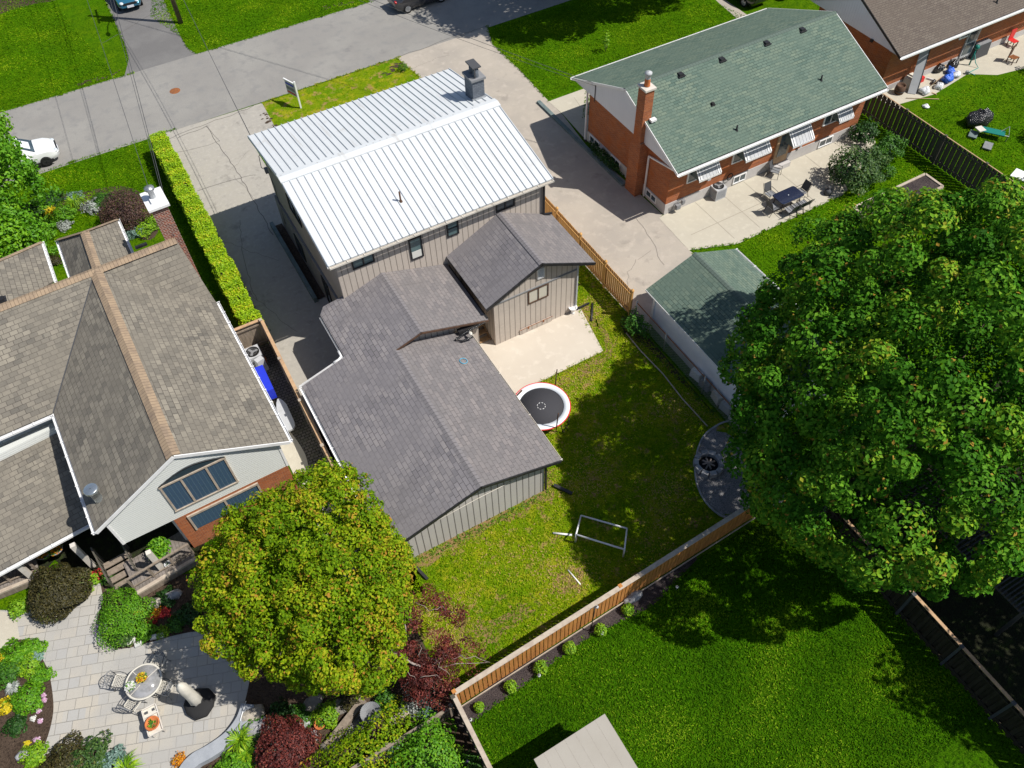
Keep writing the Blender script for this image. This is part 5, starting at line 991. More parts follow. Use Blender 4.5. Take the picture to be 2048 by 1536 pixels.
# ================================================================== REAR GARDEN
bush('laceleaf_shrub', tuple(G(116, 1182, .6)), (1.2, 1.15, .8), 'brown green weeping mound beside the porch deck', 'leaf_brown', 11000, .10, wob=.1, aspect=.5, low=-.6)
bush('laceleaf_shrub', tuple(G(568, 1494, .5)), (1.08, 1.05, .65), 'burgundy weeping mound at the bottom edge left of the terracotta pot', 'leaf_burgundy', 9500, .09, wob=.13, aspect=.5, low=-.6)
bush('flowering_shrub', tuple(G(247, 1230, .4)), (1.08, 1.15, .5), 'large fresh green mound with violet flowers beside the paver patio', 'leaf_fresh', 6500, .085, wob=.16, flowers=None, aspect=.45)
for a in [('b', 205, 1255, .3, .5, 'petal_violet', 'violet flowers on the left side of the big green mound'), ('b', 243, 1272, .55, .45, 'leaf_bush', 'reddish green low plant below the big green mound'), ('t', 276, 1232, .33, .3, 'leaf_yellow', 'bright yellow tuft right of the big green mound'), ('t', 297, 1220, .22, .25, 'leaf_lime', 'small lime tuft above the orange flowers'),
          ('b', 310, 1226, .28, .3, 'petal_orange', 'orange flowers in the centre bed'), ('b', 303, 1238, .3, .3, 'petal_red', 'coral red flowers below the orange flowers'), ('b', 290, 1236, .3, .3, 'leaf_burgundy', 'dark burgundy plant left of the coral flowers'), ('b', 328, 1224, .28, .25, 'petal_red', 'muted red flowers right of the orange ones'),
          ('b', 325, 1264, .3, .25, 'leaf_lime', 'square yellow green groundcover behind the white stones'), ('b', 352, 1246, .4, .35, 'leaf_green', 'dark green plant in shade left of the yellow green tree'), ('b', 380, 1225, .6, .5, 'leaf_dark', 'shaded green plant right beside the yellow green tree'), ('b', 330, 1195, .5, .4, 'leaf_dark', 'dark plant under the deck edge'),
          ('b', 290, 1262, .45, .4, 'leaf_fresh', 'low fresh plant behind the white stones'), ('b', 35, 1215, .45, .45, 'leaf_lime', 'lime plant left of the brown mound'), ('b', 58, 1205, .38, .4, 'leaf_lime', 'second lime plant tucked under the brown mound'), ('b', 178, 1160, .5, .45, 'leaf_lime', 'bright lime plant right of the brown mound'), ('b', 195, 1148, .3, .4, 'petal_red', 'scarlet flowers beside the porch steps'), ('b', 212, 1155, .3, .35, 'leaf_green', 'green plant right of the scarlet flowers'),
          # left bed
          ('b', 30, 1310, .9, .4, 'leaf_fresh', 'bright green groundcover at the top of the left bed'), ('b', 62, 1300, .7, .35, 'leaf_fresh', 'bright green groundcover at the bed tip'), ('b', 55, 1330, .7, .4, 'leaf_lime', 'yellow green plant in the left bed below the groundcover'), ('b', 82, 1350, .55, .4, 'leaf_fresh', 'green plant nearest the curved paver edge'), ('b', 15, 1345, .7, .5, 'leaf_green', 'darker green plant at the left picture edge'),
          ('b', 52, 1395, .85, .5, 'leaf_fresh', 'large fresh green plant mid left bed'), ('t', 25, 1375, .42, .35, 'leaf_grey', 'silver leaved plant in the left bed'), ('b', 8, 1412, .42, .35, 'leaf_yellow', 'bright yellow flowers at the left edge'), ('b', 2, 1318, .3, .3, 'leaf_yellow', 'yellow flowers at the left edge near the stone walk'), ('b', 30, 1450, .55, .35, 'leaf_dark', 'dark green plant in the bare soil'), ('b', 66, 1510, .65, .4, 'leaf_lime', 'bright lime mound at the bottom of the left bed'), ('b', 54, 1487, .14, .25, 'leaf_yellow', 'single yellow flower above the lime mound'), ('b', 72, 1312, .35, .3, 'leaf_blue', 'grey green plant near the bed tip'),
          ('b', 80, 1442, .12, .15, 'petal_pink', 'pink flowers, upper of the column along the paver edge'), ('b', 87, 1390, .1, .15, 'petal_pink', 'pink flowers highest in the left bed'), ('b', 88, 1400, .12, .15, 'petal_pink', 'second pink flower clump from the top'), ('b', 77, 1422, .12, .15, 'petal_pink', 'third pink flower clump from the top'), ('b', 66, 1437, .14, .15, 'petal_white', 'white flowers in the bare soil'), ('b', 73, 1480, .14, .15, 'petal_pink', 'lowest pink flower clump'),
          # bottom beds
          ('b', 130, 1525, 1.0, .6, 'leaf_brown', 'brown green spreading plant at the bottom edge'), ('b', 180, 1520, .9, .6, 'leaf_bush', 'mixed green plant at the bottom edge'), ('b', 225, 1525, .6, .5, 'leaf_blue', 'blue green plant at the bottom edge'), ('t', 250, 1540, .8, .5, 'leaf_lime', 'grassy lime clump at the bottom edge'),
          ('t', 480, 1480, .75, .55, 'leaf_lime', 'arching grass clump below the curved stone border'), ('t', 496, 1506, .55, .45, 'leaf_lime', 'second arching grass clump nearer the bottom'), ('b', 510, 1448, .35, .4, 'leaf_green', 'green plant at the top end of the stone border'), ('b', 462, 1536, .7, .5, 'leaf_fresh', 'leafy green plant left of the grass clumps'), ('b', 358, 1520, .3, .3, 'petal_orange', 'orange leaved plant at the foot of the stone border'),
          ('b', 525, 1478, .4, .45, 'leaf_bush', 'mixed plant beside the pale boulders'), ('b', 535, 1510, .6, .5, 'leaf_blue', 'blue green plant left of the burgundy mound'), ('b', 560, 1430, .6, .5, 'leaf_dark', 'dark plant in the deep shade under the yellow green tree'), ('b', 598, 1435, .5, .4, 'leaf_green', 'green fern like plant above the burgundy mound'), ('b', 652, 1430, .55, .5, 'leaf_lime', 'variegated hosta beside the terracotta pot'), ('b', 500, 1530, .6, .4, 'leaf_fresh', 'fresh green plant at the bottom edge by the border')]:
    plant(*a, size=.07 if a[3] < .35 else .1)
bush('spreading_juniper', tuple(G(735, 1500, .5)), (1.9, 1.1, .9), 'olive green spreading shrub along the bottom edge', 'leaf_linden', 4500, .11, wob=.22); bush('lilac_bush', tuple(G(855, 1512, .7)), (1.2, 1.1, 1.0), 'glossy bright green bush at the bottom edge by the fence', 'leaf_fresh', 4200, .11, wob=.18)
plant('b', 895, 1500, .5, 1.2, 'leaf_lime', 'lime leaved shrub against the corner fence'); plant('b', 940, 1528, .5, .7, 'leaf_green', 'green shrub with a violet bloom at the foot of the corner fence', fl=('petal_violet', 3, .1)); plant('b', 790, 1500, .35, .9, 'leaf_blue', 'blue green plant between olive and glossy shrubs')
plant('b', 770, 1400, .5, .7, 'leaf_green', 'shaded green plant below the burgundy maple'); plant('b', 820, 1412, .5, .5, 'leaf_grey', 'pale variegated plant under the burgundy maple'); plant('b', 860, 1418, .5, .6, 'leaf_blue', 'blue green plant along the garden fence'); plant('b', 700, 1395, .5, .6, 'leaf_brown', 'brownish plant in the dark gap right of the yellow green tree')
for i, (px, py, s_, m, lb) in enumerate(((505, 1432, (.55, .35, .3), 'rock', 'pale tan boulder nearest the stone border'), (520, 1458, (.6, .4, .28), 'rock_grey', 'grey boulder below the tan one'), (540, 1468, (.4, .3, .25), 'rock', 'third boulder touching the burgundy mound'), (606, 1448, (.3, .25, .2), 'rock_grey', 'pale boulder right of the burgundy mound'), (625, 1408, (.45, .3, .12), 'flagstone', 'flat brown flagstone under the yellow green tree'), (680, 1415, (.4, .32, .12), 'flagstone', 'flat brown flagstone right of the hosta'), (350, 1193, (.35, .2, .3), 'rock_grey', 'grey rock in the shaded bed'), (312, 1210, (.35, .25, .3), 'rock', 'pale rock above the coral flowers'), (46, 1510, (.25, .2, .12), 'rock_grey', 'round grey stone in the left bed'), (1265, 1196, (.5, .2, .2), 'rock_grey', 'grey rock in the mulch by the cedar fence'), (665, 1490, (.5, .28, .2), 'flagstone', 'mossy grey paving block near the bottom edge'), (620, 1480, (.35, .3, .16), 'rock_grey', 'grey stone beside the mossy block'))):
    q = G(px, py); mb = MB(); mb.blob((q.x, q.y, s_[2]*.4), s_, i, .22, 10, 7); tag(mb.build('boulder', m), lb, 'stone')
for i, (a, b, lb) in enumerate((((255, 1288), (272, 1278), 'left end long white edging stone lying on the bed rim'), ((270, 1292), (284, 1286), 'small white edging stone on the pavers'), ((300, 1276), (328, 1270), 'long pale edging stone at the right of the bed rim'))):
    mb = MB(); mb.bar(G(*a, .06), G(*b, .06), .18, .12); tag(mb.build('edging_stone', 'stone_pale'), lb, 'stone')
tl = MB(); tl.bar(G(655, 1492, .15), G(728, 1400, .15), .28, .28); tag(tl.build('timber_sleeper', 'wood_weathered'), 'mossy timber sleeper slanting beside the terracotta pot', 'sleeper')
tl = MB(); tl.bar(G(780, 1445, .2), G(818, 1425, .2), .25, .25); tag(tl.build('timber_sleeper', 'wood_cap'), 'short pale timber sleeper right of the ribbed bowl', 'sleeper')
sheet('gravel_path', smooth_poly(GP((706, 1425), (730, 1412), (745, 1425), (722, 1462), (700, 1478), (690, 1465)), 3), .016, 'gravel')
c = G(748, 1437, .0); t = thing('ribbed_bowl', c, 'round dark ribbed metal bowl on a post in the gravel', 'bowl')
mb = MB(); n_ = 36; prof = [(.06, .62), (.2, .66), (.38, .8)]; vs = []; fs = []
for r, z in prof:
    for k in range(n_*2): a = PI*k/n_; q = r*(1+.035*(k % 2)); vs.append((c.x+q*math.cos(a), c.y+q*math.sin(a), z+.02*(k % 2)))
for i in range(2):
    for k in range(n_*2): q = (k+1) % (n_*2); fs.append((i*n_*2+k, i*n_*2+q, (i+1)*n_*2+q, (i+1)*n_*2+k))
mb.add(vs, fs); mb.build('bowl', 'mid_grey', t); MB().tube([c, c+Vector((0, 0, .62))], .05, 8).build('post', 'dark_grey', t)
# curved stone border at the paver patio's lower right
bo = smooth_poly([(p_.x, p_.y, 0) for p_ in GP((488, 1412), (478, 1440), (455, 1470), (420, 1495), (390, 1512), (365, 1540), (340, 1600))], 5, False); mb = MB(); W_ = .5
vs = []; fs = []
for i, p_ in enumerate(bo):
    d = (bo[min(i+1, len(bo)-1)]-bo[max(i-1, 0)]).normalized(); n_ = Vector((-d.y, d.x, 0))
    for o, z in ((0, 0), (0, .35), (W_, .35), (W_, 0)): q = p_+n_*o; vs.append((q.x, q.y, z))
for i in range(len(bo)-1):
    for k in range(3): fs.append((i*4+k, i*4+k+1, i*4+4+k+1, i*4+4+k))
mb.add(vs, fs); tag(mb.build('stone_border', 'curb_grey'), 'curved raised grey stone border at the lower right of the paver patio', 'border')
mb = MB(); mb.tube([G(492, 1402, .4), G(480, 1442, .4)], .02, 6); tag(mb.build('white_rod', 'white'), 'thin white rod lying on the end of the stone border', 'rod')
# ================================================================== FURNITURE ON THE PAVER PATIO
def pot(c, r, h, m, label, leaves=None, name='plant_pot', cat='pot', z0=0, plantr=1.1, ph=.3):
    c = Vector(c); t = thing(name, c, label, cat); MB().lathe(c, [(0.0, .01), (r*.72, .01), (r*.95, h*.85), (r*1.08, h*.86), (r*1.08, h), (r*.9, h), (r*.86, h*.85), (0, h*.84)], 22).build('pot', m, t)
    if leaves:
        for lm, k, s_ in leaves:
            P_ = np.array([c.x, c.y, c.z+h])+sph(k)*(rng.random((k, 1))**.5)*np.array([r*plantr, r*plantr, ph]); P_[:, 2] = np.abs(P_[:, 2]-c.z-h)+c.z+h; leaf_mesh('blossom' if 'petal' in lm or 'yellow' in lm else 'foliage', P_, np.tile([0, 0, 1.], (k, 1)), s_, lm, t)
    return t
tc = G(287, 1363, .72); R_ = .70
t = thing('round_patio_table', (tc.x, tc.y, 0), 'round glass topped table with beige rim on the paver patio', 'table')
MB().lathe((tc.x, tc.y, .70), [(R_-.07, 0), (R_, 0), (R_, .03), (R_-.07, .035), (R_-.07, 0)], 40).build('rim', 'cream', t)
mat('table_glass', (.22, .22, .22), .12, spec=.8, var=((2.5, (.34, .34, .35), .4, .62),)); MB().lathe((tc.x, tc.y, .70), [(0, .01), (R_-.068, .01), (R_-.068, .022), (0, .022)], 40).build('glass_top', 'table_glass', t)
sp_ = MB()
for a in (.35, 2.0, 3.6): sp_.bar((tc.x+.15*math.cos(a), tc.y+.15*math.sin(a), .735), (tc.x+.64*math.cos(a), tc.y+.64*math.sin(a), .735), .02, .012)
sp_.build('spoke', 'offwhite', t)
for i in range(4): a = .8+i*PI/2; MB().tube([(tc.x+.5*math.cos(a), tc.y+.5*math.sin(a), 0), (tc.x+.36*math.cos(a), tc.y+.36*math.sin(a), .4), (tc.x+.5*math.cos(a), tc.y+.5*math.sin(a), .7)], .02, 6).build('leg', 'cream', t)
q = G(285, 1357, .78); pot((q.x, q.y, .735), .13, .1, 'dark_grey', 'yellow and orange flower pot on the round glass table', (('petal_orange', 60, .09), ('leaf_yellow', 60, .09), ('leaf_green', 60, .08)), plantr=1.7, ph=.14, name='flower_pot')
q = G(262, 1374, .78); pot((q.x, q.y, .735), .13, .1, 'dark_grey', 'white flower pot on the round glass table', (('petal_white', 120, .09), ('leaf_fresh', 50, .09)), plantr=1.6, ph=.14, name='flower_pot')
def lattice_chair(x, y, rz, label):
    t = thing('lattice_chair', (x, y, 0), label, 'chair', 'ornate metal lattice chairs round the glass table', rz); M_ = pm(t)
    def W(v): return M_ @ Vector(v)
    s_ = MB()
    for i in range(9):
        k = -.22+.44*i/8
        for sg in (1, -1):
            # diagonal lattice slats clipped to the square seat
            x0 = -.22; y0 = k*2; pts = []
            for u in (-.22, .22):
                v = sg*u+k*1.9
                if -.22 <= v <= .22: pts.append((u, v))
            for v in (-.22, .22):
                u = sg*(v-k*1.9)
                if -.22 < u < .22: pts.append((u, v))
            if len(pts) >= 2: s_.bar(W((pts[0][0], pts[0][1], .43)), W((pts[1][0], pts[1][1], .43)), .022, .014)
    s_.build('seat', 'cream', t)
    f = MB(); c_ = [(-.24, -.24, .43), (.24, -.24, .43), (.24, .24, .43), (-.24, .24, .43)]
    for i in range(4): f.bar(W(c_[i]), W(c_[(i+1) % 4]), .035, .03)
    f.build('seat_frame', 'cream', t)
    b = MB(); pts = [(-.24, .24, .45), (-.26, .30, .85), (-.12, .34, .97), (0, .35, 1.0), (.12, .34, .97), (.26, .30, .85), (.24, .24, .45)]; b.tube([W(v) for v in pts], .018, 7)
    for i in range(5): u = -.18+.09*i; b.tube([W((u, .25, .5)), W((u+.05, .29, .66)), W((u-.03, .31, .8)), W((u+.02, .33, .94))], .009, 5)
    for z in (.56, .74): b.tube([W((-.25, .26+.1*(z-.5), z)), W((0, .29+.1*(z-.5), z+.03)), W((.25, .26+.1*(z-.5), z))], .01, 5)
    b.build('backrest', 'mid_grey', t)
    for sx in (-1, 1):
        MB().tube([W((sx*.25, .27, .68)), W((sx*.3, 0, .66)), W((sx*.27, -.2, .62)), W((sx*.24, -.23, .43))], .016, 6).build('armrest', 'dark_grey', t)
        for yy in (-.22, .23): MB().tube([W((sx*.23, yy, .42)), W((sx*.27, yy*1.15, 0))], .016, 6).build('leg', 'mid_grey', t)
for (px, py, lb) in ((315, 1325, 'ornate lattice chair at the upper right of the round table'), (240, 1363, 'ornate lattice chair at the left of the round table'), (266, 1406, 'ornate lattice chair at the lower left of the round table'), (330, 1377, 'ornate lattice chair half under the closed umbrella')):
    q = G(px, py, .43); d = Vector((q.x-tc.x, q.y-tc.y, 0)); lattice_chair(q.x, q.y, math.atan2(d.y, d.x)-PI/2, lb)
u = G(402, 1409); t = thing('closed_umbrella', u, 'closed cream patio umbrella over a wide black base', 'umbrella')
MB().lathe(u, [(.0, .02), (.5, .02), (.60, .12), (.58, .26), (.42, .34), (0, .36)], 9, True, 1, 1, .05).build('base', 'black_matte', t)
MB().tube([u, u+Vector((0, 0, 2.45))], .025, 8).build('pole', 'light_grey', t)
mb = MB(); prof = [(.05, 2.42), (.10, 2.35), (.17, 2.2), (.19, 1.7), (.19, 1.1), (.22, .62), (.18, .55)]; vs = []; fs = []; n_ = 16
for r, z in prof:
    for k in range(n_): a = 2*PI*k/n_; q = r*(1+.16*(k % 2)); vs.append((u.x+q*math.cos(a+z*.3), u.y+q*math.sin(a+z*.3), z))
for i in range(len(prof)-1):
    for k in range(n_): q = (k+1) % n_; fs.append((i*n_+k, i*n_+q, (i+1)*n_+q, (i+1)*n_+k))
mb.add(vs, fs, True); mb.add([(u.x, u.y, 2.46)]+[vs[k] for k in range(n_)], [(0, 1+k, 1+(k+1) % n_) for k in range(n_)]); mb.build('canopy', 'cream', t)
q = G(305, 1440, .55); ang = math.atan2((G(305, 1468, .55)-G(290, 1415, .55)).y, (G(305, 1468, .55)-G(290, 1415, .55)).x)
t = thing('service_trolley', (q.x, q.y, 0), 'beige plastic trolley tray holding a terracotta pot', 'trolley'); M_ = Matrix.Translation((q.x, q.y, 0)) @ Matrix.Rotation(ang, 4, 'Z')
def Wt(v): return tuple(M_ @ Vector(v))
mb = MB(); mb.box(Wt((0, 0, .5)), (1.05, .52, .04), ang); mb.build('tray', 'cream', t); mb = MB()
for a, b in (((-.53, -.26), (.53, -.26)), ((.53, -.26), (.53, .26)), ((.53, .26), (-.53, .26)), ((-.53, .26), (-.53, -.26)), ((-.2, -.24), (-.2, .24))): mb.bar(Wt((*a, .55)), Wt((*b, .55)), .04, .1)
mb.build('tray_rim', 'offwhite', t); mb = MB(); mb.box(Wt((-.38, -.15, .53)), (.09, .13, .03), ang); mb.box(Wt((-.38, .12, .53)), (.09, .1, .03), ang); mb.build('tray_slot', 'dark_grey', t)
for sx in (-1, 1):
    for sy_ in (-1, 1): mb = MB(); mb.bar(Wt((sx*.42, sy_*.2, 0)), Wt((sx*.42, sy_*.2, .5)), .05, .05); mb.build('leg', 'offwhite', t)
v = Wt((.18, 0, .52)); pot(v, .25, .22, 'terracotta', 'terracotta pot with small leaves standing on the beige trolley', (('leaf_green', 60, .07), ('leaf_lime', 10, .08)), plantr=.75, ph=.05)
q = G(642, 1451); pot(q, .2, .25, 'terracotta', 'terracotta pot in the garden beside the hosta', (('leaf_dark', 60, .07),), plantr=.7, ph=.05)
q = G(85, 1150, .45); pot(tuple(G(92, 1112, .5)), .28, .3, 'mid_grey', 'grey planter of orange flowers behind the porch railing', (('petal_orange', 160, .10), ('leaf_green', 120, .1)), plantr=1.2, ph=.3)
q = G(120, 1142, .45); pot(tuple(G(117, 1104, .5)), .28, .3, 'mid_grey', 'grey planter of orange flowers nearer the eave corner', (('petal_orange', 160, .10), ('leaf_green', 120, .1)), plantr=1.2, ph=.3)
q = G(330, 1100, .9); pot(tuple(G(326, 1108, .5)), .28, .35, 'mid_grey', 'potted round green bush on the small deck', (('leaf_fresh', 800, .11),), plantr=2.0, ph=.55)
q = G(335, 1128, .6); pot((q.x, q.y, .46), .14, .16, 'light_grey', 'small pale pot on the small deck', (('leaf_dark', 20, .05),), plantr=.6, ph=.03)
# ================================================================== BUNGALOW PATIO SET
pt = G(1577, 390, .72); ang = math.atan2((G(1608, 372, .72)-G(1550, 398, .72)).y, (G(1608, 372, .72)-G(1550, 398, .72)).x)
t = thing('patio_table', (pt.x, pt.y, 0), 'long dark glass patio table on the bungalow patio', 'table', rot=0)
mb = MB(); hw, hd, r = .82, .48, .14; rp = []
for cx0, cy0, a0 in ((hw-r, hd-r, 0), (-hw+r, hd-r, PI/2), (-hw+r, -hd+r, PI), (hw-r, -hd+r, 1.5*PI)):
    for k in range(5): a = a0+PI/2*k/4; x, y = cx0+r*math.cos(a), cy0+r*math.sin(a); rp.append((pt.x+x*math.cos(ang)-y*math.sin(ang), pt.y+x*math.sin(ang)+y*math.cos(ang)))
mat('dark_glass', (.012, .018, .045), .12, spec=.7); mb.prism(rp, .69, .72); mb.build('table_top', 'dark_glass', t)
MB().tube([(x, y, .70) for x, y in rp+rp[:1]], .02, 6, False).build('rim', 'black', t); MB().lathe((pt.x, pt.y, .72), [(.03, 0), (.03, .01), (0, .01)], 10).build('umbrella_hole', 'white', t)
for sx in (-1, 1):
    for sy_ in (-1, 1): x, y = sx*.7, sy_*.36; MB().tube([(pt.x+x*math.cos(ang)-y*math.sin(ang), pt.y+x*math.sin(ang)+y*math.cos(ang), 0), (pt.x+x*.9*math.cos(ang)-y*.9*math.sin(ang), pt.y+x*.9*math.sin(ang)+y*.9*math.cos(ang), .7)], .025, 6).build('leg', 'black', t)
def sling_chair(x, y, rz, label, back=.55):
    t = thing('sling_chair', (x, y, 0), label, 'chair', 'dark sling chairs on the bungalow patio', rz); M_ = pm(t)
    def W(*v): return M_ @ Vector(v)
    MB().add([W(-.25, -.25, .44), W(.25, -.25, .44), W(.25, .22, .40), W(-.25, .22, .40)], [(0, 1, 2, 3)]).build('seat', 'mid_grey', t)
    MB().add([W(-.25, .23, .42), W(.25, .23, .42), W(.25, .42, .42+back), W(-.25, .42, .42+back)], [(0, 1, 2, 3)]).build('backrest', 'dark_grey', t)
    for sx in (-1, 1):
        MB().tube([W(sx*.28, -.3, 0), W(sx*.28, -.28, .62), W(sx*.28, .28, .64)], .016, 6).build('armrest', 'black', t)
        MB().tube([W(sx*.27, .45, .42+back), W(sx*.27, .24, .42), W(sx*.27, .42, 0)], .016, 6).build('frame', 'black', t)
        MB().tube([W(sx*.27, -.27, .44), W(sx*.27, .24, .41)], .014, 6).build('side_rail', 'black', t)
ca, sa = math.cos(ang), math.sin(ang)
for (lx, ly, ra, lb) in ((-.45, -.78, 0, 'sling chair on the lawn side of the dark table, leftmost'), (.05, -.78, 0, 'sling chair on the lawn side of the dark table, middle'), (.52, -.78, 0, 'sling chair on the lawn side of the dark table, rightmost'), (-1.12, -.1, -PI/2, 'sling chair at the driveway end of the dark table'), (-.5, .88, PI, 'sling chair on the house side of the dark table, nearer the driveway'), (1.15, .1, PI/2, 'sling chair in the bush shadow at the far end of the table')):
    sling_chair(pt.x+lx*ca-ly*sa, pt.y+lx*sa+ly*ca, ang+PI+ra, lb)
q = G(1548, 352); sling_chair(q.x, q.y, .5, 'sling chair standing alone beside the bungalow door')
def ac_unit(x, y, s_, label, name='air_conditioner', m='light_grey', rz=0):
    t = thing(name, (x, y, 0), label, 'air conditioner'); mb = MB(); mb.box((x, y, s_*.5+.02), (s_, s_, s_), rz); mb.build('case', m, t)
    g = MB()
    for i in range(7):
        for a in range(4): an = rz+a*PI/2; c_ = Vector((x, y, .15+i*s_*.11)); n_ = Vector((math.cos(an), math.sin(an), 0)); d = Vector((-n_.y, n_.x, 0)); g.bar(c_+n_*(s_/2+.008)-d*s_*.42, c_+n_*(s_/2+.008)+d*s_*.42, .012, .03)
    g.build('grille', 'mid_grey', t)
    MB().lathe((x, y, s_+.022), [(0, .0), (s_*.40, .0), (s_*.40, .03), (s_*.43, .03), (s_*.43, .0)], 22).build('fan_opening', 'black_matte', t)
    f = MB()
    for i in range(3): a = i*2.1; f.bar((x, y, s_+.045), (x+s_*.34*math.cos(a), y+s_*.34*math.sin(a), s_+.05), .12, .008)
    for r_ in (.15, .28): f.tube([(x+s_*r_*math.cos(2*PI*k/20), y+s_*r_*math.sin(2*PI*k/20), s_+.06) for k in range(21)], .006, 4, False)
    f.build('fan', 'mid_grey', t); return t
q = G(1437, 372, .75); ac_unit(q.x, q.y, .74, 'square grey air conditioner with round fan against the bungalow wall')
q = G(505, 704, .8); ac_unit(q.x, q.y, .78, 'pale blue white air conditioner in the passage beside the shingled house')
q = G(1465, 352); t = thing('garden_hose', q, 'dark coiled hose hanging on the bungalow wall', 'hose'); MB().tube([(29.5+.2*math.cos(a), 27.55, .95+.22*math.sin(a)) for a in [i*.4 for i in range(32)]], .03, 6).build('coil', 'black_matte', t)
q = G(1655, 388); mb = MB(); mb.lathe(q, [(0, 0), (.22, .0), (.24, .3), (.12, .36), (.02, .38)], 12); mb.box((q.x, q.y, .45), (.16, .1, .14)); tag(mb.build('garden_ornament', 'dark_grey'), 'dark ornament with a pale top at the patio corner by the big shrub', 'ornament')
pb = thing('raised_bed', G(1712, 415), 'timber edged raised garden bed half hidden under the maple', 'planter'); c_ = [G(1708, 414, .3), G(1851, 347, .3), G(1886, 372, .3), G(1745, 445, .3)]
mb = MB()
for i in range(4): mb.bar(c_[i]-Vector((0, 0, .15)), c_[(i+1) % 4]-Vector((0, 0, .15)), .15, .3)
mb.build('frame', 'wood_cap', pb); mb = MB(); mb.prism([(v.x, v.y) for v in c_], .05, .24); mb.build('soil', 'mulch', pb)
# ================================================================== MAIN BACK YARD
t = thing('trampoline', (11.6, 19.1, 0), 'round trampoline with white padding, red rim and black mat beside the garage', 'trampoline'); R_ = 1.36; zt = .82
MB().lathe((11.6, 19.1, zt), [(R_-.30, -.02), (R_-.30, .025), (R_-.03, .03), (R_, 0), (R_-.03, -.03)], 56).build('pad', 'tramp_pad', t)
MB().tube([(11.6+(R_+.005)*math.cos(2*PI*k/56), 19.1+(R_+.005)*math.sin(2*PI*k/56), zt) for k in range(57)], .03, 7, False).build('rim', 'red', t)
MB().lathe((11.6, 19.1, zt-.01), [(0, 0), (R_-.29, 0), (R_-.29, -.02), (0, -.02)], 56).build('mat', 'tramp_mat', t)
dm = MB()
for k in range(8): a = 2*PI*k/8; dm.tube([(11.6+.19*math.cos(a+s_), 19.1+.19*math.sin(a+s_), zt+.0) for s_ in (-.22, -.07, .07, .22)], .014, 5)
dm.build('mat_marking', 'white', t)
for k in range(4):
    a = .5+k*PI/2; x, y = math.cos(a), math.sin(a); tx, ty = -y, x
    MB().tube([(11.6+x*1.25+tx*.35, 19.1+y*1.25+ty*.35, zt-.03), (11.6+x*1.36+tx*.32, 19.1+y*1.36+ty*.32, .03), (11.6+x*1.36-tx*.32, 19.1+y*1.36-ty*.32, .03), (11.6+x*1.25-tx*.35, 19.1+y*1.25-ty*.35, zt-.03)], .025, 6).build('leg', 'black', t)
q1, q2 = G(1110, 772, .6), G(1121, 735, 2.0); q2 = Vector((q1.x+.12, q1.y+.05, 1.75)); MB().tube([q1, q2], .028, 6).build('net_pole', 'wood_brown', t)
q1 = G(1112, 862, .6); MB().tube([q1, q1+Vector((.1, .02, 1.25)), q1+Vector((.12, .04, 1.3))], .028, 6).build('net_pole', 'wood_brown', t)
q1 = G(1037, 786, .82); MB().tube([q1+Vector((-.25, -.15, 0)), q1+Vector((.2, .03, .03))], .05, 6).build('net_pole', 'wood_brown', t)
E_, F_ = G(1148, 1090), G(1243, 1115); A_, B2 = G(1162, 1031, .05), G(1254, 1057, .05)
t = thing('goal_frame', E_, 'white pipe goal frame standing in the maple shade', 'goal')
h_ = .72; C_, D_ = G(1152, 1069, h_), G(1249, 1099, h_)
E_ = Vector((C_.x, C_.y, 0)); F_ = Vector((D_.x, D_.y, 0))
MB().tube([C_, D_], .04, 8).build('crossbar', 'white', t); MB().tube([A_, B2], .04, 8).build('back_bar', 'white', t)
for a, b in ((E_, C_), (F_, D_)): MB().tube([a, b], .038, 8).build('post', 'white', t)
for a, b in ((A_, C_), (B2, D_)): MB().tube([a, b], .035, 8).build('side_bar', 'white', t)
tag(MB().tube([G(1106, 1066, .06), G(1144, 1070, .06)], .045, 8).build('pipe', 'white'), 'short white pipe on the grass left of the goal frame', 'pipe')
tag(MB().tube([G(1136, 1140, .04), G(1161, 1169, .04)], .03, 8).build('pipe', 'white'), 'loose white pipe lying on the grass below the goal frame', 'pipe')
q = on_plane(927, 722, 0, on_left(6.45)+.035+(0), 1, on_left(6.45)+.035); xq = G(927, 722, 2.95)
def zr(x): return on_left(6.45)-(x-6.45)*(on_left(6.45)-2.58)/3.77
zz = zr(xq.x); xq = G(927, 722, zz+.02)
tag(MB().tube([(xq.x+.17*math.cos(2*PI*k/28), xq.y+.17*math.sin(2*PI*k/28), zr(xq.x+.17*math.cos(2*PI*k/28))+.03) for k in range(29)], .018, 6, False).build('toy_ring', 'cyan'), 'pale blue toy ring lying on the charcoal garage roof', 'ring')
tag(MB().tube([Vector((16.9, 22.9, .05)), G(1185, 607, .06)], .06, 6).build('drain_pipe', 'black'), 'black drain pipe lying on the grass at the rear wing corner', 'pipe')
q = G(1145, 627); t = thing('white_planter', q, 'white urn planter at the corner of the concrete pad', 'planter'); MB().lathe(q, [(0, .0), (.16, .02), (.07, .12), (.09, .2), (.2, .45), (.24, .5), (.2, .5), (.15, .4), (0, .38)], 14).build('urn', 'white', t); MB().box(q+Vector((0, 0, .02)), (.4, .4, .05)).build('plinth', 'white', t)
t = thing('folded_tarp', G(940, 655, 2.9), 'long black folded tarp and strap lying on the eave above the rear steps', 'tarp')
a_, b_ = G(974, 634, 2.95), G(916, 664, 2.95); MB().bar(a_, b_, .26, .12).build('roll', 'black', t)
MB().tube([G(972, 642, 2.95), G(930, 666, 2.98), G(911, 680, 2.95), G(925, 682, 2.9), G(945, 674, 2.9), G(938, 662, 3.0), G(918, 672, 3.0)], .055, 7).build('strap', 'bag_black', t)
MB().blob(G(941, 667, 3.0), (.09, .12, .07), 2).build('knot', 'cream', t)
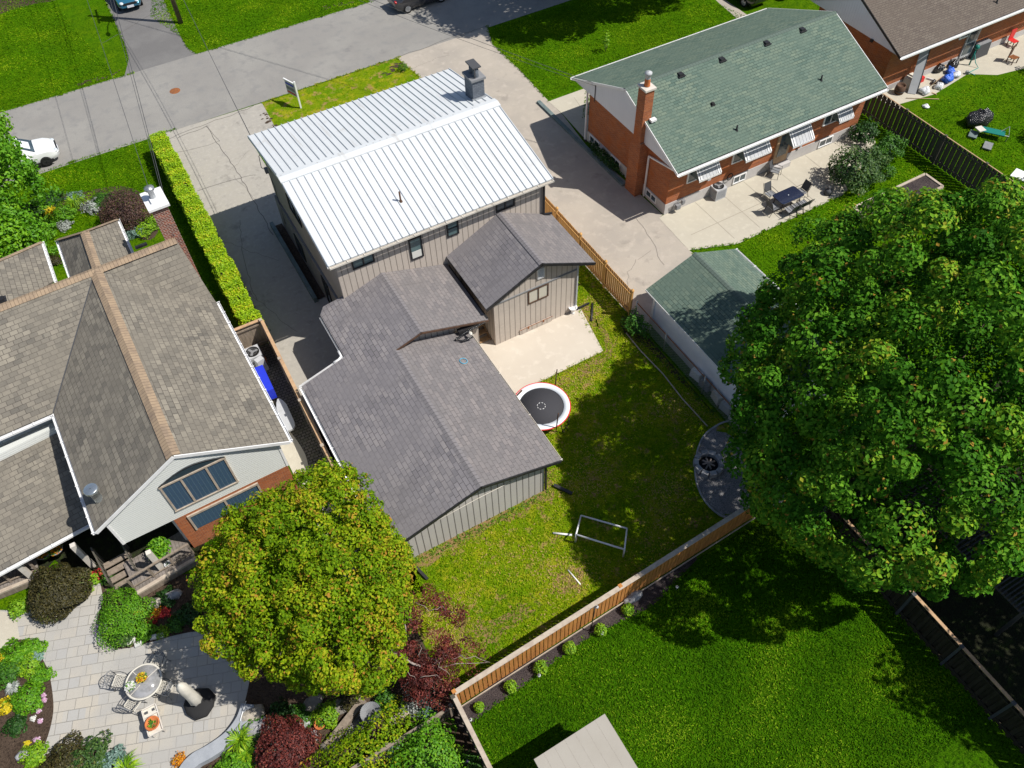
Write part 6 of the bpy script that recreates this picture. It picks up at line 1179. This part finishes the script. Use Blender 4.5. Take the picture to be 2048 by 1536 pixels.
# passage clutter beside the shingled house
q = G(532, 770, .7); mb = MB(); a, b = G(519, 742, .75), G(541, 790, .75); mb.bar(a, b, .5, .7); tag(mb.build('blue_bin', 'blue'), 'bright blue covered box in the passage beside the shingled house', 'bin')
q = G(522, 728, .5); mb = MB(); mb.box((q.x, q.y, .45), (.5, .35, .9), .3, .8); tag(mb.build('potting_cart', 'light_grey'), 'pale cart between the air conditioner and the blue box', 'cart'); q = G(526, 722, .2); mb = MB(); mb.lathe((q.x, q.y, 0), [(0, 0), (.16, 0), (.2, .35), (.17, .35), (.15, .3), (0, .3)], 12); tag(mb.build('clay_pot', 'terracotta'), 'clay pot beside the air conditioner', 'pot')
q = G(572, 838, .4); t = thing('paddle_board', (q.x, q.y, 0), 'long pale rounded board standing along the shingled house wall', 'board'); d = (G(585, 866, .3)-G(556, 800, .3)); d.z = 0
mb = MB(); a = G(558, 800, .35); b = G(583, 862, .35); dn_ = (b-a).normalized(); n2 = Vector((-dn_.y, dn_.x, 0)); pr = []
for u_, s_ in ((0, .05), (.1, .16), (.25, .25), (.8, .28), (.93, .24), (1, .12)): pr.append(a.lerp(b, u_)+n2*s_)
for u_, s_ in ((1, .12), (.93, .24), (.8, .28), (.25, .25), (.1, .16), (0, .05)): pr.append(a.lerp(b, u_)-n2*s_)
mb.extr(pr, (0, 0, .12)); mb.build('board', 'light_grey', t)
# ================================================================== STREET THINGS
c = G(602, 216); t = thing('sale_sign', c, 'white real estate sign post with a hanging panel on the front strip lawn', 'sign')
MB().bar(c, c+Vector((0, 0, 1.95)), .1, .1).build('post', 'white', t)
dr_ = (G(574, 152, 1.9)-G(590, 175, 1.9)); dr_.z = 0; dr_ = Vector((-.35, .94, 0)).normalized()
MB().bar(c+Vector((0, 0, 1.75)), c+dr_*1.15+Vector((0, 0, 1.75)), .08, .08).build('arm', 'white', t)
pn = MB().bar(c+dr_*.6+Vector((0, 0, 1.65)), c+dr_*.6+Vector((0, 0, .75)), .95, .03, up=Vector((dr_.y, -dr_.x, 0))); pno = pn.build('panel', 'light_grey', t)
side = Vector((dr_.y, -dr_.x, 0))
for s_, z, hh, m in ((1, 1.52, .12, 'blue'), (-1, 1.52, .12, 'blue'), (-1, 1.2, .2, 'mid_grey'), (-1, .9, .1, 'red')):
    a = c+dr_*.2+Vector((0, 0, z))+side*s_*.02; b = c+dr_*1.0+Vector((0, 0, z))+side*s_*.02; kid(MB().bar(a, b, .008, hh), 'panel_stripe', m, pno, t)
q = G(350, 182); MB_ = MB().lathe((q.x, q.y, .012), [(0, .006), (.33, .006), (.36, .0)], 28); tag(MB_.build('manhole_cover', 'rust'), 'rusty round manhole cover in the street', 'manhole')
pb_ = G(362, 46); t = thing('utility_pole', pb_, 'brown wooden utility pole on the lawn across the street', 'pole')
MB().tube([pb_, pb_+Vector((0, 0, 10.6))], .17, 10, True, [.18, .12]).build('pole', 'pole_wood', t)
for i, (z, r_) in enumerate(((8.6, .34),)): MB().lathe(pb_+Vector((.1, -.48, z-.55)), [(0, 0), (r_, .03), (r_, 1.1), (r_*.6, 1.2), (0, 1.22)], 16).build('transformer', 'light_grey', t)
MB().tube([pb_+Vector((0, 0, 8.0)), pb_+Vector((-.3, -1.3, 8.4)), pb_+Vector((-.5, -2.2, 8.4))], .04, 7).build('lamp_arm', 'galvanised', t)
MB().blob(pb_+Vector((-.55, -2.5, 8.38)), (.16, .36, .09), 4, .05).build('lamp_head', 'light_grey', t)
MB().bar(pb_+Vector((-.1, -1.1, 9.6)), pb_+Vector((.1, 1.1, 9.6)), .1, .12).build('crossarm', 'pole_wood', t)
def cable(name, a, b, sag, r, label, m='dark_grey'):
    a = Vector(a); b = Vector(b); n_ = 18; pts = [a.lerp(b, i/n_)-Vector((0, 0, sag*4*(i/n_)*(1-i/n_))) for i in range(n_+1)]
    tag(MB().tube(pts, r, 5).build(name, m), label, 'cable')
gA = 'overhead cables crossing the street'
px0 = pb_
cable('overhead_cable', (4.4, 70, 9.2), ePk+Vector((0, .05, .1)), .5, .016, 'twisted service cable from the pole to the shingled house chimney'); cable('overhead_cable', (4.1, 70, 9.2), ePk+Vector((-.05, .1, .15)), .62, .012, 'second thinner cable beside the twisted service cable')
cable('overhead_cable', (2.2, 70, 9.0), G(300, 385, 8.1), .3, .012, 'cable reaching the chimney end of the shingled house from the upper left')
cable('overhead_cable', pb_+Vector((0, -.2, 8.3)), (5.5, 38.1, 5.6), .4, .014, 'cable from the pole to the metal roofed house front corner'); cable('overhead_cable', pb_+Vector((0, -.2, 8.0)), (5.55, 38.0, 5.4), .45, .010, 'thin cable just under the one to the metal roofed house')
cable('overhead_cable', pb_+Vector((.3, 0, 8.7)), (24.8, 35.0, 4.55), .5, .014, 'long cable from the pole across to the brick bungalow mast'); cable('overhead_cable', pb_+Vector((.3, 0, 8.4)), (24.8, 35.0, 4.4), .7, .010, 'thinner long cable across to the brick bungalow mast')
# ================================================================== CARS
def car(x, y, rz, paint, label, L=4.6, W_=1.84, Hh=1.65, rim='rim_silver', suv=True, clad=False, name='parked_car'):
    t = thing(name, (x, y, 0), label, 'car', rot=rz); hl = L/2; gz = .24 if suv else .2; M_ = pm(t)
    def W(v): return M_ @ Vector(v)
    belt = Hh*.58; hood = Hh*.60 if suv else Hh*.58
    if suv: st = [(-hl, .55, .80, .80, .80), (-hl+.08, .38, 1.05, 1.05, .90), (-hl+.30, gz, belt+.04, Hh-.22, .95), (-hl+.75, gz, belt+.03, Hh-.03, 1), (-hl+1.6, gz, belt, Hh, 1), (.25, gz, belt, Hh-.01, 1), (hl-1.95, gz, belt, Hh-.12, 1), (hl-1.22, gz, hood, hood+.02, .99), (hl-.6, gz, hood-.06, hood-.03, .96), (hl-.18, .32, hood-.22, hood-.2, .88), (hl, .45, .62, .64, .74)]
    else: st = [(-hl, .5, .85, .86, .80), (-hl+.1, .34, belt+.05, belt+.06, .90), (-hl+.55, gz, belt+.06, belt+.08, .96), (-hl+1.3, gz, belt+.02, Hh-.06, 1), (-hl+2.0, gz, belt, Hh, 1), (.15, gz, belt, Hh, 1), (hl-1.9, gz, belt, Hh-.16, 1), (hl-1.25, gz, hood-.02, hood+.0, .99), (hl-.6, gz, hood-.1, hood-.08, .95), (hl-.18, .3, hood-.26, hood-.24, .87), (hl, .42, .56, .58, .72)]
    hw = W_/2; rings = []
    for xx, zb, zl, zr_, k in st:
        cab = zr_-zl > .12; rw = hw*k*(.74 if cab else .82)
        rings.append([(xx, -hw*k*.88, zb), (xx, -hw*k, zb+.18), (xx, -hw*k, (zb+zl)/2+.06), (xx, -hw*k*.95, zl), (xx, -rw, zr_ if cab else zl+.03), (xx, -rw*.55, zr_+(.04 if cab else .045)), (xx, rw*.55, zr_+(.04 if cab else .045)), (xx, rw, zr_ if cab else zl+.03), (xx, hw*k*.95, zl), (xx, hw*k, (zb+zl)/2+.06), (xx, hw*k, zb+.18), (xx, hw*k*.88, zb)])
    n_ = 12; vs = [W(v) for r in rings for v in r]; fs = []
    for i in range(len(rings)-1):
        for k in range(n_): q = (k+1) % n_; fs.append((i*n_+k, i*n_+q, (i+1)*n_+q, (i+1)*n_+k))
    fs += [tuple(range(n_)), tuple(range((len(rings)-1)*n_, len(rings)*n_))[::-1]]
    b = MB().add(vs, fs, True); bo_ = b.build('body', paint, t); bo_.data.set_sharp_from_angle(angle=math.radians(38))
    def quad(mb, P4, off):
        n2 = (P4[1]-P4[0]).cross(P4[3]-P4[0]).normalized(); cen = sum(P4, Vector())/4; mid = W((0, 0, .7))
        if n2.dot(cen-mid) < 0: n2 = -n2
        Q = [cen+(p_-cen)*.92+n2*off for p_ in P4]; mb.add(Q, [(0, 1, 2, 3)])
    R3 = [[W(v) for v in r] for r in rings]; ci = [i for i in range(len(st)) if st[i][3]-st[i][2] > .12]
    for i in range(ci[0], ci[-1]):
        for a, b_ in ((3, 4), (7, 8)): g = MB(); quad(g, [R3[i][a], R3[i+1][a], R3[i+1][b_], R3[i][b_]], .012); g.build('side_window', 'glass', t)
    for i, j, nm in ((ci[-1], ci[-1]+1, 'windshield'), (ci[0]-1, ci[0], 'rear_window')):
        g = MB(); quad(g, [R3[i][4].lerp(R3[i][3], .0), R3[j][4], R3[j][7], R3[i][7]], .03); g.build(nm, 'glass', t)
    for sx in (-1, 1):
        for sy_ in (-1, 1):
            c_ = W((sx*(hl-.92), sy_*(hw-.10), .34)); ax = (W((0, 1, 0))-W((0, 0, 0)))*sy_
            fw2 = Vector((W((1, 0, 0))-W((0, 0, 0)))); up = Vector((0, 0, 1))
            def ring(r_, o): return [c_+ax*o+fw2*(r_*math.cos(2*PI*k/20))+up*(r_*math.sin(2*PI*k/20)) for k in range(20)]
            mb = MB(); pr = [(.34, -.14), (.35, .08), (.33, .12), (.235, .12)]; vv = sum([ring(*p_) for p_ in pr], []); ff = []
            for i in range(3):
                for k in range(20): q = (k+1) % 20; ff.append((i*20+k, i*20+q, (i+1)*20+q, (i+1)*20+k))
            mb.add(vv, ff, True); wo = mb.build('wheel', 'rubber', t)
            mb = MB(); mb.add(ring(.235, .10), [tuple(range(20))])
            for k in range(5):
                a = 2*PI*k/5; d_ = fw2*math.cos(a)+up*math.sin(a); mb.bar(c_+ax*.115, c_+ax*.115+d_*.22, .06, .02, up=ax)
            mb.build('rim', rim, None); r_o = bpy.data.objects[-1] if False else C.objects[-1]; r_o.data.transform(pm(t).inverted()); r_o.parent = wo
    for sy_ in (-1, 1):
        MB().blob(W((hl-.16, sy_*hw*.62, hood-.24)), (.16, .2, .09), 1, .03).build('headlight', 'lamp_clear', t); MB().blob(W((-hl+.09, sy_*hw*.66, .92)), (.1, .18, .11), 2, .03).build('taillight', 'lamp_red', t)
        MB().blob(W((hl-1.75, sy_*(hw+.07), belt+.1)), (.1, .12, .07), 3, .03).build('mirror', paint, t)
    MB().box(W((hl+.0, 0, .5)), (.06, .5, .16), rz).build('licence_plate', 'plate', t); MB().box(W((hl-.03, 0, .68)), (.08, 1.0, .14), rz).build('grille', 'black', t)
    if clad:
        for sy_ in (-1, 1): MB().box(W((0, sy_*(hw-.015), .32)), (L-.9, .06, .2), rz).build('side_cladding', 'black', t)
    return t
car(3.9+.25, 67.3+2.35, -PI/2-.05, 'paint_blue', 'blue sport utility car parked nose out on the drive across the street')
car(23.4, 56.9, .03, 'paint_dark', 'dark grey sedan parked along the far side of the street', L=4.7, Hh=1.45, suv=False)
car(-6.6, 52.2, .0, 'paint_white', 'white car half hidden under the tree at the left edge', L=4.6, Hh=1.62, clad=True, rim='rim_dark')
car(33.0, 54.6, .03, 'paint_black', 'black car in the tree shadow at the top of the street', L=4.7, Hh=1.5)
q = G(1495, 14); car(q.x+.6, q.y+1.6, PI/2+.02, 'paint_black', 'black car parked on the drive behind the bungalow roof', L=4.6, Hh=1.6); car(q.x+3.6, q.y+1.3, PI/2, 'paint_teal', 'teal blue car beside the black one behind the bungalow', L=4.5, Hh=1.45, suv=False)
sheet('driveway_bungalow', [G(1440, 8), G(1475, 38), (43.2, 37.5), (43.2, 50.9), (39.0, 50.9), G(1410, -20)], .006, 'drive_right')
# ================================================================== NEIGHBOUR'S CLUTTER, TOP RIGHT
def bag(px, py, r, m, label, seed, z=.0, fl=.7):
    q = G(px, py, r*.4); mb = MB(); mb.blob((q.x, q.y, r*fl*.75), (r, r*.9, r*fl), seed, .35, 14, 9, -.8); mb.blob((q.x+r*.2, q.y, r*fl*1.5), (r*.22, r*.2, r*.25), seed+1, .4, 8, 5); tag(mb.build('rubbish_bag', m), label, 'bag')
bag(1958, 240, .75, 'bag_black', 'big shiny black rubbish bag on the neighbour lawn', 3)
bag(1875, 138, .42, 'bag_black', 'black bag leaning on the brick wall among the clutter', 5); bag(1905, 128, .38, 'bag_black', 'black bag behind the blue bags', 6); bag(1912, 150, .3, 'bag_white', 'white bag right of the blue bags', 7); bag(1895, 158, .42, 'blue_bag', 'bright blue bag in the clutter pile, lower', 8); bag(1900, 143, .32, 'blue_bag', 'blue bag in the clutter pile, upper', 9)
bag(1850, 183, .36, 'bag_white', 'white bag near the lawn edge', 10); bag(1878, 173, .3, 'bag_white', 'white and dark bag at the lawn edge below the blue bags', 12); bag(1885, 130, .25, 'tan_box', 'tan sack against the brick wall', 13); bag(1852, 212, .22, 'bag_white', 'small white plastic bag lying on the lawn', 14, fl=.4)
bag(1924, 116, .28, 'bag_black', 'small black bag by the green post', 15); bag(1868, 165, .2, 'bag_black', 'tiny black bag left of the blue ones', 16)
q = G(1797, 186); t = thing('wood_barrel', q, 'brown half barrel by the corner of the dark fence', 'barrel'); MB().lathe(q, [(0, .02), (.28, .02), (.34, .3), (.3, .6), (.26, .6), (.26, .5), (0, .5)], 18).build('staves', 'wood_brown', t); MB().lathe(q, [(.325, .2), (.345, .2), (.35, .26), (.33, .26)], 18).build('hoop', 'black', t)
q = G(1818, 172); mb = MB(); mb.box((q.x, q.y, .35), (.9, .7, .7), .2, .95); tag(mb.build('cardboard_box', 'cream'), 'pale cardboard box beside the barrel', 'box')
a, b = G(1827, 160, .05), WY(1848, 104, 29.85); t = thing('ladder_ramp', a, 'grey board pair leaning steeply against the brick wall', 'board')
a = Vector((45.9, 28.9, .02)); b = Vector((46.9, 29.85, 2.5)); MB().bar(a, b, .5, .05).build('left_board', 'light_grey', t); MB().bar(a+Vector((.35, -.05, 0)), b+Vector((.35, -.02, 0)), .18, .07).build('side_rail', 'dark_grey', t)
for i, (px, py, m, s_, lb) in enumerate(((1841, 163, 'red', (.3, .25, .35), 'red orange tool box on the concrete'), (1805, 165, 'cyan', (.2, .2, .25), 'small blue pail by the brick corner'), (1860, 160, 'tape', (.5, .1, .1), 'grey plank across the clutter'), (1880, 178, 'offwhite', (.3, .2, .12), 'flat cream tray at the lawn edge'), (1933, 148, 'mid_grey', (.2, .2, .2), 'small grey tub near the hose'), (1868, 188, 'tan_box', (.35, .05, .05), 'short timber offcut on the lawn edge'))):
    q = G(px, py); mb = MB(); mb.box((q.x, q.y, s_[2]/2+.01), s_, i, .93); tag(mb.build('yard_item', m), lb, 'clutter')
tag(MB().tube([G(1812, 196, .05), G(1878, 198, .05)], .02, 5).build('tool_handle', 'tan_box'), 'wooden tool handle lying on the lawn by the fence', 'tool'); tag(MB().tube([G(1861, 172, .3), G(1886, 152, .5)], .02, 5).build('tool_handle', 'steps_wood'), 'wooden handle leaning across the blue bags', 'tool')
q = G(1938, 130); t = thing('hose_post', q, 'green hose post with a trailing hose by the brick wall', 'hose'); MB().tube([q, q+Vector((0, 0, 1.2))], .05, 7).build('post', 'green_plastic', t); MB().blob(q+Vector((0, 0, 1.3)), .17, 3, .1).build('reel', 'green_plastic', t)
MB().tube([q+Vector((0, 0, .9)), q+Vector((.1, -.3, .3)), q+Vector((.2, -.6, .04)), G(1938, 145, .04), G(1950, 150, .04)], .025, 6).build('hose', 'turquoise', t)
q = G(1960, 115); t = thing('covered_barbecue', q, 'barbecue under a grey cover against the brick wall', 'barbecue'); MB().box(q+Vector((0, .3, .5)), (1.4, .6, 1.0), 0, .85).build('cover', 'dark_grey', t); MB().box(q+Vector((0, .3, 1.03)), (1.25, .5, .06), 0, .9).build('lid', 'mid_grey', t)
q = G(2022, 92); t = thing('red_chair', q, 'red slatted garden chair near the brick wall, upper right', 'chair')
for i in range(5): MB().box(q+Vector((-.2+.1*i, 0, .4)), (.08, .5, .03)).build('slat', 'red', t)
MB().box(q+Vector((0, .28, .75)), (.5, .05, .7)).build('backrest', 'red', t)
for sx in (-1, 1):
    for sy_ in (-1, 1): MB().bar(q+Vector((sx*.22, sy_*.22, 0)), q+Vector((sx*.22, sy_*.22, .4)), .05, .05).build('leg', 'wood_brown', t)
q = G(2022, 125); t = thing('wooden_chair', q, 'brown wooden slat chair below the red chair', 'chair')
for i in range(5): MB().box(q+Vector((-.22+.11*i, 0, .4)), (.08, .5, .03), .3).build('slat', 'rust', t)
MB().box(q+Vector((-.05, .28, .75)), (.55, .05, .7), .3).build('backrest', 'wood_brown', t)
for sx in (-1, 1):
    for sy_ in (-1, 1): MB().bar(q+Vector((sx*.24, sy_*.22, 0)), q+Vector((sx*.24, sy_*.22, .4)), .05, .05).build('leg', 'wood_brown', t)
bush('shrub', (54.6, 26.6, .4), (.6, .6, .6), 'small green plant at the right edge by the garden chairs', 'leaf_bush', 500, .12)
q = G(1995, 262, .5); t = thing('lounge_chair', (q.x, q.y, 0), 'green and white lounge chair on the neighbour lawn by the black bag', 'lounge chair'); a = G(1965, 258, .4); b = G(2010, 268, .4)
MB().bar(a, b, .55, .05).build('seat', 'green_plastic', t); MB().bar(a+Vector((-.35, .1, .02)), a+Vector((.1, 0, .02)), .5, .06).build('pillow', 'offwhite', t); MB().tube([a+Vector((0, -.3, 0)), b+Vector((0, -.3, 0)), b+Vector((.3, .1, .35)), b+Vector((0, .3, 0)), a+Vector((0, .3, 0))], .025, 6).build('frame', 'light_grey', t)
for k in (a, b):
    for s_ in (-.25, .25): MB().bar((k.x, k.y+s_, 0), (k.x, k.y+s_, .4), .04, .04).build('leg', 'dark_grey', t)
for (px, py, m, lb) in ((1945, 272, 'curb_dark', 'grey blue board lying beside the black bag'), (1974, 295, 'mid_grey', 'small grey panel lying in the shadow on the lawn')):
    q = G(px, py); mb = MB(); mb.box((q.x, q.y, .12), (.75, .5, .08), .5); tag(mb.build('loose_panel', m), lb, 'panel')
q = G(2040, 350, .5); t = thing('white_table', (q.x, q.y, 0), 'white square table at the right edge beyond the dark fence', 'table'); MB().box((q.x, q.y, .5), (.9, .8, .05), .3).build('table_top', 'white', t)
for sx in (-1, 1):
    for sy_ in (-1, 1): MB().bar((q.x+sx*.35, q.y+sy_*.3, 0), (q.x+sx*.35, q.y+sy_*.3, .48), .04, .04).build('leg', 'light_grey', t)
tree('small_tree', (50.5, 18.2, 0), (50.9, 18.6, 3.2), (1.7, 1.7, 1.2), 'small tree at the right edge casting a shadow on the neighbour lawn', 'leaf_bush', 60, .5, 60, .16, trunk_r=.07, inner=600)
# pergola lattice beyond the corner fence
t = thing('pergola', (24.0, 5.5, 0), 'dark lattice pergola roof beyond the maple at the right edge', 'pergola')
mb = MB(); mb.bar((21.6, 9.2, 2.3), (21.6, .5, 2.3), .18, .12); mb.bar((25.6, 9.2, 2.3), (25.6, .5, 2.3), .18, .12); mb.build('beam', 'wood_dark', t)
for x, y in ((21.6, 1.0), (21.6, 8.5), (25.6, 1.0), (25.6, 8.5)): MB().bar((x, y, 0), (x, y, 2.25), .14, .14).build('post', 'wood_dark', t)
mb = MB()
for i in range(58): mb.bar((21.4, .7+i*.15, 2.42), (25.8, .7+i*.15, 2.42), .05, .08)
mb.build('slat', 'dark_grey', t)
# ================================================================== GRASS BLADES: lawns and ragged edges
def in_poly(P_, poly):
    x, y = P_[:, 0], P_[:, 1]; r = np.zeros(len(P_), bool); n_ = len(poly)
    for i in range(n_):
        (x1, y1), (x2, y2) = poly[i], poly[(i+1) % n_]
        if y1 != y2: r ^= ((y1 > y) != (y2 > y)) & (x < (x2-x1)*(y-y1)/(y2-y1)+x1)
    return r
def turf(name, poly, n, m, size=.10, z=.02, excl=()):
    poly = [(p_[0], p_[1]) for p_ in poly]; A_ = np.array(poly); lo, hi = A_.min(0), A_.max(0); P_ = lo+rng.random((n*2, 2))*(hi-lo); P_ = P_[in_poly(P_, poly)]
    for ex in excl: P_ = P_[~in_poly(P_, [(p_[0], p_[1]) for p_ in ex])]
    P_ = P_[:n]; k = len(P_); f = np.clip(.5+.22*np.sin(P_[:, 0]*1.1+np.sin(P_[:, 1]*.9)*1.7)+.2*np.sin(P_[:, 1]*1.7+np.cos(P_[:, 0]*.6)*2)+rng.normal(0, .24, k), 0, 1)
    tag(leaf_mesh(name, np.c_[P_, np.full(k, z)+rng.random(k)*.03], rng.normal(0, .5, (k, 3))+np.array([0, 0, .9]), size, m, None, aspect=.35, jitter=.4, tone=f), kind='stuff')
fbp = [(v.x, v.y) for v in smooth_poly([(2.0, 9.1), (2.0, 7.9), G(945, 1446), G(1040, 1378), G(1115, 1320), G(1180, 1275), G(1240, 1245), G(1305, 1212), G(1345, 1170), (13.5, 9.6), (8, 9.4)], 3)]
gbp = [(v.x, v.y) for v in GP((1462, 840), (1440, 848), (1408, 872), (1392, 915), (1392, 960), (1408, 1000), (1438, 1030))]+[(17.4, 9.9), (18.8, 9.9), (18.8, 14)]
pad = [(9.4, 26.0), (11.9, 26.0), (16.9, 24.0), tuple(G(1206, 703)[:2]), tuple(G(1030, 789)[:2]), (9.4, 19.6)]
turf('grass', [(2.1, -1), (18.8, -1), (18.8, 9.6), (2.1, 9.0)], 60000, 'grass_deep', excl=[fbp, [(3.4, .8), (6.1, .8), (6.1, 5.7), (3.4, 5.7)]])
turf('grass', [(2.1, 9.7), (18.7, 10.2), (18.7, 27.5), (16.7, 27.5), (16.7, 23.8), (9.7, 23.5), (9.7, 15.3), (3.2, 15.0), (2.1, 14)], 46000, 'grass_dry', excl=[gbp, pad])
turf('grass', [(-12, 59.1), (1.0, 59.1), (.3, 62.5), (-1.6, 78), (-18, 78)], 30000, 'grass_bright', .13); turf('grass', [(7.0, 59.1), (24, 59.1), (24, 72), (8, 76), (5.0, 66)], 30000, 'grass_bright', .13)
turf('grass', [tuple(G(985, 92)[:2]), tuple(G(1097, 198)[:2]), tuple(G(1172, 172)[:2]), (26.0, 38), (44, 38), (41, 50.6), (26.5, 50.7)], 26000, 'grass_bright', .12)
turf('grass', [tuple(G(1478, 492)[:2]), tuple(G(1380, 505)[:2]), (24.8, 21.5), (24.8, 13), (41, 13), (41.3, 27), (39.8, 27), tuple(G(1752, 295)[:2]), tuple(G(1690, 392)[:2])], 26000, 'grass_bright', .11)
turf('grass', [(42.0, 14), (60, 14), (60, 25.5), (50, 27.5), (44, 27.3), (42, 27)], 20000, 'grass_bright', .12); turf('grass', [(-12, 42.5), (.8, 43), (.8, 50.7), (-12, 50.7)], 16000, 'grass_bright', .12)
def edge(name, pts, per_m, m='grass_dry', w_=.06, size=.11, z=.03):
    L_ = []
    for a_, b_ in zip(pts[:-1], pts[1:]):
        a_ = np.array(a_[:2], float); b_ = np.array(b_[:2], float); n_ = max(3, int(np.linalg.norm(b_-a_)*per_m)); t_ = rng.random((n_, 1)); t_ = t_+.03*np.sin(t_*40); L_.append(a_+(b_-a_)*t_+rng.normal(0, w_, (n_, 2)))
    P_ = np.vstack(L_); k = len(P_); tag(leaf_mesh(name, np.c_[P_, z+rng.random(k)*.04], rng.normal(0, .6, (k, 3))+np.array([0, 0, .7]), size, m, None, aspect=.35, jitter=.4), kind='stuff')
edge('edge_grass', [(3.1, 15.35), (6, 15.3), (9.6, 15.4)], 90, 'leaf_grass', .12); edge('edge_grass', [(16.75, 24.0), G(1206, 703), G(1030, 789)], 60); edge('edge_grass', [G(524, 206), G(794, 116), G(842, 156)], 60)
edge('edge_grass', [(-40, 50.9), (1.8, 50.9)], 50, 'grass_bright'); edge('edge_grass', [(-30, 58.95), (1.3, 58.95)], 50, 'grass_bright'); edge('edge_grass', [(6.6, 58.95), (24, 58.95)], 50, 'grass_bright')
edge('edge_grass', [G(974, 51), G(985, 88), G(1040, 140), G(1097, 202)], 50, 'grass_bright'); edge('edge_grass', [G(1378, 501), G(1475, 488), G(1690, 388)], 60, 'grass_bright'); edge('edge_grass', [(18.8, 22), (18.8, 27.6), (18.8, 31)], 60)
edge('edge_grass', [(2.1, 9.45), (16, 10.0)], 50); edge('edge_grass', [(v[0], v[1]) for v in fbp[6:26]], 60, 'grass_deep', .09); edge('edge_grass', [G(257, 122), G(250, 92), G(231, 48), G(200, -20)], 50, 'grass_bright'); edge('edge_grass', [G(394, 108), G(377, 98), G(345, 38), G(318, -20)], 50, 'grass_bright')
edge('edge_grass', [(2.0, 30), (2.0, 48)], 25, 'leaf_dark', .07); edge('edge_grass', [(18.7, 14.5), (18.8, 22)], 60, 'leaf_green', .15)
# ================================================================== parts made of separate pieces become separate parts
def split_pieces(o):
    me = o.data; n = len(me.vertices)
    if len(me.polygons) > 600: return
    par = list(range(n))
    def find(i):
        while par[i] != i: par[i] = par[par[i]]; i = par[i]
        return i
    for f in me.polygons:
        r = find(f.vertices[0])
        for v in f.vertices[1:]: par[find(v)] = r
    isl = {}
    for f in me.polygons: isl.setdefault(find(f.vertices[0]), []).append(f.index)
    if not 2 <= len(isl) <= 16: return
    info = []
    for k, fs in isl.items():
        co = np.array([me.vertices[v].co[:] for i in fs for v in me.polygons[i].vertices]); info.append([co.min(0)-.03, co.max(0)+.03, fs])
    cl = list(range(len(info)))
    for i in range(len(info)):
        for j in range(i):
            if (info[i][0] <= info[j][1]).all() and (info[j][0] <= info[i][1]).all():
                a, b = cl[i], cl[j]; cl = [b if c_ == a else c_ for c_ in cl]
    gs = sorted(set(cl))
    if not 2 <= len(gs) <= 8: return
    for g in gs[1:] + gs[:1]:
        fs = [i for k in range(len(info)) if cl[k] == g for i in info[k][2]]; used = sorted({v for i in fs for v in me.polygons[i].vertices}); mp = {v: i for i, v in enumerate(used)}
        m2 = bpy.data.meshes.new(o.name); m2.from_pydata([me.vertices[v].co[:] for v in used], [], [[mp[v] for v in me.polygons[i].vertices] for i in fs])
        m2.polygons.foreach_set('use_smooth', [me.polygons[i].use_smooth for i in fs])
        for m_ in me.materials: m2.materials.append(m_)
        m2.update()
        if g == gs[0]: o.data = m2
        else: c_ = o.copy(); c_.data = m2; C.objects.link(c_)
for o in list(C.objects):
    if o.type == 'MESH' and o.parent and not o.children and o.name.split('.')[0] not in ('panel', 'slat', 'louvre', 'roof_screws', 'seam', 'trunk', 'stem', 'foliage', 'crown', 'blossom', 'grille', 'panel_stripe', 'wire_mesh', 'fan', 'rear_steps', 'porch_steps', 'log', 'tray_slot', 'service_cable', 'spoke', 'seat'): split_pieces(o)
